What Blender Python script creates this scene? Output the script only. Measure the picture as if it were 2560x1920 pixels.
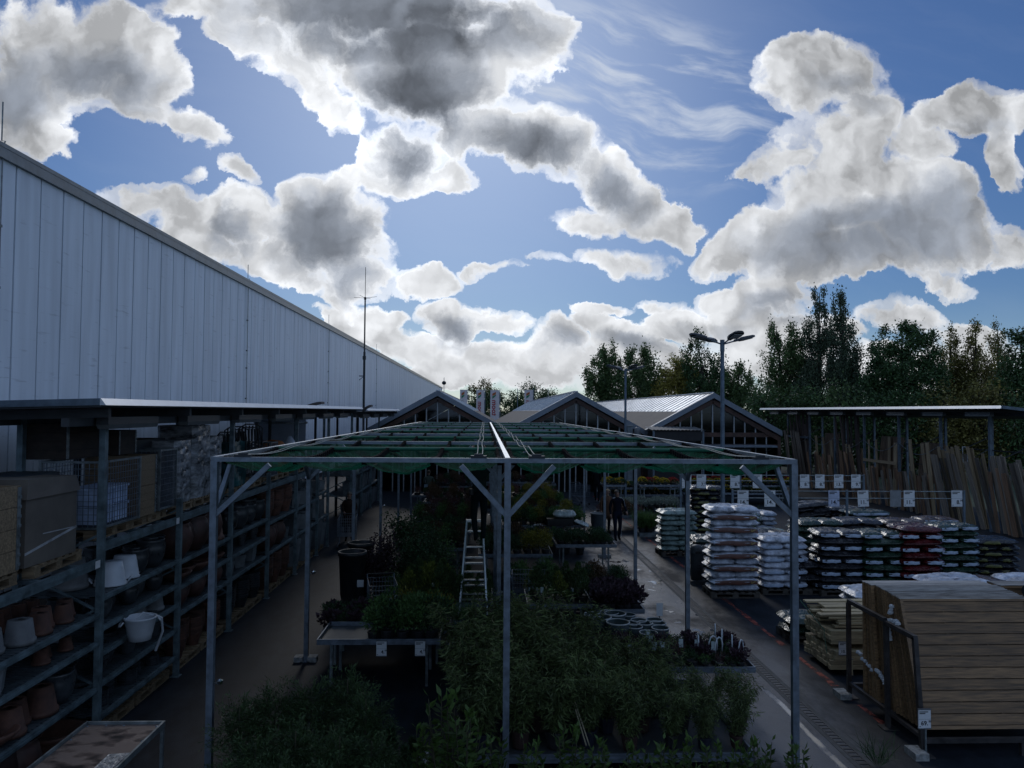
import bpy, math, random
import numpy as np
from mathutils import Vector, Matrix, Euler
for _o in list(bpy.data.objects): bpy.data.objects.remove(_o)
SC = bpy.context.scene
COL = SC.collection
R = math.radians
rnd = random.Random(7)
rng = np.random.default_rng(11)

# ------------------------------------------------------------------ camera
H = 4.53; F = 1900.0
cam_d = bpy.data.cameras.new('camera'); cam = bpy.data.objects.new('camera', cam_d); COL.objects.link(cam)
cam_d.sensor_width = 36; cam_d.lens = F/2560*36; cam_d.clip_start = .1; cam_d.clip_end = 6000
CM = Euler((R(90+2.05), 0, R(-2.03))).to_matrix() @ Matrix.Rotation(R(.4), 3, 'Z')
cam.matrix_world = Matrix.Translation((0, 0, H)) @ CM.to_4x4()
SC.camera = cam

# photograph pixels (2560 x 1920) measured as directions from the camera, used to survey positions
def ray(px, py): return (CM @ Vector(((px-1280)/F, -(py-960)/F, -1))).normalized()
def at_z(px, py, z=0):
    d = ray(px, py); t = (z-H)/d.z; return Vector((d.x*t, d.y*t, z))
def at_Y(px, py, Y):
    d = ray(px, py); t = Y/d.y; return Vector((d.x*t, Y, H+d.z*t))

# ------------------------------------------------------------------ exposure, sun, sky
SC.view_settings.view_transform = 'Standard'; SC.view_settings.look = 'None'
SC.view_settings.exposure = 0; SC.view_settings.gamma = 1
SUN_EL, SUN_AZ = 30.0, -2.0
sd = bpy.data.lights.new('sun', 'SUN'); sd.energy = .5; sd.angle = R(12); sd.color = (1, .98, .96)
sun = bpy.data.objects.new('sun', sd); COL.objects.link(sun)
sun.rotation_euler = (R(-(90-SUN_EL)), 0, R(-SUN_AZ))     # shines back towards the camera
sun.location = (0, 40, 60)

W = bpy.data.worlds.new('World'); SC.world = W; W.use_nodes = True
def sky():
    nt = W.node_tree; N = nt.nodes; L = nt.links; N.clear()
    def node(t, **k):
        n = N.new(t)
        for a, b in k.items(): setattr(n, a, b)
        return n
    def val(n, i, x):
        if isinstance(x, (int, float, tuple)): n.inputs[i].default_value = x
        else: L.new(x, n.inputs[i])
    def M(op, a, b=0.0, c=0.0, clamp=False):
        n = node('ShaderNodeMath', operation=op, use_clamp=clamp)
        val(n, 0, a); val(n, 1, b)
        if op in ('MULTIPLY_ADD', 'SMOOTH_MAX', 'SMOOTH_MIN'): val(n, 2, c)
        return n.outputs[0]
    def V(op, a, b=(0., 0., 0.), s=None):
        n = node('ShaderNodeVectorMath', operation=op); val(n, 0, a)
        if op != 'NORMALIZE' and op != 'LENGTH' and op != 'SCALE': val(n, 1, b)
        if s is not None: val(n, 3, s)
        return n.outputs['Value'] if op in ('DOT_PRODUCT', 'LENGTH') else n.outputs[0]
    def sstep(x, a, b):
        n = node('ShaderNodeMapRange', interpolation_type='SMOOTHSTEP'); val(n, 0, x); val(n, 1, a); val(n, 2, b); return n.outputs[0]
    def noise(vec, sc, det, ro=.55, lac=2.0, dist=0.0, d='2D'):
        n = node('ShaderNodeTexNoise', noise_dimensions=d); val(n, 'Vector', vec)
        n.inputs['Scale'].default_value = sc; n.inputs['Detail'].default_value = det
        n.inputs['Roughness'].default_value = ro; n.inputs['Lacunarity'].default_value = lac; n.inputs['Distortion'].default_value = dist
        return n
    def mixc(f, a, b):
        n = node('ShaderNodeMix', data_type='RGBA'); val(n, 0, f)
        for i, x in ((6, a), (7, b)):
            if isinstance(x, tuple): n.inputs[i].default_value = x
            else: L.new(x, n.inputs[i])
        return n.outputs[2]
    tc = node('ShaderNodeTexCoord').outputs['Generated']
    st = node('ShaderNodeTexSky', sky_type='NISHITA', sun_disc=False, sun_elevation=R(SUN_EL), sun_rotation=R(SUN_AZ),
              altitude=100, air_density=1.0, dust_density=.35, ozone_density=2.2)
    sep = node('ShaderNodeSeparateXYZ'); L.new(tc, sep.inputs[0])
    dx, dy, dz = sep.outputs
    yy = M('MAXIMUM', M('ABSOLUTE', dy), .22)
    comb = node('ShaderNodeCombineXYZ'); L.new(M('DIVIDE', dx, yy), comb.inputs[0]); L.new(M('DIVIDE', dz, yy), comb.inputs[1])
    L.new(M('MULTIPLY', dy, .3), comb.inputs[2])
    P = comb.outputs[0]
    w1 = V('SUBTRACT', noise(P, 3.2, 3, .5).outputs['Color'], (.5, .5, .5))
    w2n = noise(P, 13, 6, .62).outputs['Color']; w2 = V('SUBTRACT', w2n, (.5, .5, .5))
    Pw = V('ADD', V('ADD', P, V('SCALE', w1, s=.085)), V('SCALE', w2, s=.055))
    Pz = V('MULTIPLY', Pw, (1., 1., 0.))
    sp = node('ShaderNodeSeparateXYZ'); L.new(Pz, sp.inputs[0]); px_, py_ = sp.outputs[0], sp.outputs[1]
    def comb3(a, b_, c):
        n = node('ShaderNodeCombineXYZ')
        for i_, x_ in enumerate((a, b_, c)):
            if isinstance(x_, float): n.inputs[i_].default_value = x_
            else: L.new(x_, n.inputs[i_])
        return n.outputs[0]
    Q2 = comb3(M('MULTIPLY', px_, px_), M('MULTIPLY', px_, py_), M('MULTIPLY', py_, py_)); Q1 = comb3(px_, py_, 1.0)
    def blobs(LIST):
        acc = None
        for (cx, cy, rx, ry, an, w) in LIST:          # each lobe is a paraboloid w*(1-r^2) over a tilted ellipse
            d = ray(cx*1.1573, cy*1.1573); u, v = d.x/d.y, d.z/d.y; rx *= 1.1573/F; ry *= 1.1573/F
            c, s = math.cos(R(an)), math.sin(R(an)); A = c*c/rx**2+s*s/ry**2; C = s*s/rx**2+c*c/ry**2; B = 2*c*s*(1/ry**2-1/rx**2)
            q2 = (-w*A, -w*B, -w*C); q1 = (w*(2*A*u+B*v), w*(2*C*v+B*u), w-w*(A*u*u+B*u*v+C*v*v))
            b = M('ADD', V('DOT_PRODUCT', Q2, q2), V('DOT_PRODUCT', Q1, q1))
            acc = b if acc is None else M('SMOOTH_MAX', acc, b, .18)
        return acc
    acc = blobs(CLOUDS); drk = blobs(DARKS)
    acc = M('MINIMUM', acc, M('MULTIPLY', acc, 3.8))
    # billows: rounded cells in three sizes, crisp towards the rim
    def cells(p, sc, det):
        vo = node('ShaderNodeTexVoronoi', voronoi_dimensions='2D', feature='F1', normalize=True); val(vo, 'Vector', p)
        vo.inputs['Scale'].default_value = sc; vo.inputs['Detail'].default_value = det; vo.inputs['Roughness'].default_value = .5
        vo.inputs['Lacunarity'].default_value = 2.4; return vo.outputs['Distance']
    Pp = V('ADD', P, V('SCALE', w2, s=.045))
    nb = noise(Pw, 6, 10, .64).outputs[0]
    pf = cells(Pp, 11, 2.5)
    D = M('ADD', acc, M('MULTIPLY_ADD', nb, 2.3, -1.15))
    D = M('ADD', D, M('MULTIPLY_ADD', pf, -1.7, .60))
    far = noise(tc, 3.0, 4, .55, d='3D').outputs[0]
    D2 = M('MULTIPLY_ADD', far, 6.0, -2.95)
    out = M('MAXIMUM', sstep(dz, .52, .62), sstep(dy, .35, .2))
    def fmix(f, a, b_):
        n = node('ShaderNodeMix', data_type='FLOAT'); L.new(f, n.inputs[0])
        for i_, x_ in ((2, a), (3, b_)):
            if isinstance(x_, float): n.inputs[i_].default_value = x_
            else: L.new(x_, n.inputs[i_])
        return n.outputs[0]
    D = fmix(out, D, D2)
    wn = node('ShaderNodeSeparateColor'); L.new(w2n, wn.inputs[0])
    wisp = M('MULTIPLY', sstep(M('ADD', D, M('MULTIPLY_ADD', wn.outputs[1], 2.2, -1.1)), -.38, .25), .6)
    alpha = M('MAXIMUM', sstep(D, -.12, .36), wisp)
    core = M('MULTIPLY', sstep(M('ADD', drk, M('MULTIPLY_ADD', nb, 1.5, -.72)), -.70, 1.15), sstep(D, -.05, 1.0))
    core = fmix(out, core, sstep(D2, .3, 1.2))
    sdv = ray(1090, 170); su, sv = sdv.x/sdv.y, sdv.z/sdv.y
    P0 = V('MULTIPLY', P, (1., 1., 0.))
    tosun = V('NORMALIZE', V('SUBTRACT', (su, sv, 0.), P0)); dist = V('LENGTH', V('SUBTRACT', (su, sv, 0.), P0))
    off = V('SCALE', tosun, s=.020)
    nb1 = noise(Pw, 6, 4, .5).outputs[0]; nb2 = noise(V('ADD', Pw, off), 6, 4, .5).outputs[0]; pf2 = cells(V('ADD', Pp, off), 11, 2.5)
    g = M('ADD', M('MULTIPLY', M('SUBTRACT', nb1, nb2), 5.0), M('MULTIPLY', M('SUBTRACT', pf2, pf), 1.3))
    near = sstep(dist, .80, .02); vnear = sstep(dist, .34, .04)
    rim = M('ADD', M('MULTIPLY_ADD', near, .24, .58), M('MULTIPLY', vnear, .30))
    rim = M('MULTIPLY', rim, M('MULTIPLY_ADD', sstep(dz, .28, .03), .22, 1.0))
    thin = sstep(D, .55, .05)                                  # thin edges glow, the thicker middle greys a little
    rim = M('MULTIPLY', rim, M('MULTIPLY_ADD', thin, .42, .84))
    dark = M('MULTIPLY_ADD', near, -.13, .335)
    b = fmix(core, rim, dark)
    lift = M('MULTIPLY', g, M('MULTIPLY_ADD', core, -.30, .44))
    bb = M('MAXIMUM', M('ADD', b, M('MAXIMUM', lift, -.16)), .12)
    tint = mixc(core, (.965, .99, 1.03, 1), (.82, .92, 1.10, 1))
    tint = mixc(out, tint, (.62, .84, 1.22, 1))
    cc = V('SCALE', tint, s=bb)
    # blue sky and thin high cloud
    skyc = V('MULTIPLY', V('SCALE', st.outputs[0], s=SKY_K), SKY_T)
    skyc = V('SCALE', skyc, s=M('MULTIPLY_ADD', sstep(dz, .06, .50), .17, .80))
    hz = sstep(dz, .16, -.02)
    skyc = V('ADD', skyc, V('SCALE', (.20, .21, .19), s=M('POWER', hz, 1.35)))
    gl = sstep(V('LENGTH', V('SUBTRACT', P, (ray(1090, 170).x/ray(1090, 170).y, ray(1090, 170).z/ray(1090, 170).y, .28))), .62, .02)
    skyc = V('ADD', skyc, V('SCALE', (.17, .16, .13), s=gl))
    ci = node('ShaderNodeMapping', vector_type='TEXTURE'); L.new(V('ADD', P, V('SCALE', w1, s=.12)), ci.inputs[0])
    ci.inputs[2].default_value = (0, 0, R(-14)); ci.inputs[3].default_value = (.42, .085, 1)
    cn = noise(ci.outputs[0], 2.2, 7, .6).outputs[0]
    cd = ray(1560, 230); cu, cv = cd.x/cd.y, cd.z/cd.y
    cm = node('ShaderNodeMapping', vector_type='TEXTURE'); L.new(P, cm.inputs[0]); cm.inputs[1].default_value = (cu, cv, 0)
    cm.inputs[2].default_value = (0, 0, R(-16)); cm.inputs[3].default_value = (.30, .15, 1)
    cmask = M('SUBTRACT', 1.0, V('LENGTH', V('MULTIPLY', cm.outputs[0], (1., 1., 0.))), clamp=True)
    cir = M('MULTIPLY', sstep(cn, .42, .75), M('MULTIPLY_ADD', sstep(cmask, 0, .6), .75, .02))
    skyc = mixc(cir, skyc, (.62, .68, .78, 1))
    col = mixc(alpha, skyc, cc)
    low = sstep(dz, 0.0, -.03)
    col = mixc(low, col, (.05, .055, .06, 1))
    bg = node('ShaderNodeBackground'); L.new(col, bg.inputs[0]); bg.inputs[1].default_value = 1.0
    L.new(bg.outputs[0], node('ShaderNodeOutputWorld').inputs[0])
SKY_K = .075; SKY_T = (.42, .59, .86)
# clouds: centre x, y, radii, tilt, weight (photo pixels / 1.157, turned into sky directions)
CLOUDS = [
 (170, 120, 225, 135, 0, 1.0), (60, 230, 120, 100, 0, .8), (340, 190, 85, 95, 0, .8), (425, 300, 70, 34, 38, .6), (110, 320, 80, 40, 0, .5),
 (760, 10, 400, 75, 0, 1.2), (900, 160, 230, 140, 0, 1.3), (870, 330, 100, 85, 0, .9), (1100, 90, 100, 120, 0, 1.0), (590, 125, 150, 60, 32, .8), (700, 230, 110, 50, 40, .7),
 (860, 395, 120, 36, 0, .6), (1000, 290, 90, 60, 0, .7),
 (1150, 300, 160, 80, 8, 1.1), (1310, 375, 140, 70, 22, .9), (1430, 455, 115, 50, 20, .8), (1260, 470, 110, 34, 0, .6), (1340, 550, 120, 34, 0, .7), 
 (1800, 150, 155, 90, 0, 1.0), (1880, 265, 95, 85, 0, .9), (1730, 215, 100, 50, 10, .7), (1790, 330, 150, 80, 0, .8), (1680, 370, 110, 40, -14, .7), (1880, 440, 230, 90, 0, 1.0), (1700, 500, 150, 75, -15, .8), (1560, 560, 70, 34, 0, .6), (2020, 520, 150, 80, 0, .9),
 (2110, 270, 140, 48, 0, .9), (2185, 350, 50, 62, 0, .8),
 (720, 500, 145, 115, 12, 1.1), (790, 600, 80, 50, 0, .8), (515, 480, 75, 65, 0, .8), (340, 450, 110, 44, 0, .7), (430, 520, 120, 46, 28, .7), (620, 580, 130, 40, 18, .6),
 (940, 605, 80, 34, 0, .7), (1000, 695, 72, 56, 0, .9), (820, 700, 45, 40, 0, .7), (740, 700, 70, 30, 30, .5), (1070, 580, 50, 14, 0, .35), (1170, 560, 50, 14, 0, .35),
 (1210, 735, 65, 52, 0, .8), (1350, 730, 70, 46, 0, .8), (1480, 690, 80, 42, 0, .8), (1600, 700, 90, 44, 0, .7), (1660, 635, 95, 52, 0, .9), (1310, 665, 55, 14, 0, .4),
 (1950, 680, 120, 42, 0, .8), (2080, 715, 90, 32, 0, .7), (1550, 775, 300, 46, 0, .42), (1130, 790, 220, 46, 0, .45), (930, 770, 90, 40, 10, .6), (2000, 790, 300, 50, 0, .5), (2190, 540, 50, 40, 0, .5),
 (1850, 560, 260, 52, 0, .9), (1990, 330, 80, 60, 0, .6), (2170, 250, 110, 70, 0, .9), (2200, 400, 50, 50, 0, .6), (1700, 720, 160, 50, 0, .7), (2100, 760, 160, 50, 0, .6), (870, 740, 70, 40, 20, .6), (1420, 790, 300, 50, 0, .42), (700, 110, 200, 90, 20, .7), (980, 380, 60, 40, 0, .6), (760, 655, 70, 22, 20, .5), (1100, 700, 60, 26, 0, .5), (880, 690, 40, 22, 0, .5), (1290, 700, 40, 26, 0, .5), (1420, 650, 60, 18, 0, .35), (1560, 640, 60, 24, 0, .5), (1200, 800, 260, 34, 0, .45), (525, 385, 36, 22, 40, .35), (430, 395, 30, 14, -20, .3), (2010, 600, 110, 22, 10, .5), (1240, 830, 420, 26, 0, .5),
]
DARKS = [
 (230, 190, 150, 80, 10, .8), (50, 215, 90, 80, 0, .7), (850, 40, 330, 120, 0, 1.2), (890, 220, 150, 140, 0, 1.1), (875, 320, 85, 80, 0, 1.0), (700, 60, 200, 80, 0, .7),
 (1150, 325, 130, 62, 10, 1.0), (1300, 395, 130, 48, 16, .9), (725, 520, 125, 95, 12, 1.0), (770, 600, 60, 40, 0, .6), (510, 515, 45, 50, 0, .7),
 (1900, 525, 240, 72, 0, .95), (2040, 480, 90, 60, 0, .6), (1850, 210, 90, 50, 0, .45), (1000, 718, 55, 38, 0, .7), (1215, 745, 45, 32, 0, .6), (1370, 745, 60, 24, 0, .5),
 (1520, 720, 70, 24, 0, .4), (1690, 665, 85, 40, 0, .7), (1970, 715, 100, 24, 0, .5), (2150, 300, 60, 30, 0, .3)]
sky()
SC.render.resolution_x = 1024; SC.render.resolution_y = 768
SC.cycles.max_bounces = 6; SC.cycles.diffuse_bounces = 3; SC.cycles.glossy_bounces = 3
SC.cycles.transparent_max_bounces = 12; SC.cycles.use_denoising = True
W.cycles.sampling_method = 'MANUAL'; W.cycles.sample_map_resolution = 1024

# ------------------------------------------------------------------ materials
MATS = {}
def mat(name, col, rough=.6, metal=0.0, var=.15, scale=6.0, bump=0.0, spec=.5, obj=0.0, col2=None, trans=0.0, island=0.0, stretch=None, coat=0.0, alpha=1.0):
    if name in MATS: return MATS[name]
    m = bpy.data.materials.new(name); m.use_nodes = True; nt = m.node_tree; N = nt.nodes; L = nt.links
    b = N['Principled BSDF']; b.inputs['Roughness'].default_value = rough; b.inputs['Metallic'].default_value = metal
    b.inputs['Specular IOR Level'].default_value = spec; b.inputs['Coat Weight'].default_value = coat
    tc = N.new('ShaderNodeTexCoord'); src = tc.outputs['Object']
    if stretch:
        mp = N.new('ShaderNodeMapping'); mp.inputs[3].default_value = stretch; L.new(src, mp.inputs[0]); src = mp.outputs[0]
    nz = N.new('ShaderNodeTexNoise'); nz.inputs['Scale'].default_value = scale; nz.inputs['Detail'].default_value = 5; nz.inputs['Roughness'].default_value = .6
    if obj > 0 or stretch:
        oi = N.new('ShaderNodeObjectInfo'); av = N.new('ShaderNodeVectorMath'); av.operation = 'ADD'
        cb = N.new('ShaderNodeCombineXYZ'); mm = N.new('ShaderNodeMath'); mm.operation = 'MULTIPLY'; mm.inputs[1].default_value = 37.0
        L.new(oi.outputs['Random'], mm.inputs[0]); L.new(mm.outputs[0], cb.inputs[0]); L.new(mm.outputs[0], cb.inputs[2])
        L.new(src, av.inputs[0]); L.new(cb.outputs[0], av.inputs[1]); src = av.outputs[0]
    L.new(src, nz.inputs['Vector'])
    mx = N.new('ShaderNodeMix'); mx.data_type = 'RGBA'
    c = tuple(col); c2 = tuple(col2) if col2 else tuple(max(0, x*(1-2*var)) for x in c)
    hi = c if col2 else tuple(min(1, x*(1+var)) for x in c)
    mx.inputs[6].default_value = (*c2, 1); mx.inputs[7].default_value = (*hi, 1)
    mr = N.new('ShaderNodeMapRange'); mr.inputs[1].default_value = .32; mr.inputs[2].default_value = .68; L.new(nz.outputs[0], mr.inputs[0]); L.new(mr.outputs[0], mx.inputs[0])
    out = mx.outputs[2]
    rs = []
    if obj > 0: rs.append((oi.outputs['Random'], obj))
    if island > 0:
        g = N.new('ShaderNodeNewGeometry'); rs.append((g.outputs['Random Per Island'], island))
    for (so, amt) in rs:
        h = N.new('ShaderNodeMapRange'); h.inputs[3].default_value = 1-amt; h.inputs[4].default_value = 1+amt; L.new(so, h.inputs[0])
        vm = N.new('ShaderNodeVectorMath'); vm.operation = 'SCALE'; L.new(out, vm.inputs[0]); L.new(h.outputs[0], vm.inputs[3]); out = vm.outputs[0]
    L.new(out, b.inputs['Base Color'])
    if rough < .95:
        rr = N.new('ShaderNodeMapRange'); rr.inputs[3].default_value = max(.03, rough-.12); rr.inputs[4].default_value = min(1, rough+.12); L.new(nz.outputs[0], rr.inputs[0]); L.new(rr.outputs[0], b.inputs['Roughness'])
    if bump:
        bp = N.new('ShaderNodeBump'); bp.inputs['Strength'].default_value = bump; bp.inputs['Distance'].default_value = .02; L.new(nz.outputs[0], bp.inputs['Height']); L.new(bp.outputs[0], b.inputs['Normal'])
    if trans:
        t = N.new('ShaderNodeBsdfTranslucent'); L.new(out, t.inputs[0]); ms = N.new('ShaderNodeMixShader'); ms.inputs[0].default_value = trans
        L.new(b.outputs[0], ms.inputs[1]); L.new(t.outputs[0], ms.inputs[2]); sh = ms.outputs[0]
        if alpha < 1:
            tp = N.new('ShaderNodeBsdfTransparent'); m2 = N.new('ShaderNodeMixShader'); m2.inputs[0].default_value = alpha
            L.new(tp.outputs[0], m2.inputs[1]); L.new(sh, m2.inputs[2]); sh = m2.outputs[0]
        L.new(sh, N['Material Output'].inputs[0])
    MATS[name] = m; return m

def leafmat(name, col, var=.35, isl=.45, trans=.3): return mat(name, col, .5, 0, var, 1.6, 0, .35, island=isl, trans=trans)

galv = mat('galvanized', (.19, .225, .27), .42, .6, .18, 9)
galvd = mat('galvanized_dull', (.22, .25, .26), .5, .6, .25, 7)
steelblue = mat('steel_blue', (.12, .16, .20), .5, .4, .2, 5)
rackm = mat('rack_steel', (.13, .18, .20), .55, .35, .3, 5)
darksteel = mat('dark_steel', (.03, .035, .04), .55, .3, .2, 5)
wallwhite = None
blackp = mat('black_plastic', (.014, .015, .017), .4, 0, .2, 8)
greyp = mat('grey_plastic', (.11, .12, .13), .45, 0, .15, 6)
terra = mat('terracotta', (.105, .046, .03), .7, 0, .25, 7, obj=.25)
terrad = mat('terracotta_dark', (.062, .028, .022), .55, 0, .25, 7, obj=.25)
paleclay = mat('pale_clay', (.17, .175, .18), .7, 0, .15, 6, obj=.15)
charc = mat('charcoal_glaze', (.035, .04, .045), .3, 0, .2, 6, obj=.3)
greycl = mat('grey_planter', (.12, .135, .145), .65, 0, .2, 5, obj=.25)
whitep = mat('white_plastic', (.48, .51, .55), .4, 0, .06, 5)
boardw = mat('sign_white', (.62, .63, .64), .5, 0, .05, 4)
ink = mat('ink_black', (.015, .015, .018), .6)
wood = mat('raw_wood', (.22, .155, .09), .7, 0, .25, 3, .3, obj=.2, stretch=(1, 12, 12))
woodx = mat('timber_wood', (.36, .29, .17), .7, 0, .22, 3, .3, obj=.25, stretch=(1, 14, 14))
woodv = mat('fence_wood', (.25, .145, .068), .55, 0, .3, 4, .35, obj=.3, island=.22, stretch=(.6, 9, 9))
woodz = mat('board_brown', (.27, .155, .088), .75, 0, .3, 4, .25, obj=.45, stretch=(12, 12, .7))
woodzg = mat('board_grey', (.21, .17, .13), .75, 0, .3, 4, .25, obj=.45, stretch=(12, 12, .7))
card = mat('cardboard', (.13, .11, .09), .75, 0, .12, 3)
film = mat('stretch_film', (.26, .27, .28), .22, 0, .45, 3.2, 1.0, stretch=(1, 1, 3.5))
bluecr = mat('blue_crate', (.50, .60, .78), .5)
soil = mat('soil', (.02, .015, .012), .95)

# ------------------------------------------------------------------ mesh builder
class MB:
    def __init__(s): s.v = []; s.f = []; s.m = []; s.c = 0
    def add(s, vs, fs):
        o = len(s.v); s.v += [tuple(v) for v in vs]; s.f += [tuple(o+i for i in f) for f in fs]; s.m += [s.c]*len(fs); return s
    def hexa(s, p): return s.add(p, [(0, 3, 2, 1), (4, 5, 6, 7), (0, 1, 5, 4), (1, 2, 6, 5), (2, 3, 7, 6), (3, 0, 4, 7)])
    def box(s, x0, x1, y0, y1, z0, z1):
        return s.hexa([(x0, y0, z0), (x1, y0, z0), (x1, y1, z0), (x0, y1, z0), (x0, y0, z1), (x1, y0, z1), (x1, y1, z1), (x0, y1, z1)])
    def bar(s, a, b, w, h=None, up=(0, 0, 1)):
        a = Vector(a); b = Vector(b); h = w if h is None else h; d = (b-a).normalized(); u = Vector(up)
        if abs(d.dot(u)) > .98: u = Vector((0, 1, 0))
        x = d.cross(u).normalized()*(w/2); z = x.cross(d).normalized()*(h/2)
        return s.hexa([a-x-z, b-x-z, b+x-z, a+x-z, a-x+z, b-x+z, b+x+z, a+x+z])
    def quad(s, *p): return s.add(p, [(0, 1, 2, 3)])
    def tube(s, pts, r, n=8, cap=True):
        pts = [Vector(p) for p in pts]; rs = r if isinstance(r, (list, tuple)) else [r]*len(pts); vs = []; fs = []
        t0 = (pts[1]-pts[0]).normalized(); a = Vector((0, 0, 1)) if abs(t0.z) < .9 else Vector((1, 0, 0)); x = t0.cross(a).normalized()
        for i, p in enumerate(pts):
            t = ((pts[min(i+1, len(pts)-1)]-pts[max(i-1, 0)])).normalized(); x = (x - t*x.dot(t)).normalized(); y = t.cross(x)
            for k in range(n):
                q = 2*math.pi*k/n; vs.append(p+(x*math.cos(q)+y*math.sin(q))*rs[i])
        for i in range(len(pts)-1):
            for k in range(n): k2 = (k+1) % n; fs.append((i*n+k, i*n+k2, (i+1)*n+k2, (i+1)*n+k))
        if cap: fs.append(tuple(range(n-1, -1, -1))); fs.append(tuple((len(pts)-1)*n+k for k in range(n)))
        return s.add(vs, fs)
    def lathe(s, prof, n=20, c=(0, 0, 0), sq=0, cap=True):
        vs = []; fs = []
        for (r, z) in prof:
            for k in range(n):
                q = 2*math.pi*(k+.5)/n; cx, cy = math.cos(q), math.sin(q)
                if sq: e = max(abs(cx), abs(cy)); cx, cy = cx/e*(1-.0)*.85, cy/e*.85
                vs.append((c[0]+r*cx, c[1]+r*cy, c[2]+z))
        for i in range(len(prof)-1):
            for k in range(n): k2 = (k+1) % n; fs.append((i*n+k, i*n+k2, (i+1)*n+k2, (i+1)*n+k))
        if cap and prof[0][0] > 1e-4: fs.append(tuple(range(n-1, -1, -1)))
        if cap and prof[-1][0] > 1e-4: fs.append(tuple((len(prof)-1)*n+k for k in range(n)))
        return s.add(vs, fs)
    def build(s, name, mats, parent=None, world=False, smooth=False):
        me = bpy.data.meshes.new(name); me.from_pydata(s.v, [], s.f)
        mats = mats if isinstance(mats, (list, tuple)) else [mats]
        for m in mats: me.materials.append(m)
        if len(mats) > 1: me.polygons.foreach_set('material_index', s.m)
        if smooth: me.polygons.foreach_set('use_smooth', [True]*len(s.f))
        me.update(); o = bpy.data.objects.new(name, me); COL.objects.link(o)
        if parent is not None:
            o.parent = parent
            if world: o.location = -parent.location
        return o

def tag(o, label=None, cat=None, group=None, kind=None):
    if label: o['label'] = label
    if cat: o['category'] = cat
    if group: o['group'] = group
    if kind: o['kind'] = kind
    return o
def thing(name, label, cat, loc=(0, 0, 0), group=None, rz=0):
    o = bpy.data.objects.new(name, None); COL.objects.link(o); o.location = loc; o.rotation_euler = (0, 0, rz); o.empty_display_size = .2
    return tag(o, label, cat, group)
def copy_tree(o, parent=None):
    c = o.copy(); COL.objects.link(c)
    if parent is not None: c.parent = parent
    for ch in list(o.children): copy_tree(ch, c)
    return c
class Proto:
    """first use places the original, later uses place copies of the thing and its parts"""
    def __init__(s, make): s.make = make; s.o = None; s.used = False
    def put(s, loc, label, rz=0, sc=1.0, group=None, cat=None, rot=None):
        if s.o is None: s.o = s.make(); o = s.o
        else: o = copy_tree(s.o)
        o.location = loc; o.rotation_euler = rot if rot else (0, 0, rz); o.scale = sc if isinstance(sc, tuple) else (sc, sc, sc)
        o['label'] = label
        if cat: o['category'] = cat
        if group: o['group'] = group
        return o

def leaves(P, D, Lg, Wd, fold=.15):
    """kite shaped leaves: bases P, directions D, lengths, widths -> one array of vertices, four per leaf"""
    n = len(P); D = D/np.linalg.norm(D, axis=1, keepdims=True)
    r = rng.normal(size=(n, 3)); S = np.cross(D, r); S /= np.linalg.norm(S, axis=1, keepdims=True)
    U = np.cross(S, D)
    Lg = np.broadcast_to(Lg, n)[:, None]; Wd = np.broadcast_to(Wd, n)[:, None]
    a = P; mid = P+D*Lg*.45+U*Lg*fold*.3; b = mid+S*Wd*.5; t = P+D*Lg-U*Lg*fold; d = mid-S*Wd*.5
    return np.stack([a, b, t, d], 1).reshape(-1, 3)
def leafmesh(name, V, m, parent=None, world=False):
    n = len(V)//4; me = bpy.data.meshes.new(name)
    me.vertices.add(4*n); me.vertices.foreach_set('co', V.astype(np.float32).ravel())
    me.loops.add(4*n); me.loops.foreach_set('vertex_index', np.arange(4*n, dtype=np.int32))
    me.polygons.add(n); me.polygons.foreach_set('loop_start', np.arange(0, 4*n, 4, dtype=np.int32))
    me.materials.append(m); me.update(calc_edges=True); me.validate()
    o = bpy.data.objects.new(name, me); COL.objects.link(o)
    if parent is not None:
        o.parent = parent
        if world: o.location = -parent.location
    return o
def sph(n):
    v = rng.normal(size=(n, 3)); return v/np.linalg.norm(v, axis=1, keepdims=True)

TXT = {}
def textmesh(s, size):
    k = (s, size)
    if k not in TXT:
        cu = bpy.data.curves.new('lettering', 'FONT'); cu.body = s; cu.size = size; cu.offset = size*.02; cu.resolution_u = 3
        ob = bpy.data.objects.new('lettering', cu); COL.objects.link(ob)
        dg = bpy.context.evaluated_depsgraph_get(); me = bpy.data.meshes.new_from_object(ob.evaluated_get(dg)); bpy.data.objects.remove(ob)
        me.materials.clear(); TXT[k] = me
    return TXT[k]
def text(s, size, m, parent, loc, rot=(math.pi/2, 0, 0), sx=1):
    me = textmesh(s, size).copy(); me.materials.append(m); o = bpy.data.objects.new('lettering', me); COL.objects.link(o)
    o.parent = parent; o.location = loc; o.rotation_euler = rot; o.scale = (sx, 1, 1); return o

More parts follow.
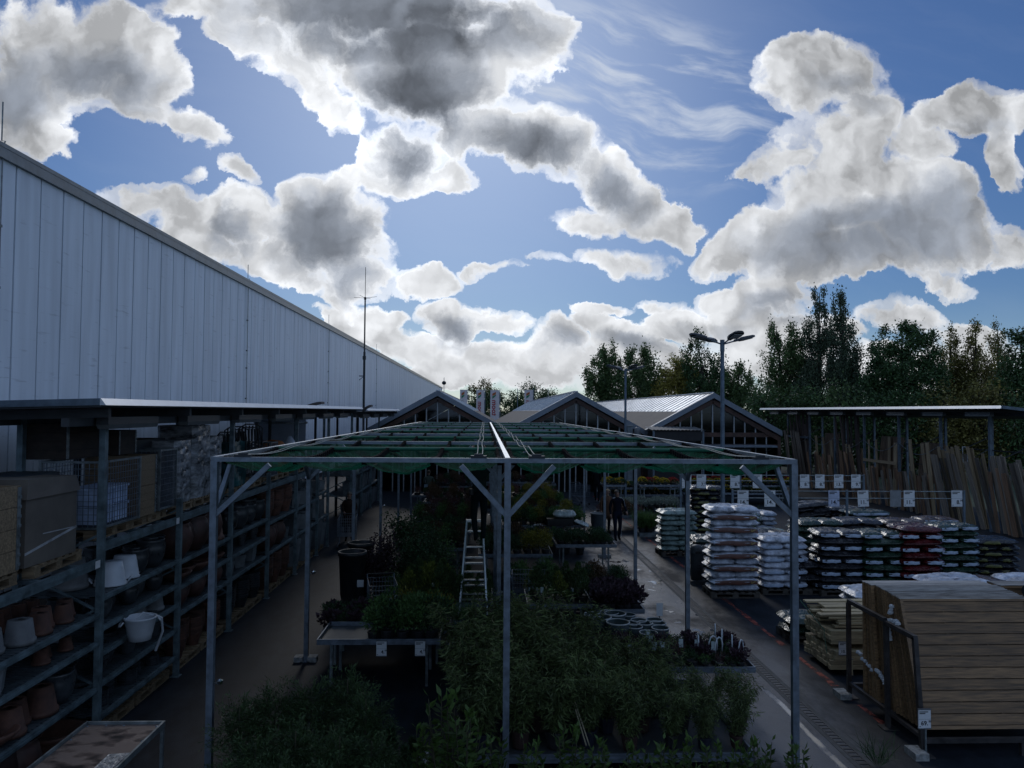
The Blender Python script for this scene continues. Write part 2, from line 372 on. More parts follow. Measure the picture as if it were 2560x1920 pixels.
# ------------------------------------------------------------------ ground
def ground():
    m = bpy.data.materials.new('asphalt'); m.use_nodes = True; N = m.node_tree.nodes; L = m.node_tree.links; b = N['Principled BSDF']
    g = N.new('ShaderNodeNewGeometry'); P = g.outputs['Position']
    def nz(sc, det, st=None):
        n = N.new('ShaderNodeTexNoise'); n.inputs['Scale'].default_value = sc; n.inputs['Detail'].default_value = det; n.inputs['Roughness'].default_value = .65
        if st:
            mp = N.new('ShaderNodeMapping'); mp.inputs[3].default_value = st; L.new(P, mp.inputs[0]); L.new(mp.outputs[0], n.inputs['Vector'])
        else: L.new(P, n.inputs['Vector'])
        return n.outputs[0]
    def ramp(x, a, c, lo=0., hi=1.):
        r = N.new('ShaderNodeMapRange'); r.interpolation_type = 'SMOOTHSTEP'; r.inputs[1].default_value = a; r.inputs[2].default_value = c; r.inputs[3].default_value = lo; r.inputs[4].default_value = hi; L.new(x, r.inputs[0]); return r.outputs[0]
    def mul(x, y, op='MULTIPLY'):
        q = N.new('ShaderNodeMath'); q.operation = op
        for i, z in enumerate((x, y)):
            if isinstance(z, float): q.inputs[i].default_value = z
            else: L.new(z, q.inputs[i])
        return q.outputs[0]
    big = nz(.35, 4); fine = nz(60, 3); mid = nz(3.5, 6, (1, .45, 1)); crack = nz(1.3, 9, (1.6, .5, 1))
    c = N.new('ShaderNodeMix'); c.data_type = 'RGBA'; c.inputs[6].default_value = (.007, .0095, .014, 1); c.inputs[7].default_value = (.021, .027, .037, 1)
    L.new(mul(ramp(mid, .3, .7), mul(ramp(fine, .2, .8, .65, 1.1), ramp(big, .3, .7, .6, 1.15))), c.inputs[0])
    # hairline cracks and tar seams
    cr = mul(ramp(crack, .492, .4985), ramp(crack, .508, .5015)); c2 = N.new('ShaderNodeMix'); c2.data_type = 'RGBA'; L.new(mul(cr, .75), c2.inputs[0]); L.new(c.outputs[2], c2.inputs[6]); c2.inputs[7].default_value = (.014, .014, .015, 1)
    L.new(c2.outputs[2], b.inputs['Base Color'])
    # the shallow valley beside the drain channel stays wet
    sx = N.new('ShaderNodeSeparateXYZ'); L.new(P, sx.inputs[0])
    wob = mul(mul(nz(.9, 4), .55), .275, 'SUBTRACT'); xx = mul(sx.outputs[0], wob, 'ADD')
    x2 = mul(sx.outputs[0], mul(mul(nz(1.6, 3), .16), .08, 'SUBTRACT'), 'ADD'); band = mul(mul(ramp(x2, 4.575, 4.62), ramp(x2, 4.70, 4.655)), ramp(nz(2.2, 6), .30, .55, .25, 1.0))
    ylim = mul(ramp(sx.outputs[1], 12.8, 11.8), ramp(sx.outputs[1], 2, 4))
    wide = mul(ramp(xx, 3.6, 4.3), ramp(xx, 5.0, 4.8))
    spots = mul(ramp(nz(1.7, 3, (1, .8, 1)), .60, .63), mul(wide, mul(ramp(sx.outputs[1], 14, 18), ramp(sx.outputs[1], 30, 26))))
    wet = mul(mul(band, ylim), spots, 'MAXIMUM')
    damp = mul(mul(ramp(nz(.8, 5, (1, .5, 1)), .35, .60), ramp(xx, 2.6, 3.6)), mul(ramp(xx, 6.2, 4.9), ramp(sx.outputs[1], 45, 30)))
    ro = mul(mul(damp, -.34), .64, 'ADD'); L.new(mul(mul(damp, .75), .12, 'ADD'), b.inputs['Specular IOR Level']); ro = mul(ro, mul(wet, .5), 'SUBTRACT')
    L.new(ro, b.inputs['Roughness'])
    L.new(mul(wet, .65), b.inputs['Coat Weight']); b.inputs['Coat Roughness'].default_value = .10; b.inputs['Coat IOR'].default_value = 1.7
    bp = N.new('ShaderNodeBump'); bp.inputs['Distance'].default_value = .006
    L.new(mul(mul(wet, -.75), .8, 'ADD'), bp.inputs['Strength']); L.new(mul(fine, mul(mid, .6), 'ADD'), bp.inputs['Height']); L.new(bp.outputs[0], b.inputs['Normal'])
    MATS['asphalt'] = m
    MB().quad((-900, -300, -.02), (900, -300, -.02), (900, 2500, -.02), (-900, 2500, -.02)).build('ground', mat('meadow', (.045, .06, .03), .9, 0, .35, .12)).update_tag()
    tag(bpy.data.objects['ground'], kind='structure')
    tag(MB().quad((-30, -12, 0), (24, -12, 0), (24, 140, 0), (-30, 140, 0)).build('yard_pavement', m), kind='structure')
    # drain channel: concrete kerb strip with cast iron grating
    bm = MB(); X = 4.93
    for x0, x1 in ((X-.14, X-.075), (X+.075, X+.14)): bm.box(x0, x1, 3, 42, -.03, .004)
    bm.c = 1; bm.box(X-.075, X+.075, 3, 42, -.03, -.015)
    y = 3.0
    while y < 42: bm.box(X-.075, X+.075, y, y+.045, -.015, .006); y += .11 if y < 20 else .16
    for s in (-.075, .06): bm.box(X+s, X+s+.015, 3, 42, -.015, .007)
    tag(bm.build('drain_channel', [mat('channel_concrete', (.055, .06, .065), .8, 0, .3, 5), mat('cast_iron', (.02, .02, .021), .55)]), 'long slotted iron drain channel running along the asphalt beside the bag pallets', 'drain')
    # worn red paint line
    rm = bpy.data.materials.new('worn_red_paint'); rm.use_nodes = True; N = rm.node_tree.nodes; L = rm.node_tree.links
    N['Principled BSDF'].inputs['Base Color'].default_value = (.34, .06, .035, 1); N['Principled BSDF'].inputs['Roughness'].default_value = .7
    n = N.new('ShaderNodeTexNoise'); n.inputs['Scale'].default_value = 4; n.inputs['Detail'].default_value = 8; n.inputs['Roughness'].default_value = .7; gg = N.new('ShaderNodeNewGeometry'); L.new(gg.outputs['Position'], n.inputs['Vector'])
    r = N.new('ShaderNodeMapRange'); r.inputs[1].default_value = .44; r.inputs[2].default_value = .56; r.inputs[4].default_value = .8; L.new(n.outputs[0], r.inputs[0]); L.new(r.outputs[0], N['Principled BSDF'].inputs['Alpha'])
    bm = MB()
    for a, b_ in ((4, 9.3), (10.9, 12.1), (12.6, 14.3), (14.8, 41)):
        y = a
        while y < b_:
            e = min(y+.5, b_); w0 = .05+.015*math.sin(y*3.1); w1 = .05+.015*math.sin(e*3.1); bm.quad((5.86-w0, y, .004), (5.86+w0, y, .004), (5.86+w1, e, .004), (5.86-w1, e, .004)); y = e
    tag(bm.build('ground_marking', rm), kind='structure')
ground()

# ------------------------------------------------------------------ big white hall on the left
def hall():
    X = -11.0; Z = 4.53+5.98; Y0, Y1 = -8, 196
    m = bpy.data.materials.new('white_wall_panel'); m.use_nodes = True; N = m.node_tree.nodes; L = m.node_tree.links; b = N['Principled BSDF']
    g = N.new('ShaderNodeNewGeometry')
    def nz(sc, st):
        mp = N.new('ShaderNodeMapping'); mp.inputs[3].default_value = st; L.new(g.outputs['Position'], mp.inputs[0]); n = N.new('ShaderNodeTexNoise'); n.inputs['Scale'].default_value = sc; n.inputs['Detail'].default_value = 6; L.new(mp.outputs[0], n.inputs['Vector']); return n.outputs[0]
    def rp(x, a, c, lo, hi):
        r = N.new('ShaderNodeMapRange'); r.inputs[1].default_value = a; r.inputs[2].default_value = c; r.inputs[3].default_value = lo; r.inputs[4].default_value = hi; L.new(x, r.inputs[0]); return r.outputs[0]
    q = N.new('ShaderNodeMath'); q.operation = 'MULTIPLY'; L.new(rp(nz(2.4, (1, 1, .10)), .35, .7, 1.0, .80), q.inputs[0]); L.new(rp(nz(2.6, (1, .5, 4)), .64, .74, 1.0, .78), q.inputs[1])
    c = N.new('ShaderNodeVectorMath'); c.operation = 'SCALE'; c.inputs[0].default_value = (.80, .86, .93); L.new(q.outputs[0], c.inputs[3]); L.new(c.outputs[0], b.inputs['Base Color']); b.inputs['Roughness'].default_value = .5
    t = thing('warehouse', 'long white panelled warehouse wall running along the left side', 'building', (X, 60, 0))
    bm = MB(); y = Y0; k = 0
    while y < Y1:                               # one metre sandwich panels with recessed joints
        bm.box(X-.25, X+(.0 if k % 2 else .004), y+.03, y+.97, .3, Z-.25); y += 1; k += 1
    bm.c = 1; bm.box(X-60, X-.06, Y0, Y1, 0, Z-.3)
    bm.build('wall', [m, mat('joint_dark', (.04, .045, .055), .7)], t, True)
    b2 = MB().box(X-60, X+.10, Y0-.1, Y1+.1, Z-.10, Z); b2.box(X+.01, X+.09, Y0, Y1, Z-.34, Z-.10)
    b2.build('roof_edge', mat('roof_trim', (.20, .22, .23), .4, .5, .15, 2), t, True)
    for y in (17.4, 35.3, 53.5, 77):                 # down conductors with clamps and lightning rods
        p = MB().tube([(X+.05, y, 2), (X+.05, y, Z-.1), (X+.1, y, Z+.05), (X+.02, y, Z+.06), (X+.02, y, Z+(.95 if y < 20 else .7))], .015, 6)
        for z in (5, 6.4, 7.2, 8.6): p.box(X, X+.07, y-.04, y+.04, z, z+.06)
        p.build('lightning_rod', galvd, t, True)
    p = MB().tube([(X+.06, 16.85, .5), (X+.06, 16.85, Z-1.3), (X+.06, 17.05, Z-.6), (X+.06, 17.1, Z-.2)], .035, 8)
    for z in (5.1, 6.6, 8.6): p.box(X, X+.12, 16.79, 16.93, z, z+.08)
    p.build('downpipe', mat('pipe_white', (.35, .38, .42), .5), t, True)
hall()

def antenna():
    Y = 46; x = at_Y(910, 960, Y).x; ztop = at_Y(909, 668, Y).z; zc = at_Y(910, 745, Y).z; z0 = 3.0
    t = thing('radio_mast', 'thin radio mast with cross shaped aerial rising in front of the white wall', 'antenna', (x, Y, 0))
    MB().tube([(x, Y, 0), (x, Y, at_Y(910, 880, Y).z)], .07, 8).tube([(x, Y, at_Y(910, 880, Y).z), (x, Y, zc)], .045, 8).build('pole', darksteel, t, True)
    MB().tube([(x, Y, zc), (x, Y, ztop)], .018, 6).build('whip', darksteel, t, True)
    p = MB()
    for k in range(4):
        a = math.pi/4+k*math.pi/2+.5; p.tube([(x, Y, zc), (x+.75*math.cos(a), Y+.75*math.sin(a), zc+.06)], .012, 5)
    p.box(x-.06, x+.06, Y-.06, Y+.06, zc-.1, zc+.05); p.build('radials', darksteel, t, True)
    zb = at_Y(900, 940, Y).z; MB().bar((x-.3, Y, zb), (x, Y, zb), .05).bar((x-.3, Y, zb-.25), (x, Y, zb), .03).build('bracket', darksteel, t, True); MB().box(x-.09, x+.09, Y-.09, Y+.09, at_Y(910, 895, Y).z-.1, at_Y(910, 895, Y).z+.12).build('junction_box', darksteel, t, True)
antenna()

# ------------------------------------------------------------------ glazed gable halls at the end of the yard
def gables():
    Y0, Y1 = 43.0, 88.0; zr = 4.53+1.04; ze = 3.42; hw = 3.92
    fas = mat('grey_fascia', (.16, .19, .23), .5, .2, .1, 2); brown = mat('brown_beam', (.07, .032, .022), .6, 0, .3, 3)
    low = mat('roof_bitumen', (.095, .075, .062), .75, 0, .25, 1.2, .3); mull = mat('mullion', (.28, .30, .31), .5)
    tin = mat('ribbed_metal', (.42, .45, .49), .32, .8, .12, 1.5)
    gl = bpy.data.materials.new('window_glass'); gl.use_nodes = True; N = gl.node_tree.nodes; L = gl.node_tree.links; N.clear()
    a = N.new('ShaderNodeBsdfTransparent'); a.inputs[0].default_value = (.35, .40, .42, 1); g = N.new('ShaderNodeBsdfGlossy'); g.inputs['Roughness'].default_value = .05; g.inputs[0].default_value = (.6, .65, .7, 1)
    fr = N.new('ShaderNodeFresnel'); fr.inputs[0].default_value = 1.5; mx = N.new('ShaderNodeMixShader'); L.new(fr.outputs[0], mx.inputs[0]); L.new(a.outputs[0], mx.inputs[1]); L.new(g.outputs[0], mx.inputs[2]); o = N.new('ShaderNodeOutputMaterial'); L.new(mx.outputs[0], o.inputs[0])
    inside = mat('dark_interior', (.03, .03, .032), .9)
    for i, cx in enumerate((-2.66, 5.16, 12.98)):
        lab = ['leftmost glazed gable hall, its left roof slope hidden by the white warehouse', 'middle glazed gable hall behind the green shade roof', 'rightmost glazed gable hall with brown timber gable beside the tall lamp post'][i]
        t = thing('garden_hall', lab, 'building', (cx, Y0, 0), 'glazed gable halls across the end of the yard')
        xl, xr = cx-hw, cx+hw
        sl = (zr-ze)/hw
        b = MB()       # roof slopes: lower bitumen field, upper ribbed metal field
        for s in (-1, 1):
            xe, xm = cx+s*hw, cx+s*hw*.50; zm = ze+(zr-ze)*.5
            b.c = 0; pts = [(xe, ze), (xm, zm)]; b.hexa([(xe, Y0, ze), (xm, Y0, zm), (xm, Y1, zm), (xe, Y1, ze), (xe, Y0, ze+.06), (xm, Y0, zm+.06), (xm, Y1, zm+.06), (xe, Y1, ze+.06)])
            b.c = 1; b.hexa([(xm, Y0, zm), (cx, Y0, zr), (cx, Y1, zr), (xm, Y1, zm), (xm, Y0, zm+.09), (cx, Y0, zr+.09), (cx, Y1, zr+.09), (xm, Y1, zm+.09)])
            y = Y0+.6
            while y < Y1: b.bar((xm, y, zm+.10), (cx, y, zr+.10), .06, .05); y += 1.1
        b.c = 1; b.box(cx-.12, cx+.12, Y0, Y1, zr+.07, zr+.14)
        b.build('roof', [low, tin], t, True)
        b = MB()
        for s in (-1, 1): b.hexa([(cx, Y0-.35, zr-.21), (cx+s*(hw-.0), Y0-.35, ze-.21), (cx+s*hw, Y0+.05, ze-.21), (cx, Y0+.05, zr-.21), (cx, Y0-.35, zr+.10), (cx+s*hw, Y0-.35, ze+.10), (cx+s*hw, Y0+.05, ze+.10), (cx, Y0+.05, zr+.10)])
        b.build('fascia', fas, t, True)
        b = MB()
        for s in (-1, 1): b.bar((cx, Y0-.1, zr-.40), (cx+s*(hw-.1), Y0-.1, ze-.38), .14, .24)
        b.box(xl, xr, Y0-.1, Y0+.05, 3.15, 3.40); b.box(xl, xl+.18, Y0-.1, Y0+.1, 0, 3.15); b.box(xr-.18, xr, Y0-.1, Y0+.1, 0, 3.15); b.box(xl+.18, xr-.18, Y0-.05, Y0+.04, 2.62, 2.74)
        b.build('timber_frame', brown, t, True)
        b = MB(); x = cx-3.1
        while x < cx+3.2:
            zt = zr-.42-abs(x-cx)*sl; b.box(x-.035, x+.035, Y0-.06, Y0-.0, 3.4, zt) if zt > 3.45 else None; b.box(x-.03, x+.03, Y0-.06, Y0, 2.74, 3.15); b.box(x-.03, x+.03, Y0-.06, Y0, 0, 2.62); x += .62
        for s in (-1, 1): b.bar((cx, Y0-.03, zr-.53), (cx+s*3.3, Y0-.03, zr-.53-3.3*sl), .05, .05)
        b.build('mullion', mull, t, True)
        b = MB(); b.add([(xl+.15, Y0+.02, .1), (xr-.15, Y0+.02, .1), (xr-.15, Y0+.02, ze-.3), (cx, Y0+.02, zr-.3), (xl+.15, Y0+.02, ze-.3)], [(0, 1, 2, 3, 4)])
        b.build('glazing', gl, t, True)
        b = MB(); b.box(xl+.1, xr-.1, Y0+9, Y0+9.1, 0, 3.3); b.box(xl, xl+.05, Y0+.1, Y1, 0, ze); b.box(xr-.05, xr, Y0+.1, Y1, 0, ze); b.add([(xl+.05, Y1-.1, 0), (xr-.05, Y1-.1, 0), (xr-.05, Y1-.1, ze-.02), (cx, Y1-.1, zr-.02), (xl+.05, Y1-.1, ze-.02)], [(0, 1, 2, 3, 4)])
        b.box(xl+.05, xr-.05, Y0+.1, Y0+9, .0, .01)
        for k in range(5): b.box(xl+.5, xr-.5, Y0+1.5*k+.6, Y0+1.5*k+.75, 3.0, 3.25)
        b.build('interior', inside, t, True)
    # things in front of and on the halls
    t = thing('lean_to', 'small lean-to with corrugated sheet roof in front of the right gable hall', 'shelter', (10.4, 41.6, 0))
    b = MB(); n = 30; x0, x1 = 9.0, 11.9
    for k in range(n):
        xa, xb = x0+(x1-x0)*k/n, x0+(x1-x0)*(k+1)/n; za, zb = .03*(k % 2), .03*((k+1) % 2); b.hexa([(xa, 40.6, 3.56+za), (xb, 40.6, 3.56+zb), (xb, 42.6, 3.70+zb), (xa, 42.6, 3.70+za), (xa, 40.6, 3.57+za), (xb, 40.6, 3.57+zb), (xb, 42.6, 3.71+zb), (xa, 42.6, 3.71+za)])
    b.build('corrugated_roof', mat('corrugated', (.12, .12, .12), .7, 0), t, True)
    for x in (9.1, 11.8): MB().box(x-.05, x+.05, 40.7, 40.8, 0, 3.54).build('post', steelblue, t, True)
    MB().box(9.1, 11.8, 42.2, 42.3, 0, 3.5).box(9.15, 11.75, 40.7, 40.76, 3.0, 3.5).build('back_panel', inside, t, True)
    t = thing('notice_board', 'wide dark framed white notice board under a grey canopy on the right hall', 'sign', (14.2, 42.5, 0))
    MB().box(13.1, 15.0, 42.3, 42.4, 1.4, 2.55).build('frame', darksteel, t, True); MB().box(13.2, 14.9, 42.27, 42.298, 2.1, 2.47).build('sheet', mat('sheet_white', (.42, .46, .55), .5), t, True)
    t = thing('door_canopy', 'flat grey metal door canopy on the front of the right gable hall', 'canopy', (14, 42, 0))
    MB().box(12.2, 16.2, 41.6, 42.85, 2.62, 2.72).build('sheet', fas, t, True)
    for x in (12.4, 16): MB().bar((x, 41.7, 2.62), (x, 42.85, 2.3), .04).build('strut', fas, t, True)
    t = thing('flue', 'round capped grey flue pipe standing between the middle and right gables', 'flue', (8.45, 41.9, 0))
    MB().lathe([(.20, 0), (.20, 3.45), (.19, 3.55), (.14, 3.64), (.06, 3.69), (0, 3.70)], 16).build('pipe', greyp, t, smooth=True); MB().lathe([(.22, 3.0), (.23, 3.06), (.22, 3.1)], 16).build('collar', galvd, t)
    b = MB().box(7.9, 8.2, 41.9, 42.3, 0, 3.75).box(7.85, 8.25, 41.85, 42.35, 3.75, 3.80)
    for k in range(5): b.box(7.92, 8.18, 41.88, 41.9, 3.0+k*.12, 3.05+k*.12)
    tag(b.build('vent_box', mat('vent_grey', (.14, .17, .19), .5, .2)), 'tall narrow grey ventilation box beside the round flue', 'vent')
gables()

# ------------------------------------------------------------------ flags
def flags():
    fl = mat('flag_cloth', (.50, .51, .56), .8, 0, .06, 3, trans=.35)
    red = mat('flag_red', (.42, .02, .035), .7, trans=.2); org = mat('flag_orange', (.55, .16, .05), .7, trans=.2); grn = mat('flag_green', (.03, .25, .12), .7, trans=.2)
    Y = 98
    for i, (xl, xr, yt, xp, has) in enumerate(((1150, 1169, 975, 1170, 1), (1191, 1211, 975.5, 1212.5, 1), (1226, 1248, 976, 1250, 1), (0, 0, 0, 1294, 0), (1311, 1332, 975.5, 1334, 1), (0, 0, 0, 1370.5, 0))):
        p = at_Y(xp, 975, Y); zt = at_Y(xp, 971, Y).z
        labs = ['leftmost flagpole, its faded white banner turned edge on', 'flagpole with white banner left of the tallest banner, red letters', 'flagpole with the longest visible white banner in the gap between two roofs', 'bare thin flagpole with no banner, left of the lone banner', 'flagpole with lone white banner just above the metal roof slope', 'bare thin flagpole right of all the banners']
        t = thing('flagpole', labs[i], 'flagpole', (p.x, Y, 0), 'flagpoles behind the gable halls')
        MB().tube([(0, 0, 0), (0, 0, zt)], .05, 6).build('pole', galv, t)
        if not has: continue
        a = at_Y(xl, yt, Y); w = p.x-.08-a.x; zt2 = a.z; hgt = 4.2
        b = MB(); n, mrow = 6, 8; vs = []; fs = []
        for r_ in range(mrow+1):
            for c_ in range(n+1): vs.append((-.08-w*c_/n, .06*math.sin(c_*1.3+r_*.6+i)*(c_/n)-.02, zt2-hgt*r_/mrow))
        for r_ in range(mrow):
            for c_ in range(n): q = r_*(n+1)+c_; fs.append((q, q+1, q+n+2, q+n+1))
        b.add(vs, fs).build('banner', fl, t, smooth=True)
        MB().tube([(-.0, 0, zt2+.03), (-.1-w, 0, zt2+.03)], .025, 5).build('banner_arm', galv, t)
        # emblem: two slanted blocks (orange-red above green); word runs upwards and is seen from behind
        cx = -.08-w*.58; s = w/1.1
        for mm, z0, z1 in ((org, -.30, -.62), (grn, -.66, -.98)):
            e = .12*s; MB().add([(cx-.22*s, -.10, zt2+z0-e), (cx+.22*s, -.10, zt2+z0+e), (cx+.20*s, -.10, zt2+z1+e*(1 if mm is org else 2)), (cx-.22*s, -.10, zt2+z1-e)], [(0, 1, 2, 3)]).build('emblem', mm, t)
        o = text('toom', .86*s, red, t, (cx-.22*s, -.11, zt2-3.32), sx=1.1)
        o.matrix_basis = Matrix.Translation((cx-.24*s, -.11, zt2-3.25)) @ Matrix(((0, 1, 0, 0), (0, 0, 1, 0), (1, 0, 0, 0), (0, 0, 0, 1))) @ Matrix.Diagonal((1.02, 1, 1, 1))
    p = at_Y(1110, 962, 120); t = thing('weather_mast', 'slim mast with small round head at the far end of the white wall', 'mast', (p.x, 120, 0))
    MB().tube([(0, 0, 0), (0, 0, at_Y(1110, 944, 120).z)], .05, 6).build('pole', galvd, t); MB().lathe([(0, -.35), (.28, -.2), (.36, 0), (.28, .2), (0, .35)], 12, (0, 0, p.z+.3)).build('head', darksteel, t)
flags()

# ------------------------------------------------------------------ green shade roof
NY = 7; CY = [9.15+4.86*i for i in range(NY)]; CX = (-3.19, .28, 3.76); CZ = 3.965
def shade():
    t = thing('shade_structure', 'long steel frame with sagging green shade cloth over the plant tables', 'shade roof', (CX[1], CY[0], 0))
    for y in CY:
        for x in CX:
            z = .0
            MB().box(x-.038, x+.038, y-.038, y+.038, .012, CZ-.056).box(x-.09, x+.09, y-.09, y+.09, 0, .012).build('post', galv, t, True)
            b = MB(); dx = .56 if x == CX[1] else .64
            for s in ((-1, 1) if x == CX[1] else ((1,) if x < 0 else (-1,))): b.bar((x, y, CZ-.075-.62), (x+s*dx, y, CZ-.09), .05, .06)
            if x != CX[1]:
                if y < CY[-1]: b.bar((x, y, CZ-.075-.62), (x, y+.60, CZ-.09), .05, .06)
                if y > CY[0]: b.bar((x, y, CZ-.075-.62), (x, y-.60, CZ-.09), .05, .06)
            b.build('brace', galv, t, True)
        MB().box(CX[0]-.04, CX[2]+.04, y-.02, y+.02, CZ-.055, CZ+.0).build('cross_beam', galv, t, True)
    for x in CX:
        MB().box(x-.03, x+.03, CY[0]+.021, CY[-1]-.021, CZ-.05, CZ+.006).build('long_beam', mat('bright_galvanized', (.5, .53, .55), .35, .7, .12, 9), t, True)
    cloth = mat('green_cloth', (.008, .115, .060), .96, 0, .4, 2.6, .3, .05, trans=.55, alpha=.82)
    sleeve = mat('green_sleeve', (.012, .11, .065), .7)
    seams = []
    for h in (0, 1):
        xa, xb = CX[h]+.09, CX[h+1]-.09; seams += [xa+(xb-xa)*k/4 for k in range(5)]
    def zseam(y):
        k = min(NY-2, int((y-CY[0])/4.86)); tt = (y-CY[k])/4.86
        return CZ-.045-.06*abs(math.sin(2*math.pi*tt))
    for h in (0, 1):
        for k in range(4):
            x0, x1 = seams[h*5+k], seams[h*5+k+1]; b = MB(); n = 12; my = 16*(NY-1); vs = []; fs = []
            ph = rnd.uniform(0, 6)
            for j in range(my+1):
                y = CY[0]+(CY[-1]-CY[0])*j/my; zz = zseam(y); tt = ((y-CY[0])/4.86) % 1
                amp = .12+.02*abs(math.sin(2*math.pi*tt))+.02*math.sin(y*1.7+ph)
                for i in range(n+1):
                    s = i/n; w = math.sin(math.pi*s)**.8
                    vs.append((x0+(x1-x0)*s, y, zz-amp*w+.012*math.sin(s*17+y*2.3+ph)*w+.01*math.sin(s*31-y*5.1)*w))
            for j in range(my):
                for i in range(n): q = j*(n+1)+i; fs.append((q, q+1, q+n+2, q+n+1))
            b.add(vs, fs).build('shade_cloth', cloth, t, True, True)
    for k in range(NY-1):
        y = CY[k]+2.43
        for h in (0, 1): MB().tube([(CX[h]+.05, y, CZ-.015), (CX[h+1]-.05, y, CZ-.015)], .028, 8).build('middle_rod', sleeve, t, True)
    for x in seams:
        b = MB(); y = CY[0]+.1; pts = []
        while y < CY[-1]:
            z = zseam(y)+.02; b.box(x-.024, x+.024, y, y+.055, z-.06, z+.04); y += .13 if y < 25 else .2
        y = CY[0]; b.c = 1
        while y < CY[-1]-.06: b.bar((x, y, zseam(y)+.028), (x, y+.12, zseam(min(y+.12, CY[-1]))+.03), .008); y += .39
        b.c = 0; b.tube([(x, CY[0]+.02+(CY[-1]-CY[0]-.04)*j/180, zseam(CY[0]+.02+(CY[-1]-CY[0]-.04)*j/180)-.005) for j in range(181)], .013, 5)
        b.build('clip_row', [mat('clip_black', (.006, .007, .008), .9, 0, .2, 8, 0, .1), mat('cord_white', (.22, .23, .22), .8)], t, True)
    cord = mat('pull_cord', (.33, .34, .30), .6)
    for xs in ((-.105, -.035), (.59, .665), (-2.90, -2.83), (3.32, 3.39)):
        b = MB()
        for x in xs:
            pts = []
            for j in range(61):
                y = CY[0]+.1+(CY[-1]-CY[0]-.2)*j/60; tt = ((y-CY[0])/2.43) % 1; pts.append((x+.01*math.sin(y*1.3), y, CZ+.035-.05*math.sin(math.pi*tt)))
            b.tube(pts, .006, 5)
        b.build('pull_cord', cord, t, True)
        MB().box(xs[0]-.06, xs[1]+.06, CY[0]-.03, CY[0]+.05, CZ+.001, CZ+.03).tube([(xs[0]-.02, CY[0]+.01, CZ+.035), (xs[1]+.02, CY[0]+.01, CZ+.035)], .018, 6).build('pulley', darksteel, t, True)
    for (x, y, z) in ((CX[0]+.09, CY[0], 1.30), (CX[0]+.09, CY[1], 1.55), (CX[0]+.09, CY[3], 1.55), (CX[2]-.08, CY[3], 3.0)):
        MB().lathe([(0, 0), (.03, .01), (.04, .05), (.0, .07)], 8, (x+.02, y, z)).bar((x-.06, y, z+.02), (x+.02, y, z+.02), .015).build('cleat', mat('chrome', (.7, .7, .7), .15, 1), t, True)
    for x in CX:
        for y in CY[1:4]:
            for s in (-1, 1): MB().box(x+s*.122-.078, x+s*.122+.078, y-.09, y+.09, 0, .09).build('foot_block', mat('concrete_block', (.28, .28, .27), .9, 0, .3, 12, .5), t, True)
shade()

# ------------------------------------------------------------------ lamp posts
def lamp():
    t = bpy.data.objects.new('lamp_post', None); COL.objects.link(t); tag(t, 'x', 'lamp post')
    zt = 6.50
    MB().tube([(0, 0, 0), (0, 0, 2.0), (0, 0, zt-.25)], [.075, .06, .052], 12).tube([(0, 0, zt-.30), (0, 0, zt+.02)], .062, 12).box(-.2, .2, -.2, .2, 0, .02).build('pole', steelblue, t)
    for k, a in enumerate((.2, 1.77, 3.34, 4.91)):
        dx, dy = math.cos(a), math.sin(a); el = .26
        a0 = Vector((dx*.03, dy*.03, zt-.10)); a1 = Vector((dx*.36, dy*.36, zt-.10+.36*el)); d = Vector((dx, dy, el)).normalized(); sd_ = Vector((-dy, dx, 0)); up = sd_.cross(d)*-1
        arm = MB().tube([a0, a1], .02, 8).build('arm', steelblue, t)
        b = MB(); pr = [(0, .05, .07), (.12, .06, .07), (.16, .14, .10), (.30, .17, .10), (.52, .16, .08), (.60, .10, .05)]; vs = []
        for (s, w, h) in pr:
            c = a1+d*s
            for q, r_ in ((-1, -.35), (1, -.35), (1, .2), (.6, .65), (-.6, .65), (-1, .2)): vs.append(c+sd_*(q*w)+Vector((0, 0, 1))*(h*r_))
        fs = [(i*6+j, i*6+(j+1) % 6, (i+1)*6+(j+1) % 6, (i+1)*6+j) for i in range(len(pr)-1) for j in range(6)]+[(5, 4, 3, 2, 1, 0), tuple(30+j for j in range(6))]
        b.add(vs, fs); hd = b.build('lamp_head', mat('lamp_housing', (.035, .038, .042), .4, .2), t)
        c = a1+d*.36; g = MB(); g.hexa([c+sd_*(q*.12)+d*p+Vector((0, 0, z)) for z in (-.05, -.035) for q, p in ((-1, -.15), (1, -.15), (1, .15), (-1, .15))]); g.build('lens', mat('lens', (.25, .26, .24), .2), hd)
    return t
LP = Proto(lamp)
LP.put((6.47, 20.5, 0), 'near tall lamp post with four spread heads, above the bag pallets', group='four headed lamp posts in the yard')
LP.put((6.43, 34.6, 0), 'far lamp post with four spread heads, in front of the middle gable hall', group='four headed lamp posts in the yard', rz=.12)

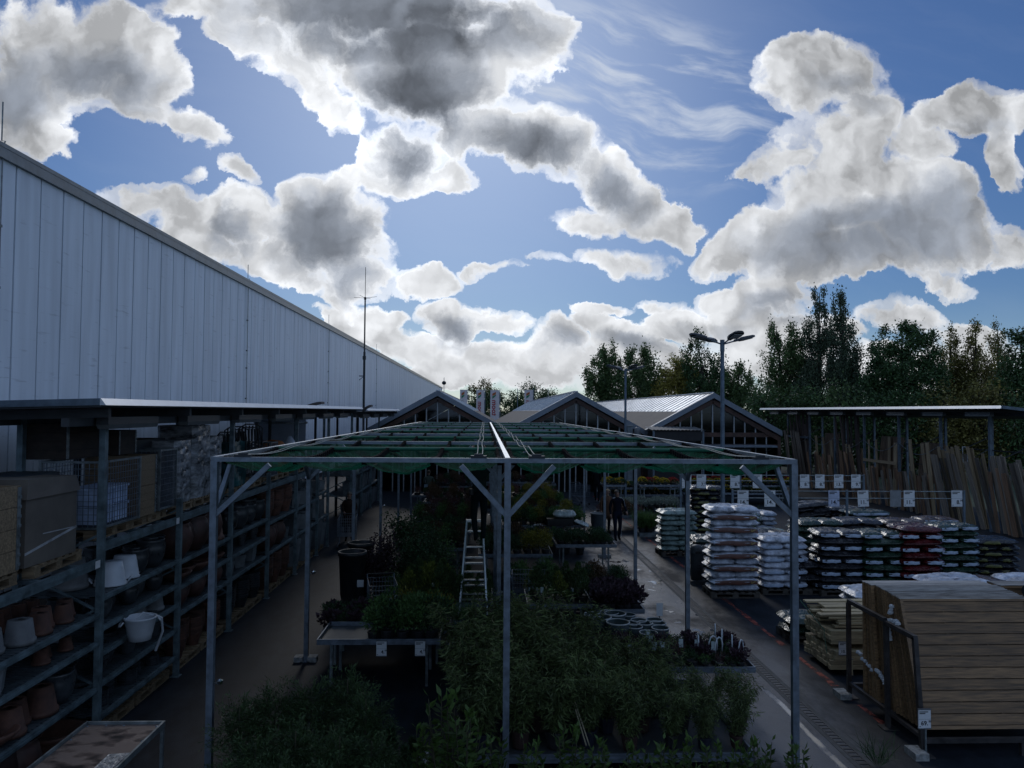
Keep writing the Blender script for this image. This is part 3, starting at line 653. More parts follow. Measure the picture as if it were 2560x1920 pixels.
# ------------------------------------------------------------------ pallet rack on the left
UY = [7.95, 10.6, 13.25, 15.9, 18.6, 21.3, 24.0, 25.6]; RX = -5.20; RD = 1.1
LV = [[2.50, 1.77, 1.39, .78], [2.70, 1.97, 1.56, 1.22, .81, .36], [2.72, 1.93, 1.50, 1.05], [2.72, 1.93, 1.50, 1.05], [2.72, 1.80, 1.07], [2.72, 1.78, 1.07], [2.72, 1.9, 1.1]]
def rack(ys, lv, label, x=RX, h=3.0, tall=()):
    t = thing('pallet_rack', label, 'storage rack', (x, ys[0], 0), 'pallet racks along the white wall')
    for i, y in enumerate(ys):
        top = 4.46 if i in tall else h
        for xx in (x, x-RD):
            MB().box(xx-.04, xx+.04, y-.045, y+.045, .01, top).box(xx-.07, xx+.07, y-.08, y+.08, 0, .01).build('upright', rackm, t, True)
        b = MB(); z = .3; k = 0
        while z < h-.5: b.bar((x-.05, y, z if k % 2 else z+.5), (x-RD+.05, y, z+.5 if k % 2 else z), .03); z += .5; k += 1
        b.build('frame_lattice', rackm, t, True)
    for i in range(len(ys)-1):
        a, c = ys[i]+.05, ys[i+1]-.05
        for j, z in enumerate(lv[i]):
            hh = .12 if j == 0 else .065
            MB().box(x-.025, x+.025, a, c, z-hh, z).box(x+.025, x+.032, a, c, z-hh*.62, z-hh*.38).build('beam', rackm, t, True)
            MB().box(x-RD-.025, x-RD+.025, a, c, z-hh, z).build('beam', rackm, t, True)
            b = MB()
            if j == 0:
                for k in range(3): yy = a+(c-a)*(k+.5)/3; MB().box(x-RD+.03, x-.03, yy-.03, yy+.03, z-.06, z-.01).build('cross_bar', rackm, t, True)
                continue
            else:                                       # perforated steel shelf deck
                y = a
                while y < c-.05:
                    b.box(x-RD+.03, x-.03, y, min(y+.055, c), z-.03, z-.006); y += .088
                for xx in (.12, .38, .64, .90): b.box(x-xx-.045, x-xx+.045, a, c, z-.034, z-.009)
            b.build('shelf_deck' if j else 'cross_bar', mat('deck_steel', (.08, .10, .11), .55, .3, .25, 5), t, True)
        if i in (0, 1): MB().box(x+.034, x+.038, c-.16, c-.04, lv[i][0]-.11, lv[i][0]-.01).build('label_tag', boardw, t, True)
    return t
rack(UY, LV, 'long near pallet rack full of pots left of the aisle', tall=(1, 3, 5, 7))
UY2 = [30.6, 33.2, 35.8, 38.4]
rack(UY2, [[2.6, 1.9, 1.1]]*3, 'short far pallet rack beyond the gap in the left row', x=-5.3, tall=(0, 3))

DEP = 5.5
def rackroof(label, y0, y1, xf, z0, sl, lamps):
    t = thing('rack_roof', label, 'roof', (xf, y0, 0), 'flat roofs over the pallet racks')
    xb = xf-DEP
    fm = mat('bright_trim', (.55, .58, .61), .45, .5, .06, 3)
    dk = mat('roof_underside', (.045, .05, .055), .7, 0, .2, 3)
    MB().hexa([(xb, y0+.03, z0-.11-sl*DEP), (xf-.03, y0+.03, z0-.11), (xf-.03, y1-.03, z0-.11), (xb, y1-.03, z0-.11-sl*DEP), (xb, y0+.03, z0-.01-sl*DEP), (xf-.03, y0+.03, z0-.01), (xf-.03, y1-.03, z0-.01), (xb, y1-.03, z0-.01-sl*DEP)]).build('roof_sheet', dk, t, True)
    MB().hexa([(xf-.03, y0, z0-.085), (xf+.045, y0, z0-.085), (xf+.045, y1, z0-.085), (xf-.03, y1, z0-.085), (xf-.03, y0, z0), (xf-.02, y0, z0), (xf-.02, y1, z0), (xf-.03, y1, z0)]).build('front_trim', fm, t, True)
    MB().hexa([(xb, y0, z0-.085-sl*DEP), (xf-.03, y0, z0-.085), (xf-.03, y0+.03, z0-.085), (xb, y0+.03, z0-.085-sl*DEP), (xb, y0, z0-sl*DEP), (xf-.03, y0, z0), (xf-.03, y0+.03, z0), (xb, y0+.03, z0-sl*DEP)]).build('side_trim', steelblue, t, True)
    b = MB()
    for y in np.arange(y0+.4, y1, 2.7): b.bar((xf-.1, y, z0-.18), (xb, y, z0-.18-sl*DEP), .08, .12)
    for x in (xf-.5, xf-1.6): b.box(x-.05, x+.05, y0+.1, y1-.1, z0-.36, z0-.25)
    b.build('rafter', dk, t, True)
    for y in (y0+2.6, y0+7.9, y0+13.3, y1-.6):
        if y < y1: MB().box(xf-1.69, xf-1.61, y-.04, y+.04, 0, z0-.3).build('post', darksteel, t, True)
    for y in lamps:
        l = MB().box(xf-.42, xf-.26, y, y+1.55, z0-.34, z0-.24).build('strip_light', mat('lamp_case', (.05, .055, .06), .5, 0), t, True)
        MB().hexa([(xf-.41, y+.03, z0-.40), (xf-.27, y+.03, z0-.40), (xf-.27, y+1.52, z0-.40), (xf-.41, y+1.52, z0-.40), (xf-.43, y+.01, z0-.341), (xf-.25, y+.01, z0-.341), (xf-.25, y+1.54, z0-.341), (xf-.43, y+1.54, z0-.341)]).build('diffuser', mat('diffuser_grey', (.12, .13, .13), .4), l)
rackroof('near flat roof with bright metal edge over the pot rack', 9.6, 29.6, -4.74, 4.655, .03, [10.3+2.7*k for k in range(7)])
rackroof('far flat roof over the short rack in front of the left gable', 30.2, 41.5, -4.65, 4.60, .01, [31, 34, 37, 40])
for (px0, px1, py, Yv, lab) in ((762, 803, 1010, 24, 'curved dark roof flap sticking up over the near rack roof'), (906, 927, 1018, 29, 'small dark flap at the far end of the near rack roof')):
    a = at_Y(px0, py+5, Yv); c = at_Y(px1, py-6, Yv); b = MB(); n = 6; vs = []
    for k in range(n+1):
        s = k/n; x = a.x+(c.x-a.x)*s; z = a.z+(c.z-a.z)*(1-(1-s)**1.7)
        for dy, dz in ((0, 0), (.5, 0), (.5, -.07), (0, -.07)): vs.append((x, Yv+dy, z+dz))
    b.add(vs, [(i*4+j, i*4+(j+1) % 4, i*4+4+(j+1) % 4, i*4+4+j) for i in range(n) for j in range(4)]+[(3, 2, 1, 0), (n*4, n*4+1, n*4+2, n*4+3)])
    tag(b.build('roof_flap', mat('flap_brown', (.06, .05, .048), .6)), lab, 'roof flap')

# --- goods on the rack
def pallet():
    t = bpy.data.objects.new('pallet', None); COL.objects.link(t); t['category'] = 'pallet'
    b = MB()
    for k in range(7): y = -.6+.2*k-.05*(k > 0)*0; b.box(-.4, .4, -.6+k*.183, -.6+k*.183+.10, .122, .144)
    b.build('deck_boards', wood, t)
    b = MB()
    for x in (-.4, -.07, .255): b.box(x, x+.145, -.6, .6, 0, .022); b.box(x, x+.145, -.6, .6, .1, .1215)
    b.build('runner', wood, t)
    for x in (-.4, -.07, .255):
        for y in (-.6, -.07, .455): MB().box(x, x+.14, y, y+.145, .0225, .0995).build('block', wood, t)
    return t
PAL = Proto(pallet)
def crate(h=.98):
    t = bpy.data.objects.new('wooden_crate', None); COL.objects.link(t); t['category'] = 'crate'
    b = MB(); n = max(2, round(h/.22)); s = h/n
    for k in range(n):
        z0, z1 = k*s+.003, (k+1)*s-.003
        b.box(-.40, .40, -.52, -.495, z0, z1); b.box(-.40, .40, .495, .52, z0, z1); b.box(.375, .40, -.494, .494, z0, z1); b.box(-.40, -.375, -.494, .494, z0, z1)
    b.box(-.37, .37, -.49, .49, 0, .03); b.build('boards', wood, t)
    for sx in (-1, 1):
        for sy in (-1, 1):
            b = MB(); b.box(sx*.405-.004, sx*.405+.004, sy*.49-.03, sy*.49+.03, .02, h-.02)
            for k in range(n*2): z = .06+k*(h-.1)/(n*2); b.box(sx*.412-.006, sx*.412+.006, sy*.50-.022, sy*.50+.022, z, z+.035)
            b.build('corner_hinge', galvd, t)
    return t
CR = Proto(crate)
def dcrate():
    t = crate(); t.children[0].data.materials[0] = mat('dark_crate_wood', (.035, .024, .018), .8, 0, .3, 4); return t
CRD = Proto(dcrate)
def cage():
    t = bpy.data.objects.new('wire_cage', None); COL.objects.link(t); t['category'] = 'wire cage'
    b = MB()
    for x in (-.4, .4):
        for y in (-.6, .6): b.box(x-.02, x+.02, y-.02, y+.02, 0, .95)
    for z in (.02, .93):
        for s in (-1, 1): b.bar((-.4, s*.6, z), (.4, s*.6, z), .03); b.bar((s*.4, -.6, z), (s*.4, .6, z), .03)
    b.build('frame', galvd, t); b = MB()
    for k in range(1, 16):
        y = -.6+1.2*k/16
        for x in (-.4, .4): b.bar((x, y, .03), (x, y, .93), .007)
    for k in range(1, 10):
        z = .03+.9*k/10
        for x in (-.4, .4): b.bar((x, -.6, z), (x, .6, z), .007)
        for y in (-.6, .6): b.bar((-.4, y, z), (.4, y, z), .007)
    for k in range(1, 11):
        x = -.4+.8*k/11
        for y in (-.6, .6): b.bar((x, y, .03), (x, y, .93), .007)
    b.build('wire_mesh', galv, t); MB().box(-.38, .38, -.58, .58, .03, .045).build('base', darksteel, t); return t
CG = Proto(cage)
X0 = RX-.55
PAL.put((X0, 8.40, 2.505), 'pallet under the hinged wooden crate at the left photo edge', group='pallets on the rack')
CR.put((X0+.02, 8.46, 2.66), 'tall hinged wooden crate of pale boards at the left photo edge', group='wooden crates on the rack')
PAL.put((X0, 9.85, 2.505), 'pallet under the shrouded cardboard carton', rz=.06, group='pallets on the rack')
t = thing('cardboard_carton', 'large film wrapped cardboard carton with lid on the nearest bay', 'carton', (X0+.02, 9.68, 2.655))
MB().box(-.38, .38, -.56, .56, 0, .86).build('body', card, t); MB().hexa([(-.41, -.59, .80), (.41, -.59, .80), (.41, .59, .80), (-.41, .59, .80), (-.36, -.55, 1.03), (.38, -.53, 1.03), (.37, .55, 1.0), (-.35, .55, 1.0)]).build('lid', card, t)
MB().bar((.383, -.56, .16), (.383, .56, .33), .004, .03).bar((.383, -.2, .35), (.383, .56, .33), .004, .012).build('strap', mat('film_strip', (.45, .45, .46), .3), t)
tag(MB().box(-.32, .32, -.55, .55, 0, 1.15).build('grey_container', mat('container_grey', (.035, .045, .055), .5)), 'dark grey container behind the cardboard carton', 'container').location = (X0-.35, 10.05, 2.52)
b = MB()
for k in range(7): b.box(-.3, .3, -.5+.14*k, -.5+.14*k+.11, 0, 1.05-.03*(k % 3))
tag(b.build('board_bundle', mat('dark_board', (.07, .04, .03), .8, 0, .3, 5)), 'bundle of upright dark brown boards behind the pale crate', 'boards').location = (X0-.15, 8.25, 3.67)
def pal(y, z=2.705, lab='', **k): PAL.put((X0, y, z), lab, group='pallets on the rack', **k)
pal(11.3, 2.705, 'pallet under the wire cage with blue crates'); CG.put((X0+.06, 11.3, 2.855), 'wire cage holding pale blue plastic crates', group='wire mesh cages on the rack')
for k, (y, z) in enumerate(((11.0, 0), (11.0, .26), (11.45, 0), (11.45, .26))):
    b = MB().box(-.2, .2, -.2, .2, 0, .23).box(-.22, .22, -.22, .22, .21, .25)
    for q in range(5): b.box(.2, .207, -.18+.085*q, -.15+.085*q, .02, .21)
    o = b.build('plastic_crate', bluecr); o.location = (X0+.2, y, 2.91+z)
    tag(o, 'pale blue plastic crate, %s in the wire cage' % ('lower left', 'upper left', 'lower right', 'upper right')[k], 'crate', 'blue crates in the wire cage')
pal(12.25, 2.705, 'pallet under the two stacked pale crates')
for k, (z, lb) in enumerate(((2.855, 'lower'), (3.33, 'upper'))): CR.put((X0+.05, 12.2, z), lb+' short pale wooden crate beside the wire cage', sc=(1, .62, .48), group='wooden crates on the rack')
CRD.put((X0-.3, 11.2, 3.82), 'dark crate on top behind the wire cage with blue crates', sc=(.8, 1.05, .5), group='wooden crates on the rack'); CRD.put((X0-.1, 12.1, 3.82), 'small crate topmost above the two stacked pale crates', sc=(.7, .55, .38), group='wooden crates on the rack')
pal(13.0, 2.72, 'pallet under the dark filled wire cage'); CG.put((X0+.06, 12.95, 2.87), 'tall wire cage with dark contents left of the wrapped pallets', sc=(1, .55, 1.05), group='wire mesh cages on the rack')
tag(MB().box(-.3, .3, -.25, .25, 0, .85).build('dark_carton', darksteel), 'dark carton standing inside the tall wire cage', 'carton').location = (X0, 12.95, 2.93)
def wrapped():
    b = MB(); n = 14; vs = []; fs = []; rr = random.Random(3)
    prof = [(k/n) for k in range(n+1)]
    m = 24
    for i, s in enumerate(prof):
        for k in range(m):
            q = 2*math.pi*(k+.5)/m; cx, cy = math.cos(q), math.sin(q); e = max(abs(cx), abs(cy)); w = .97+.05*rr.random()
            vs.append((cx/e*.38*w, cy/e*.5*w, s))
    for i in range(n):
        for k in range(m): k2 = (k+1) % m; fs.append((i*m+k, i*m+k2, (i+1)*m+k2, (i+1)*m+k))
    fs.append(tuple(n*m+k for k in range(m))); b.add(vs, fs); o = b.build('wrapped_load', film, None, smooth=False); o['category'] = 'wrapped load'; return o
WR = Proto(wrapped)
for y, h, sy, lb in ((13.85, 1.1, .62, 'short load in shiny film, first right of the wire cage'), (14.75, 1.35, .80, 'tallest silver film wrapped load on the rack'), (15.5, 1.12, .55, 'narrow film wrapped load right of the tallest one')):
    pal(y, 2.725, 'pallet under the '+lb, sc=(1, sy, 1)); WR.put((X0+.02, y, 2.87), lb, sc=(1, sy, h), group='film wrapped loads')
tag(MB().box(-.35, .35, -.7, .7, 0, 1.25).build('dark_load', darksteel), 'tall dark load behind the film wrapped loads', 'load').location = (X0-.42, 13.4, 2.75)
pal(16.7, 2.725, 'pallet under the teal plastic sheet'); pal(18.0, 2.725, 'pallet under the black chairs', sc=(1, .9, 1))
b = MB(); n = 10; vs = []; fs = []
for i in range(n+1):
    for k in range(9): vs.append((.40-.02*math.sin(i+k), -.55+1.1*k/8+.02*math.sin(i*2), 1.0*i/n*(1-.06*abs(math.sin(k*1.2)))))
for i in range(n):
    for k in range(8): q = i*9+k; fs.append((q, q+1, q+10, q+9))
b.add(vs, fs).box(-.38, .36, -.53, .53, 0, .93)
tag(b.build('tarpaulin_load', mat('teal_sheet', (.012, .08, .085), .4, 0, .4, 4)), 'load under a dark teal plastic sheet', 'covered load').location = (X0+.02, 16.7, 2.875)
def chair():
    t = bpy.data.objects.new('garden_chair', None); COL.objects.link(t); t['category'] = 'chair'
    b = MB()
    for s in (-1, 1):
        b.tube([(-.25, s*.27, 0), (-.22, s*.27, .42), (-.3, s*.25, .92), (-.31, s*.12, 1.0)], .016, 6); b.tube([(.25, s*.27, 0), (.22, s*.27, .62), (.0, s*.29, .66), (-.27, s*.27, .63)], .016, 6)
    b.tube([(-.31, -.12, 1.0), (-.31, .12, 1.0)], .016, 6); b.build('frame', blackp, t)
    b = MB().box(-.24, .24, -.24, .24, .40, .43)
    for k in range(6): b.hexa([(-.24, -.2+.075*k, .43), (-.22, -.2+.075*k, .43), (-.22, -.17+.075*k, .43), (-.24, -.17+.075*k, .43), (-.31, -.2+.075*k, .97), (-.29, -.2+.075*k, .97), (-.29, -.17+.075*k, .97), (-.31, -.17+.075*k, .97)])
    b.build('seat', blackp, t); return t
CHR = Proto(chair)
for k in range(8): CHR.put((X0-.1+.05*k, 17.65+.55*(k % 3)-(k > 5)*.3, 2.875+.045*k), 'black garden chair, number %s counted from the bottom of the tangled pile' % ('one', 'two', 'three', 'four', 'five', 'six', 'seven', 'eight')[k], rz=.3*k, group='black garden chairs piled on the rack')
pal(19.3, 2.725, 'pallet under the small wire cage far along the rack'); CG.put((X0+.1, 19.2, 2.875), 'small wire cage left of the orange bag, far along the rack', sc=(1, .5, .9), group='wire mesh cages on the rack')
pal(20.5, 2.725, 'pallet under the orange bag'); o = tag(MB().lathe([(.30, 0), (.42, .15), (.44, .4), (.40, .65), (.25, .82), (0, .86)], 14).build('bulk_bag', mat('orange_bag', (.40, .13, .03), .6, 0, .3, 5), smooth=True), 'orange rounded bulk bag standing on the rack', 'bag'); o.location = (X0+.1, 20.5, 2.87)
pal(22.3, 2.725, 'pallet under the white sacks at the far end'); 
for k, (y, h) in enumerate(((21.9, .8), (22.7, .65))):
    o = tag(MB().lathe([(.30, 0), (.33, .2), (.30, h*.7), (.12, h), (.05, h+.1), (0, h+.1)], 12).build('white_sack', whitep, smooth=True), ('taller' if k == 0 else 'shorter')+' white sack near the far end of the near rack', 'sack', 'white sacks on the rack'); o.location = (X0+.2, y, 2.87)
CR.put((X0-.05, 23.4, 2.73), 'crate at the far end of the near rack', sc=(.9, .8, .6), group='wooden crates on the rack')
# white round tank and grey pipe box behind the rack
t = thing('water_tank', 'white round tank seen between the posts behind the rack', 'tank', (-8.0, 30.2, 0)); MB().lathe([(.95, 0), (.95, 4.15), (1.0, 4.16), (1.0, 4.3), (.8, 4.42), (0, 4.45)], 28).build('shell', mat('tank_white', (.42, .47, .56), .4, 0, .05), t, smooth=True); MB().lathe([(1.0, 3.98), (1.02, 4.0), (1.02, 4.04), (1.0, 4.06)], 28).build('hoop', galvd, t)

# pots
def potproto(name, prof, m, n=18, cat='pot', sq=0, rim=None):
    def f():
        inner = [(r-.02, z) for r, z in prof[::-1] if r > .03][:1]+[(prof[0][0]*.8, prof[0][1]+.03), (0, prof[0][1]+.03)]
        o = MB().lathe(prof+inner, n, sq=sq).build(name, m, smooth=not sq); o['category'] = cat; return o
    return Proto(f)
std = [(.13, 0), (.19, .30), (.21, .30), (.215, .36), (.195, .36)]
P_ter = potproto('terracotta_pot', std, terra)
P_terd = potproto('terracotta_pot', [(.12, 0), (.20, .12), (.23, .26), (.20, .38), (.17, .42), (.19, .45)], terrad)
P_inv = potproto('upturned_pot', [(.20, 0), (.20, .06), (.185, .06), (.15, .32), (.03, .33)], paleclay)
P_invt = potproto('upturned_pot', [(.18, 0), (.18, .05), (.165, .05), (.12, .30), (.03, .31)], terra)
P_bowl = potproto('plant_bowl', [(.10, 0), (.22, .09), (.27, .16), (.25, .16)], terra, cat='bowl')
P_dark = potproto('glazed_pot', [(.12, 0), (.19, .14), (.21, .28), (.18, .36), (.20, .39), (.18, .39)], charc)
P_sqr = potproto('square_planter', [(.15, 0), (.19, .34), (.17, .34)], greycl, 4, 'planter', 1)
P_tall = potproto('tall_planter', [(.14, 0), (.20, .62), (.18, .62)], greycl, 4, 'planter', 1)
def stackproto(m, nm):
    def f():
        t = bpy.data.objects.new(nm, None); COL.objects.link(t); t['category'] = 'pot stack'
        for k in range(7): MB().lathe([(.12, 0+k*.055), (.18, .24+k*.055), (.20, .245+k*.055), (.20, .29+k*.055), (.185, .29+k*.055)], 16).build('pot', m, t, smooth=False)
        return t
    return Proto(f)
P_stk = stackproto(terra, 'pot_stack'); P_stkd = stackproto(charc, 'pot_stack')
ORD = ['first', 'second', 'third', 'fourth', 'fifth', 'sixth', 'seventh', 'eighth', 'ninth', 'tenth', 'eleventh', 'twelfth', 'thirteenth', 'fourteenth', 'fifteenth', 'sixteenth']
BAY = ['carton bay', 'blue crate bay', 'film load bay', 'teal sheet bay', 'orange bag bay', 'white sack bay', 'last narrow bay']
def row(P, bay, z, n, word, lvname, y0=None, y1=None, xo=-.22, sc=1.0, xs=1):
    a, c = (UY[bay]+.22, UY[bay+1]-.22) if y0 is None else (y0, y1)
    for k in range(n):                       # back row of the shelf
        if xo < -.5: break
        y = a+(c-a)*(k+.5)/n+rnd.uniform(-.05, .05)
        P.put((RX-.78+rnd.uniform(-.04, .04), y, z), '%s, %s of rear row, %s, %s' % (word, ORD[k], lvname, BAY[bay]), rz=rnd.uniform(0, 6), sc=sc*rnd.uniform(.8, 1.1), group='%s on %s in %s' % (word.split(' ', 0)[0], lvname, BAY[bay]))
    for k in range(n):
        s = sc*rnd.uniform(.88, 1.12); y = a+(c-a)*(k+.5)/n+rnd.uniform(-.03, .03)
        P.put((RX+xo-.12*(k % 2)*xs, y, z), '%s, %s from near end, %s, %s' % (word, ORD[k], lvname, BAY[bay]), rz=rnd.uniform(0, 6), sc=s, group='%s on %s in %s' % (word.split(' ', 0)[0], lvname, BAY[bay]))
T_, U_, M_, L_, G_ = 'top pot shelf', 'second shelf', 'middle shelf', 'low shelf', 'floor pallet'
# bay 0
row(P_inv, 0, 1.775, 3, 'pale upturned pot', T_, 8.3, 9.35, sc=.9); row(P_invt, 0, 1.775, 4, 'brown upturned pot', T_, 9.45, 10.5, sc=.82)
row(P_sqr, 0, 1.395, 1, 'brown square trough', U_, 8.4, 8.9); row(P_invt, 0, 1.395, 3, 'small terracotta pot', U_, 9.5, 10.3, sc=.62)
row(P_bowl, 0, .785, 1, 'terracotta bowl', L_+' front', 8.5, 9.0); row(P_invt, 0, .785, 3, 'upturned terracotta pot', L_, 8.9, 9.8, sc=1.0); row(P_dark, 0, .785, 2, 'dark glazed pot', L_+' far end', 9.9, 10.5)
row(P_terd, 0, .15, 3, 'large red clay pot', G_, 8.35, 9.4, sc=1.15); row(P_bowl, 0, .15, 2, 'dark wide bowl', G_+' far end', 9.5, 10.4, sc=1.2)
# bay 1
row(P_dark, 1, 1.975, 4, 'black glossy pot', T_, 12.0, 13.05); row(P_inv, 1, 1.975, 1, 'pale big pot', T_+' back', 10.9, 11.4, xo=-.7, sc=1.4)
row(P_dark, 1, 1.565, 5, 'low dark pot', U_, sc=.7); row(P_inv, 1, 1.225, 3, 'grey upturned pot', M_, 11.9, 13.0, sc=.8); row(P_stkd, 1, .815, 5, 'dark pot stack', L_, sc=.7); row(P_stkd, 1, .15, 5, 'black pot stack', G_, sc=.62)
# bay 2
row(P_terd, 2, 1.935, 6, 'large terracotta urn', T_, sc=1.25); row(P_invt, 2, 1.935, 1, 'pale orange upturned pot', T_+' end', 15.3, 15.7, sc=1.4)
row(P_bowl, 2, 1.505, 5, 'terracotta bowl', U_, sc=1.05); row(P_terd, 2, 1.055, 5, 'brown clay urn', L_, sc=1.0); row(P_stk, 2, .15, 5, 'terracotta pot stack', G_, sc=.9)
# bay 3
row(P_dark, 3, 1.935, 7, 'dark ceramic pot', T_, sc=1.2); row(P_stkd, 3, 1.505, 5, 'black bowl stack', U_, sc=.55); row(P_sqr, 3, 1.055, 6, 'grey square planter', L_, sc=.9); row(P_stkd, 3, .15, 5, 'ribbed dark pot stack', G_, sc=1.0)
# bay 4
row(P_stk, 4, 1.805, 5, 'terracotta pot stack', T_, sc=1.1); row(P_terd, 4, 1.075, 3, 'big dark clay pot', M_, sc=1.35, y0=18.8, y1=20.2); row(P_sqr, 4, 1.075, 3, 'small square clay planter', M_+' far end', 20.3, 21.1, sc=.7); row(P_stk, 4, .15, 6, 'tall orange pot stack', G_, sc=1.3)
# bay 5, 6
row(P_sqr, 5, 1.785, 6, 'grey square planter', T_, sc=1.1); row(P_sqr, 5, 1.075, 6, 'dark square planter', M_, sc=1.3); row(P_tall, 5, .15, 6, 'tall grey planter', G_, sc=1.2)
row(P_sqr, 6, 1.905, 3, 'pale square planter', T_, sc=1.0); row(P_tall, 6, 1.105, 3, 'tall dark planter', M_, sc=.9); row(P_tall, 6, .15, 3, 'tall floor planter', G_, sc=1.25)
k = 0
for bay in range(7):
    n = 2 if bay < 6 else 1
    for q in range(n):
        y = UY[bay]+.68+1.28*q if bay < 6 else 24.8
        PAL.put((X0+.08, y, .002), '%s floor pallet at the foot of %s' % (('near', 'far')[q], BAY[bay]), group='pallets on the ground under the rack'); k += 1
# far rack
BAY2 = ['far rack near bay', 'far rack middle bay', 'far rack end bay']
for bay in range(3):
    for z, P, s, wd, lv in ((1.905, P_sqr, 1.1, 'grey planter', 'top shelf'), (1.105, P_tall, .9, 'dark planter', 'middle shelf'), (.01, P_tall, 1.3, 'tall floor planter', 'ground')):
        for q in range(5): P.put((-5.55, UY2[bay]+.35+.48*q, z), '%s, %s along %s, %s' % (wd, ORD[q], lv, BAY2[bay]), sc=s*rnd.uniform(.85, 1.15), rz=0, group=wd+' row of the far rack')
for y, z, lab in ((31.6, 2.62, 'white drum on the top level of the far rack'), (31.5, 1.92, 'pale green bag of film on the far rack')):
    o = tag(MB().lathe([(.25, 0), (.32, .1), (.34, .5), (.28, .62), (0, .66)], 14).build('drum', mat('pale_green', (.30, .36, .34), .5), smooth=True), lab, 'drum'); o.location = (-5.45, y, z)
# netted white buckets and the hanging white basket
def bucket():
    t = bpy.data.objects.new('white_bucket', None); COL.objects.link(t); t['category'] = 'bucket'
    MB().lathe([(.15, 0), (.165, .08), (.17, .085), (.19, .2), (.195, .205), (.21, .30), (.225, .31), (.225, .33), (.205, .33), (.15, .04), (0, .04)], 24).build('body', whitep, t, smooth=True)
    for s in (-1, 1): MB().tube([(.23*s, -.06, .29), (.27*s, -.05, .24), (.28*s, 0, .22), (.27*s, .05, .24), (.23*s, .06, .29)], .012, 6).build('handle', whitep, t, smooth=True)
    return t
BK = Proto(bucket)
BK.put((RX-.22, 11.35, 1.975+.33), 'upturned white bucket in netting, left of the pair on the shelf', rot=(math.pi, 0, .4), group='white buckets'); BK.put((RX-.25, 11.85, 1.975+.33), 'upturned white bucket in netting, right of the pair on the shelf', rot=(math.pi, .05, 1.2), group='white buckets')
BK.put((RX+.22, 11.35, 1.18), 'white bucket with rope handles hanging off the rack front', rz=.6, group='white buckets')
o = tag(MB().tube([(RX+.35, 11.5, 1.5), (RX+.42, 11.6, 1.42), (RX+.40, 11.7, 1.2), (RX+.3, 11.78, .98), (RX+.26, 11.8, .88)], .018, 8).tube([(RX+.2, 11.25, 1.5), (RX+.28, 11.3, 1.58), (RX+.36, 11.45, 1.5)], .014, 6).build('rope', whitep), 'white rope trailing from the hanging bucket', 'rope')

# trolley bottom left
t = thing('board_trolley', 'weathered plywood topped metal trolley at the bottom left corner', 'trolley', (-4.10, 8.42, 0))
pm = bpy.data.materials.new('wet_plywood'); pm.use_nodes = True; N = pm.node_tree.nodes; L = pm.node_tree.links; bb = N['Principled BSDF']; g = N.new('ShaderNodeTexCoord')
n = N.new('ShaderNodeTexNoise'); n.inputs['Scale'].default_value = 2.6; n.inputs['Detail'].default_value = 6; mp = N.new('ShaderNodeMapping'); mp.inputs[3].default_value = (1, 1.6, 1); L.new(g.outputs['Object'], mp.inputs[0]); L.new(mp.outputs[0], n.inputs['Vector'])
cr = N.new('ShaderNodeValToRGB'); cr.color_ramp.elements[0].position = .39; cr.color_ramp.elements[0].color = (.028, .022, .02, 1); cr.color_ramp.elements[1].position = .47; cr.color_ramp.elements[1].color = (.15, .105, .085, 1); L.new(n.outputs[0], cr.inputs[0]); L.new(cr.outputs[0], bb.inputs['Base Color'])
rr = N.new('ShaderNodeMapRange'); rr.inputs[1].default_value = .47; rr.inputs[2].default_value = .53; rr.inputs[3].default_value = .3; rr.inputs[4].default_value = .8; L.new(n.outputs[0], rr.inputs[0]); L.new(rr.outputs[0], bb.inputs['Roughness'])
MB().box(-.42, .42, -.58, .60, .88, .90).build('plywood_top', pm, t)
b = MB()
for s in (-1, 1): b.box(s*.435-.012, s*.435+.012, -.6, .62, .87, .935)
b.box(-.42, .42, .605, .63, .87, .93); b.build('edge_rail', galvd, t)
for x in (-.42, .42):
    for y in (-.57, .6): MB().box(x-.018, x+.018, y-.018, y+.018, .1, .87).build('leg', galvd, t); MB().tube([(x-.02, y, .06), (x+.02, y, .06)], .06, 12).build('wheel', blackp, t)
for x, y in ((-.4, .55), (.38, .54), (-.4, .2), (.39, .15), (0, .57), (-.2, .57)): MB().lathe([(.014, 0), (.012, .006), (0, .008)], 8, (x, y, .901)).build('bolt', galv, t)
tag(MB().hexa([(.22, -.45, .902), (.41, -.45, .902), (.41, .02, .902), (.20, .0, .902), (.22, -.45, .93), (.41, -.45, .94), (.41, .02, .925), (.20, .0, .92)]).build('metal_sheet', mat('dented_metal', (.6, .62, .65), .3, .8, .2, 20, .6)), 'dented shiny metal sheet lying on the trolley top', 'metal sheet').location = (-4.10, 8.22, 0)

# two tall black planters on a low board platform
t = thing('platform', 'low platform with pale board top under the tall black planters', 'platform', (-2.62, 16.9, 0))
MB().box(-.55, .62, -.55, .6, .27, .295).build('top_board', mat('pale_board', (.24, .22, .20), .7, 0, .3, 4), t); MB().box(-.5, .55, -.5, .52, .0, .269).build('base', darksteel, t)
def bigpot():
    o = MB().lathe([(.20, 0), (.25, .25), (.29, 1.08), (.315, 1.09), (.315, 1.17), (.28, 1.17), (.26, 1.0), (.0, .98)], 32).build('tall_round_planter', blackp, smooth=True); o['category'] = 'planter'; return o
BP = Proto(bigpot)
BP.put((-2.85, 16.75, .296), 'nearer tall black round planter beside the aisle', group='tall black planters'); BP.put((-2.85, 17.9, .296), 'farther tall black round planter, half hidden by the nearer one', sc=(1, 1, 1.0), group='tall black planters')
MB().box(-.35, .3, .6, 1.35, .0, .295).build('extension', darksteel, t)
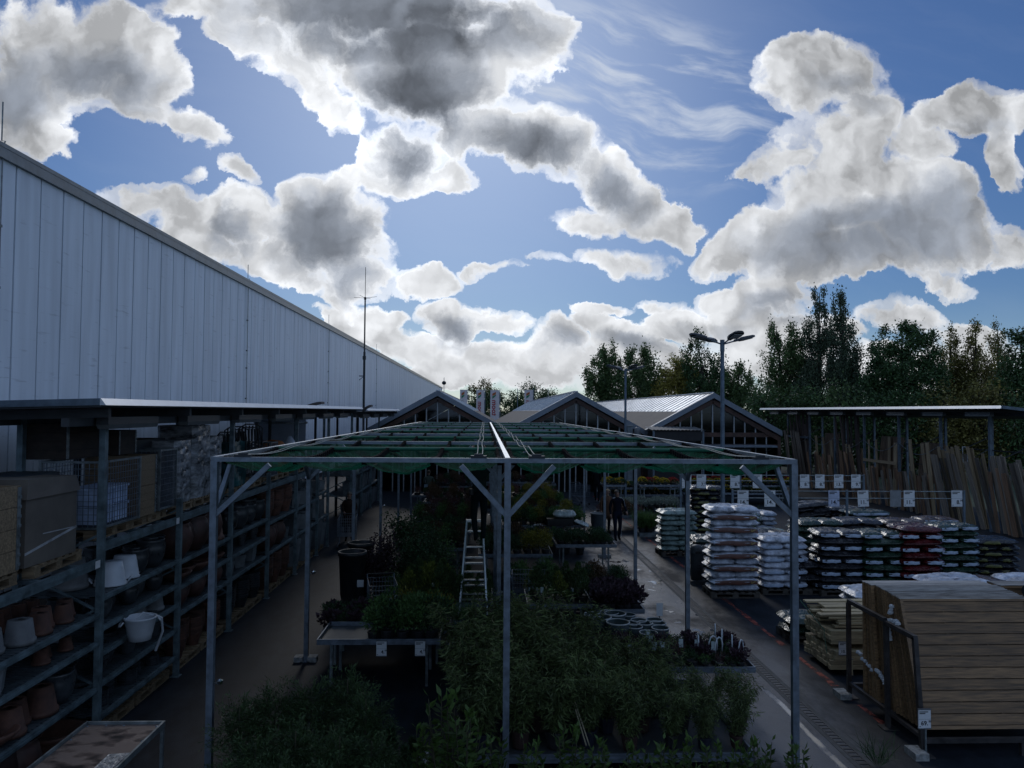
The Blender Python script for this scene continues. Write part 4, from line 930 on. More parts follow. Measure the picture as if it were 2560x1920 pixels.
tag(MB().box(-.07, .07, -.004, .004, 0, .15).build('paper_label', boardw), 'small white label stuck low on the nearer black planter', 'label').location = (-2.63, 16.50, .75)

# ------------------------------------------------------------------ price signs
def sign(px, py, Y, w, h, price, lab, sup='99', blank=False, col=None, tilt=0, head=2, z=None):
    p = at_Y(px, py, Y) if z is None else Vector((px, Y, z)); t = thing('price_sign', lab, 'price sign', p, 'white price signs')
    t.rotation_euler = (0, tilt, 0)
    MB().box(-w/2, w/2, -.008, .008, -h/2, h/2).build('board', col or boardw, t)
    b = MB().box(-w/2-.006, w/2+.006, -.012, .012, h/2, h/2+.012).box(-w/2-.006, w/2+.006, -.012, .012, -h/2-.012, -h/2); b.build('edge_strip', greyp, t)
    if blank: return t
    b = MB().box(-w*.42, w*.28, -.0105, -.0085, h*.37, h*.42)
    if head > 1: b.box(-w*.42, w*.05, -.0105, -.0085, h*.28, h*.33)
    b.box(-w*.5, w*.5, -.0095, -.0085, -h*.015, -h*.005); b.box(-w*.44, -w*.32, -.0105, -.0085, -h*.43, -h*.40); b.build('printed_line', ink, t)
    s = h*.34; n = len(price)
    text(price+'.', s, ink, t, (w*.24-.58*s*n, -.011, -h*.34)); text(sup, s*.48, ink, t, (w*.30, -.011, -h*.19))
    return t
def signrail(Y, px0, px1, ya, yb, posts, lab):
    a, c = at_Y(px0, ya, Y), at_Y(px1, ya, Y); z1 = at_Y((px0+px1)/2, ya, Y).z; z2 = at_Y((px0+px1)/2, yb, Y).z
    t = thing('sign_rail', lab, 'rail', (a.x, Y, 0), 'rails for the price signs')
    for z in (z1, z2): MB().tube([(a.x, Y+.02, z), (c.x, Y+.02, z)], .016, 6).build('wire', galvd, t, True)
    for px in posts: x = at_Y(px, ya, Y).x; MB().box(x-.03, x+.03, Y, Y+.06, 0, z1+.04).build('post', steelblue, t, True)
    return z1, z2
z1, z2 = signrail(22.6, 1830, 2412, 1228.5, 1246, (1832, 2118, 2411), 'near sign rail above the dark bag pallets')
zc = (z1+z2)/2-.06
for px, pr, blk, lb, tl in ((1857, '14', 0, 'price sign reading 14.99, leftmost on the near rail above the white bags', 0), (1924, '14', 0, 'price sign reading 14.99 partly behind the diagonal braces', 0), (2084, '14', 0, 'bluish price sign reading 14.99 right of the shade roof corner post', 0), (2157, '11', 0, 'tilted price sign reading 11.99 left of the blank grey sign', -.04), (2238, '', 1, 'blank grey sign without any price on the near rail', 0), (2272, '11', 0, 'price sign reading 11.99 directly right of the blank grey sign', 0), (2391, '8', 0, 'price sign reading 8.99, rightmost on the near rail', 0)):
    p = at_Y(px, 1246, 22.6); sign(p.x, 0, 22.58, .33, .48, pr, lb, blank=bool(blk), col=mat('sign_grey', (.2, .21, .22), .6) if blk else (mat('sign_blue', (.45, .49, .62), .5) if px == 2084 else None), tilt=tl, z=p.z)
signrail(26.6, 1702, 2161, 1188.5, 1202.5, (1702, 1851, 2160), 'far sign rail in front of the flower tables')
for px, pr, lb in ((1716, '8', 'price sign reading 8.99 behind the canopy post, leftmost on the far rail'), (1753, '7', 'price sign reading 7.99 left of the yellow flowers'), (1837, '8', 'price sign reading 8.99 right of the yellow flowers'), (1893, '1', 'price sign half hidden behind the long diagonal brace'), (2011, '8', 'price sign reading 8.99, first right of the corner post on the far rail'), (2049, '8', 'price sign reading 8.99, between an 8.99 and a 13.99 sign'), (2096, '13', 'price sign reading 13.99 on the far rail'), (2139, '9', 'price sign reading 9.99, rightmost on the far rail')):
    p = at_Y(px, 1203, 26.6); sign(p.x, 0, 26.58, .33, .47, pr, lb, z=p.z, sup='49' if px == 1753 else '99')

# ------------------------------------------------------------------ plant tables
def table(x0, x1, y0, y1, z, label, legs=True, rim=.09):
    t = thing('plant_table', label, 'plant table', ((x0+x1)/2, (y0+y1)/2, 0), 'galvanized plant tables')
    b = MB(); w = .018
    b.box(x0, x1, y0, y0+w, z-rim, z).box(x0, x1, y1-w, y1, z-rim, z).box(x0, x0+w, y0+w, y1-w, z-rim, z).box(x1-w, x1, y0+w, y1-w, z-rim, z)
    b.box(x0, x1, y0-.012, y0, z-.012, z+.002).box(x0, x1, y0-.008, y0, z-rim*.6, z-rim*.45); b.build('rim', galv, t, True)
    MB().box(x0+w, x1-w, y0+w, y1-w, z-rim+.004, z-rim+.02).build('tray', mat('tray_dark', (.05, .055, .058), .5, 0), t, True)
    if legs:
        for x in (x0+.22, x1-.22):
            for y in (y0+.12, y1-.12): MB().box(x-.022, x+.022, y-.022, y+.022, 0, z-rim).build('leg', galvd, t, True)
            MB().bar((x, y0+.14, z-rim-.04), (x, y1-.14, z-rim-.04), .035).build('cross_bar', galvd, t, True)
    return t
def tpx(xl, xr, yf, z, depth, label, **k):
    a = at_z(xl, yf, z); c = at_z(xr, yf, z); y = (a.y+c.y)/2; table(a.x, c.x, y, y+depth, z, label, **k); return a.x, c.x, y, y+depth
potb = mat('nursery_pot', (.02, .02, .022), .5); pott = mat('nursery_pot_terracotta', (.045, .022, .018), .7); potblue = mat('nursery_pot_blue', (.012, .016, .03), .6)
LF = {'green': leafmat('leaf_green', (0.099, 0.189, 0.056)), 'dark': leafmat('leaf_dark', (0.045, 0.094, 0.039)), 'lime': leafmat('leaf_lime', (0.187, 0.221, 0.043)), 'bamboo': leafmat('leaf_bamboo', (0.128, 0.170, 0.060)),
      'purple': leafmat('leaf_purple', (0.066, 0.040, 0.053)), 'heather': leafmat('leaf_heather', (0.128, 0.060, 0.060)), 'silver': leafmat('leaf_silver', (0.204, 0.255, 0.221)), 'yellow': leafmat('leaf_yellow', (0.221, 0.204, 0.034)),
      'mum': leafmat('leaf_mum', (0.048, 0.099, 0.040)), 'flower': leafmat('petal_yellow', (0.550, 0.380, 0.020)), 'conif': leafmat('leaf_conifer', (0.078, 0.133, 0.048)), 'red': leafmat('petal_red', (0.350, 0.030, 0.020)), 'white': leafmat('petal_white', (0.500, 0.500, 0.420)),
      'laurel': leafmat('leaf_laurel', (0.093, 0.162, 0.037)), 'autumn': leafmat('leaf_autumn', (.095, .055, .025)), 'bluegreen': leafmat('leaf_bluegreen', (0.068, 0.128, 0.119))}
stem = mat('stem', (.06, .055, .03), .8)
def pot(t, r=.09, h=.15, m=None): MB().lathe([(r*.75, 0), (r, h-.02), (r*1.08, h-.02), (r*1.08, h), (r*.95, h), (r*.9, h-.02), (0, h-.025)], 12).build('pot', m or potb, t)
def plantproto(kind, h=.3, r=.16, lf='green', n=260, pr=.09, ph=.14, L=.05, Wd=.018, pm=None, nm='potted_plant', cat='plant'):
    def f():
        t = bpy.data.objects.new(nm, None); COL.objects.link(t); t['category'] = cat
        if pr: pot(t, pr, ph, pm)
        z0 = ph*.9 if pr else 0
        if kind == 'bush':       # rounded clumps of leaves
            c = sph(9)*np.array([r*.55, r*.55, h*.28])+np.array([0, 0, z0+h*.55]); q = rng.integers(0, 9, n)
            d = sph(n); P = c[q]+d*np.array([r*.5, r*.5, h*.25])*rng.uniform(.5, 1.15, (n, 1)); P[:, 2] = np.maximum(P[:, 2], z0*.6)
            V = leaves(P, d+np.array([0, 0, .5]), L*rng.uniform(.6, 1.3, n), Wd*rng.uniform(.7, 1.3, n))
        elif kind == 'spike':    # heather, upright twigs
            k = max(6, n//14); a = rng.uniform(0, 2*np.pi, k); rr = r*np.sqrt(rng.uniform(0, 1, k)); tip = np.stack([np.cos(a)*rr, np.sin(a)*rr, z0+h*rng.uniform(.7, 1.05, k)], 1)
            base = tip*np.array([.4, .4, 0])+np.array([0, 0, z0]); q = rng.integers(0, k, n); s = rng.uniform(.2, 1, (n, 1))
            P = base[q]+(tip-base)[q]*s; V = leaves(P, sph(n)*.7+(tip-base)[q]/h, L*rng.uniform(.6, 1.2, n), Wd)
        elif kind == 'conifer':  # upright flame shaped dwarf conifer
            s = rng.uniform(0, 1, n)**.8; a = rng.uniform(0, 2*np.pi, n); rr = r*(1-s**1.6)*rng.uniform(.6, 1.08, n)*(1+.25*np.sin(a*5+s*9))
            P = np.stack([np.cos(a)*rr, np.sin(a)*rr, z0+s*h], 1); V = leaves(P, np.stack([np.cos(a)*.6, np.sin(a)*.6, np.full(n, .9)], 1)+sph(n)*.35, L*rng.uniform(.6, 1.3, n), Wd)
        elif kind == 'grass':
            a = rng.uniform(0, 2*np.pi, n); P = np.stack([np.cos(a)*.03, np.sin(a)*.03, np.full(n, z0)], 1); V = leaves(P, np.stack([np.cos(a)*.55, np.sin(a)*.55, np.full(n, 1.)], 1)+sph(n)*.3, h*rng.uniform(.6, 1.1, n), Wd, fold=.35)
        elif kind == 'mum':      # flower cushion
            d = sph(n); d[:, 2] = abs(d[:, 2]); P = d*np.array([r, r, h*.75])*rng.uniform(.75, 1., (n, 1))+np.array([0, 0, z0]); V = leaves(P, d+sph(n)*.5, L, Wd)
        elif kind == 'rosette':  # succulent / cabbage like
            a = rng.uniform(0, 2*np.pi, n); e = rng.uniform(.1, 1.3, n); D = np.stack([np.cos(a)*np.cos(e), np.sin(a)*np.cos(e), np.sin(e)], 1); P = D*r*.25+np.array([0, 0, z0]); V = leaves(P, D, r*.9*rng.uniform(.7, 1.1, n), Wd, fold=-.2)
        leafmesh('foliage', V, LF[lf], t)
        if kind == 'mum' and lf == 'mum': pass
        return t
    return Proto(f)
def flowerproto(col, nm='chrysanthemum'):
    base = plantproto('mum', .24, .17, 'mum', 260, .08, .12, .04, .022, nm=nm, cat='flower pot')
    def f():
        t = base.make(); n = 150; d = sph(n); d[:, 2] = abs(d[:, 2])+.25; d /= np.linalg.norm(d, axis=1, keepdims=True); P = d*np.array([.17, .17, .19])+np.array([0, 0, .11])
        leafmesh('blossoms', leaves(P, d+sph(n)*.8, .04, .035), LF[col], t); return t
    return Proto(f)
def fill(ax, P, nx, ny, label, group, z, jit=.05, sc=(.85, 1.15), m=.12, skip=0.0):
    x0, x1, y0, y1 = ax
    for j in range(ny):
        for i in range(nx):
            if rnd.random() < skip: continue
            PP = P[(i*7+j*3) % len(P)] if isinstance(P, list) else P
            x = x0+m+(x1-x0-2*m)*(i+.5)/nx+rnd.uniform(-jit, jit); y = y0+m+(y1-y0-2*m)*(j+.5)/ny+rnd.uniform(-jit, jit)
            PP.put((x, y, z-.068), label, rz=rnd.uniform(0, 6), sc=rnd.uniform(*sc), group=group)
K = dict(
 shrub=plantproto('bush', .36, .20, 'green', 420, L=.055, Wd=.024, nm='leafy_shrub', cat='shrub'),
 shrubd=plantproto('bush', .34, .20, 'dark', 420, L=.05, Wd=.022, nm='leafy_shrub', cat='shrub'),
 lime=plantproto('bush', .40, .20, 'yellow', 420, L=.05, Wd=.02, nm='leafy_shrub', cat='shrub'),
 heather=plantproto('spike', .24, .15, 'heather', 380, L=.03, Wd=.010, nm='heather', cat='heather'),
 heatherd=plantproto('spike', .2, .14, 'dark', 300, L=.035, Wd=.012, nm='heather', cat='heather'),
 low=plantproto('bush', .16, .15, 'dark', 240, .07, .10, .04, .016, nm='ground_cover_plant', cat='plant'),
 lowg=plantproto('bush', .18, .15, 'green', 240, .07, .10, .04, .016, nm='ground_cover_plant', cat='plant'),
 purple=plantproto('bush', .26, .19, 'purple', 240, L=.085, Wd=.06, nm='coral_bells', cat='plant'),
 silver=plantproto('bush', .18, .17, 'silver', 300, .07, .10, .04, .02, nm='silver_plant', cat='plant'),
 conif=plantproto('conifer', .5, .15, 'conif', 520, L=.07, Wd=.016, nm='dwarf_conifer', cat='conifer'),
 conify=plantproto('conifer', .45, .2, 'lime', 520, L=.08, Wd=.014, nm='dwarf_conifer', cat='conifer'),
 grass=plantproto('grass', .45, .2, 'green', 150, Wd=.012, nm='grass_tuft', cat='grass'),
 blue=plantproto('rosette', .2, .2, 'bluegreen', 60, Wd=.05, nm='blue_rosette_plant', cat='plant'),
 autumn=plantproto('bush', .4, .22, 'autumn', 380, L=.05, Wd=.022, nm='autumn_shrub', cat='shrub'),
 mum=flowerproto('flower'), mumw=flowerproto('white'), mumr=flowerproto('red'), mumg=plantproto('mum', .24, .17, 'mum', 380, .08, .12, .04, .022, nm='chrysanthemum', cat='flower pot'))

# table with two price tags, front left
A = tpx(792, 1100, 1598, .80, 1.05, 'galvanized table with two hanging price tags left of the bamboo, part empty')
xe = A[0]+(A[1]-A[0])*.42
fill((xe-.1, A[1], A[2], A[3]), [K['shrub'], K['shrubd'], K['shrub']], 5, 4, 'bushy green shrub on the table with two price tags', 'shrubs on the price tag table', .80, sc=(1.05, 1.35), m=.08)
for k, px in enumerate((947, 1046)):
    p = at_z(px, 1615, .80); sign(p.x, 0, A[2]-.03, .165, .23, '4', ('left', 'right')[k]+' small 4.99 price tag hanging on the half empty table', z=.66-.0)
B = (A[0]-.15, A[1]+.1, A[3]+.04, A[3]+1.05); table(*B, .62, 'low table of dark leaved plants behind the price tag table')
fill((B[0], B[0]+.95, B[2], B[3]), [K['purple'], K['shrubd']], 4, 3, 'dark leaved plant at the left end of the second table', 'dark plants on the second table', .62, sc=(.85, 1.1), m=.0)
fill((B[0]+.95, B[1], B[2], B[3]), [K['shrub'], K['lime']], 5, 3, 'light green shrub on the second table behind the price tags', 'light shrubs on the second table', .62, sc=(1.0, 1.3), m=.06)
# blue green rosettes and pots right of it, near the ladder foot
C = (-.62, .85, 13.0, 14.1); table(*C, .62, 'low table of blue green rosettes right of the price tag table')
fill(C, [K['blue'], K['grass'], K['blue'], K['silver']], 6, 4, 'blue green rosette plant near the foot of the ladder', 'rosette plants near the ladder', .62, m=.08)
# two tables in the middle, right of centre post
D1 = tpx(1318, 1483, 1510, .78, 1.25, 'table of dwarf conifers and tagged green plants right of the centre post')
fill(D1, [K['conif'], K['lowg'], K['conify'], K['conif']], 5, 3, 'dwarf conifer on the table right of the centre post', 'conifers right of the centre post', .78, m=.1)
D2 = tpx(1493, 1612, 1523, .78, 1.3, 'table of dark purple leaved plants beside the aisle')
fill(D2, [K['purple']], 5, 6, 'dark purple leaved plant on the table beside the aisle', 'purple plants beside the aisle', .78, m=.06, jit=.03)
D0 = tpx(1000, 1232, 1507, .78, 1.25, 'table of golden dwarf conifers left of the ladder')
fill((D0[0], D0[0]+.9, D0[2], D0[3]), [K['conify'], K['conif']], 4, 4, 'golden dwarf conifer left of the ladder', 'golden conifers left of the ladder', .78, sc=(.9, 1.3), m=.05)
fill((D0[0]+.9, D0[1], D0[2], D0[3]), [K['lowg'], K['conif']], 5, 4, 'low green juniper behind the ladder', 'junipers behind the ladder', .78, sc=(.7, .95), m=.05)
tagm = mat('plant_tag', (.30, .36, .36), .4)
TG = Proto(lambda: tag(MB().hexa([(-.035, 0, 0), (.035, 0, 0), (.035, .004, 0), (-.035, .004, 0), (-.035, .03, .12), (.035, .03, .12), (.035, .034, .12), (-.035, .034, .12)]).build('plant_tag', tagm), 'x', 'plant tag'))
for (x0, x1, y0, y1, z, n, lb) in ((D1[0], D1[1], D1[2], D1[3], 1.0, 12, 'small pale plant tag among the dwarf conifers'), (D0[0]+.3, D0[1], D0[2], D0[3], 1.02, 8, 'small pale plant tag left of the ladder'), (A[0]+.9, A[1], B[2], B[3], .95, 7, 'white plant tag behind the price tag table')):
    for k in range(n): TG.put((rnd.uniform(x0, x1), rnd.uniform(y0, y1), z+rnd.uniform(-.05, .1)), lb, rz=rnd.uniform(-.8, .8), group=lb, sc=rnd.uniform(.5, .9))
# glazed pots with pale rims
E = (1.92, 3.32, 12.95, 14.25); table(*E, .60, 'low table of round glazed pots beside the aisle')
def rimpot():
    t = bpy.data.objects.new('glazed_bowl_pot', None); COL.objects.link(t); t['category'] = 'pot'
    MB().lathe([(.08, 0), (.12, .08), (.145, .24), (.125, .24), (.10, .06), (0, .05)], 24).build('body', mat('teal_glaze', (.010, .026, .030), .6, 0, .3, 9), t, smooth=True)
    MB().lathe([(.145, .232), (.150, .238), (.148, .248), (.138, .249), (.136, .242)], 28, cap=False).build('rim', mat('pale_glaze_rim', (.5, .52, .52), .18), t, smooth=True)
    if WATER[0]: MB().lathe([(.118, .19), (0, .19)], 20).build('water', mat('rain_water', (.02, .02, .02), .05, 0, .1), t)
    return t
WATER = [False]; RP = Proto(rimpot); WATER2 = Proto(rimpot)
for k, (px, py, s) in enumerate(((1484, 1537, 1.25), (1523, 1532, 1.2), (1538, 1534, 1.35), (1500, 1543, 1.4), (1570, 1537, .95), (1545, 1556, 1.4), (1597, 1551, 1.0), (1580, 1558, 1.0), (1612, 1558, 1.0), (1586, 1567, 1.0), (1636, 1550, 1.0), (1645, 1558, 1.0), (1651, 1570, 1.05), (1621, 1582, 1.05))):
    p = at_z(px, py, .60+.24*s-.07); WATER[0] = k in (2, 7, 11); (WATER2 if WATER[0] else RP).put((p.x, p.y, .535), 'glazed pot with pale rim, %s of the group counted from far left' % (ORD+['last'])[min(k, 14)], sc=s, group='glazed pots with pale rims')
sg = thing('stake_sign', 'small white stake sign beside the rimmed glazed pots', 'sign', at_z(1649, 1540, .7)); MB().box(-.06, .06, -.004, .004, .0, .24).build('board', boardw, sg); MB().box(-.006, .006, 0, .01, -.45, 0).build('stake', darksteel, sg)
# right front tray
G = tpx(1560, 1890, 1668, .75, 1.3, 'long tray of small heathers and labels beside the drain channel')
G = (G[0]-.4, G[1], G[2], G[3])
fill(G, [K['low'], K['heatherd'], K['lowg'], K['heather'], K['low'], K['purple']], 12, 6, 'small potted heather on the tray beside the drain', 'small plants on the tray beside the drain', .75, sc=(.62, .85), m=.05, jit=.03)
def hoop():
    b = MB(); b.tube([(-.07, 0, 0), (-.075, 0, .12), (-.045, 0, .2), (0, 0, .225), (.045, 0, .2), (.075, 0, .12), (.07, 0, 0)], .011, 6); o = b.build('basket_handle', whitep, smooth=True); o['category'] = 'handle'; return o
HP = Proto(hoop)
for k, (x, y, rz) in enumerate(((3.33, 11.8, 1.4), (3.55, 11.75, .3), (3.62, 11.68, .5), (3.80, 12.1, 1.2), (3.86, 11.8, 1.3), (3.92, 11.55, .8), (3.78, 12.4, 1.3))):
    HP.put((x, y, .86), 'white hoop handle standing among the small plants, %s from the left' % ORD[k], rz=rz, group='white hoop handles')
for k in range(9): o = TG.put((rnd.uniform(2.1, 3.9), rnd.uniform(11.4, 12.4), .9), 'dark or pale plant tag on the tray beside the drain', rz=rnd.uniform(-.5, .5), group='tags on the drain side tray')
# ground tray with bamboos
Bm = (-.18, 3.42, 9.58, 12.2); table(*Bm, .27, 'long ground tray holding the bamboos in front', legs=False, rim=.11)
def bamboo(seed):
    def f():
        t = bpy.data.objects.new('bamboo', None); COL.objects.link(t); t['category'] = 'bamboo'; pot(t, .15, .26, (potblue, pott, potb)[seed % 3])
        k = 16; sm = MB(); PP = []; DD = []
        for i in range(k):
            a = rng.uniform(0, 2*np.pi); bx, by = np.cos(a)*.09*rng.uniform(.2, 1), np.sin(a)*.09*rng.uniform(.2, 1); L_ = rng.uniform(.75, 1.15); out = rng.uniform(.12, .50); pts = []
            for s in np.linspace(0, 1, 6): pts.append((bx+np.cos(a)*out*s**2, by+np.sin(a)*out*s**2, .22+L_*(s-.22*out*s**3)))
            sm.tube(pts, [.006, .005, .004, .003, .003, .002], 4, False); pts = np.array(pts)
            for j in range(135):
                s = rng.uniform(.10, 1.0)*5*.999; q = int(s); p = pts[q]+(pts[q+1]-pts[q])*(s-q)+rng.normal(size=3)*np.array([.055, .055, .04]); PP.append(p); DD.append([np.cos(a)*.6+rng.normal()*.7, np.sin(a)*.6+rng.normal()*.7, rng.uniform(-1.0, .35)])
        sm.build('canes', stem, t); n = len(PP)
        leafmesh('foliage', leaves(np.array(PP), np.array(DD), rng.uniform(.08, .155, n), rng.uniform(.012, .020, n), .25), LF['bamboo'], t); return t
    return f
BA = [Proto(bamboo(s)) for s in range(3)]
k = 0
rowsB = [(9.92, (.05, .5, .95, 1.4, 1.9, 2.4, 2.85, 3.3), .80), (10.45, (-.15, .3, .75, 1.2, 1.7, 2.2, 2.7, 3.15, 3.55), .88), (11.05, (-.25, .15, .6, 1.05, 1.5, 2.0, 2.5), 1.0), (11.7, (-.15, .35, .85, 1.3), 1.08)]
for ri, (y, xs, s) in enumerate(rowsB):
    for ci, x in enumerate(xs):
        h = s*(1.10-.12*(x > 1.35)-.12*(x > 1.9)-.08*(x > 2.6))*rnd.uniform(.92, 1.06)
        BA[k % 3].put((x+rnd.uniform(-.06, .06), y+rnd.uniform(-.08, .08), .20), 'dense weeping bamboo, %s from the left in the %s row of the ground tray' % (ORD[ci], ORD[ri]), rz=rnd.uniform(0, 6), sc=h, group='bamboos on the ground tray'); k += 1
# laurels along the very front, conifers front left
def laurel():
    t = bpy.data.objects.new('laurel', None); COL.objects.link(t); t['category'] = 'shrub'; pot(t, .13, .24); PP = []; DD = []; sm = MB()
    for i in range(11):
        a = rng.uniform(0, 2*np.pi); o = rng.uniform(.05, .24); h = rng.uniform(.5, .95); tip = np.array([np.cos(a)*o, np.sin(a)*o, .2+h]); base = np.array([np.cos(a)*.03, np.sin(a)*.03, .2]); sm.tube([base, (base+tip)/2+np.array([0, 0, .03]), tip], [.006, .005, .003], 4, False)
        for j in range(26): s = rng.uniform(.25, 1.03); b2 = rng.uniform(0, 2*np.pi); PP.append(base+(tip-base)*s); DD.append([np.cos(b2), np.sin(b2), .35+.9*(s > .9)])
    n = len(PP); sm.build('stems', stem, t); leafmesh('foliage', leaves(np.array(PP), np.array(DD), rng.uniform(.075, .12, n), rng.uniform(.028, .042, n), .1), LF['laurel'], t); return t
LA = Proto(laurel)
for k, (px, py, s) in enumerate(((1108, 1745, 1.35), (1165, 1800, 1.2), (1060, 1830, 1.0), (1240, 1850, .95), (1330, 1862, .95), (1420, 1830, 1.05), (1500, 1868, .95), (1590, 1872, .9), (1660, 1868, .95), (1710, 1850, .98), (1780, 1872, .9), (1850, 1875, .92), (1905, 1862, .98), (1990, 1870, .9))):
    h = 1.1*s*.96; p = at_z(px, py, h); LA.put((p.x, p.y, 0), 'glossy laurel along the bottom photo edge, %s from the left' % ORD[k], rz=k*1.3, sc=s, group='laurels along the bottom edge')
table(-.15, 3.4, 7.6, 8.9, .04, 'ground tray under the front laurels', legs=False, rim=.035)
def thuja():
    t = bpy.data.objects.new('feathery_cypress', None); COL.objects.link(t); t['category'] = 'conifer'; pot(t, .14, .25); PP = []; DD = []; LL = []
    for i in range(150):
        a = rng.uniform(0, 2*np.pi); e = rng.uniform(-.1, 1.25); z = rng.uniform(.25, .85); L_ = rng.uniform(.25, .42)*(1.1-.35*(z-.25)); d = np.array([np.cos(a)*np.cos(e), np.sin(a)*np.cos(e), np.sin(e)])
        for j in range(40):
            s = rng.uniform(.25, 1); PP.append(np.array([0, 0, z])+d*L_*s+np.array([0, 0, -.12*s*s*L_])+rng.normal(size=3)*.028*s); DD.append(d+rng.normal(size=3)*.55+np.array([0, 0, -.1]))
    n = len(PP); MB().tube([(0, 0, .2), (0, 0, 1.0)], [.015, .006], 5).build('stem', stem, t)
    leafmesh('foliage', leaves(np.array(PP), np.array(DD), rng.uniform(.03, .07, n), rng.uniform(.006, .010, n), .1), LF['conif'], t); return t
TH = Proto(thuja)
for k, (px, py, s) in enumerate(((600, 1740, 1.0), (690, 1700, 1.05), (780, 1690, 1.05), (870, 1668, 1.12), (915, 1720, 1.05), (640, 1830, .95), (740, 1800, 1.0), (850, 1810, 1.0), (930, 1830, .92), (700, 1890, .9), (820, 1900, .9), (610, 1900, .85))):
    s *= 1.12; p = at_z(px, py-22, 1.28*s-.1); TH.put((p.x, p.y, 0), 'feathery green cypress in the front left group, %s counted from the back left' % ORD[k], rz=k*2.1, sc=s, group='feathery cypresses front left')
CJ = plantproto('conifer', .75, .11, 'dark', 900, .10, .18, .07, .014, nm='column_juniper', cat='conifer')
for k, (px, py) in enumerate(((978, 1822), (1032, 1850), (1012, 1870))): p = at_z(px, py, .92); CJ.put((p.x, p.y, 0), 'narrow dark column juniper %s, between cypresses and laurels' % ('at left', 'at right', 'in front')[k], group='narrow dark junipers')
p = at_z(1058, 1888, .5); tag(MB().hexa([(-.05, 0, .0), (.06, 0, 0), (.06, .015, 0), (-.05, .015, 0), (-.05, 0, .42), (.06, 0, .33), (.06, .015, .33), (-.05, .015, .42)]).build('pale_board', boardw), 'pale slanting board end between the front laurels', 'board').location = (p.x, p.y, .2)
for (px, py, hh, P_, lb) in ((2195, 1880, .55, 'grass', 'thin grass tuft growing beside the drain channel at the bottom'), ): p = at_z(px, 1915, 0); plantproto('grass', .5, .1, 'dark', 70, pr=0, ph=0, Wd=.010, nm='grass_tuft', cat='grass').put((p.x, p.y, 0), lb)
# canes leaning in the bamboo tray
tag(MB().tube([(1.32, 9.75, .3), (1.12, 10.0, .95)], .009, 6).tube([(1.36, 9.75, .3), (1.13, 10.0, .97)], .008, 6).build('cane_pair', mat('cane', (.35, .30, .2), .6)), 'pair of pale canes leaning in the bamboo tray', 'canes')
# climbing shrubs behind the left tables
def tallshrub(lf, L_=.07, Wd=.04, n=2600, h=1.7, r=.42):
    def f():
        t = bpy.data.objects.new('tall_shrub', None); COL.objects.link(t); t['category'] = 'shrub'; pot(t, .17, .3); m = 34; c = np.stack([rng.normal(size=m)*r*.5, rng.normal(size=m)*r*.5, rng.uniform(.35, h, m)], 1); c[:, :2] *= (1.15-.5*(c[:, 2:]/h)); q = rng.integers(0, m, n)
        P = c[q]+rng.normal(size=(n, 3))*.11; b = MB()
        for i in range(0, m, 2): b.tube([(0, 0, .25), (c[i][0]*.4, c[i][1]*.4, c[i][2]*.6), tuple(c[i])], [.012, .008, .003], 4, False)
        b.build('stems', stem, t); leafmesh('foliage', leaves(P, sph(n)+np.array([0, 0, -.2]), L_*rng.uniform(.6, 1.2, n), Wd*rng.uniform(.6, 1.2, n)), LF[lf], t); return t
    return Proto(f)
TS = tallshrub('dark'); TSp = tallshrub('purple', .06, .05, 1900, 1.6, .3); TSg = tallshrub('green', .06, .035, 1600, 1.25, .35)
for k, (px, py, Yv, s, P_, lb) in enumerate(((1010, 1290, 18.6, 1.12, TS, 'tall dark climbing shrub with a few yellow leaves, tallest left of the ladder'), (1060, 1330, 18.4, 1.0, TS, 'dark climbing shrub directly left of the tall green one'), (1105, 1320, 18.8, 1.05, TSg, 'mid green shrub just left of the ladder'), (960, 1330, 18.0, 1.05, TSp, 'purple leaved tall shrub at the aisle corner'), (940, 1400, 17.4, .9, TSp, 'lower purple shrub leaning into the left aisle'), (1040, 1390, 17.4, .95, TS, 'dark shrub in the middle of the climbing group'), (1090, 1400, 17.6, .85, TS, 'dark shrub nearest the ladder rails'), (990, 1420, 16.9, .75, TSg, 'short green shrub in front of the climbing group'))):
    p = at_Y(px, py, Yv); P_.put((p.x, Yv, 0), lb, rz=k, sc=s, group='tall shrubs left of the ladder')
# middle and far tables
T3 = tpx(1196, 1382, 1385, .78, 1.3, 'mid yard table of light green shrubs right of centre'); fill((T3[0], T3[0]+1.2, T3[2], T3[3]), [K['shrubd'], K['low']], 5, 4, 'dark bushy plant on the mid yard table', 'dark plants on the mid yard table', .78, m=.06); fill((T3[0]+1.1, T3[1]+.05, T3[2], T3[3]), [K['lime']], 3, 3, 'light yellowish shrub on the mid yard table', 'yellowish shrubs on the mid yard table', .78, sc=(1, 1.3), m=.06)
T4 = tpx(1390, 1542, 1361, .78, 1.3, 'mid yard table of low green pots beside the aisle'); fill(T4, [K['shrubd'], K['low'], K['shrubd']], 8, 5, 'low dark green pot plant beside the aisle', 'low green pots beside the aisle', .78, sc=(.75, .95), m=.05)
T3b = (T3[0], T3[1], T3[3]+.2, T3[3]+1.5); table(*T3b, .78, 'second mid yard table behind the light shrubs'); fill(T3b, [K['shrubd'], K['autumn'], K['low']], 8, 4, 'mixed dark shrub on the second mid yard table', 'shrubs on the second mid yard table', .78, m=.05)
T5 = tpx(1072, 1182, 1272, .78, 1.4, 'far table of reddish heathers left of the man on the ladder'); fill(T5, [K['heather'], K['heather'], K['heatherd']], 7, 4, 'reddish heather on the far table left of the ladder man', 'reddish heathers on the far left table', .78, sc=(.9, 1.2), m=.05)
T6 = tpx(1214, 1324, 1272, .78, 1.4, 'far table of yellow green plants right of the ladder man'); fill(T6, [K['lime'], K['lowg'], K['shrub']], 7, 4, 'yellow green plant on the far centre table', 'yellow green plants on the far centre table', .78, m=.05)
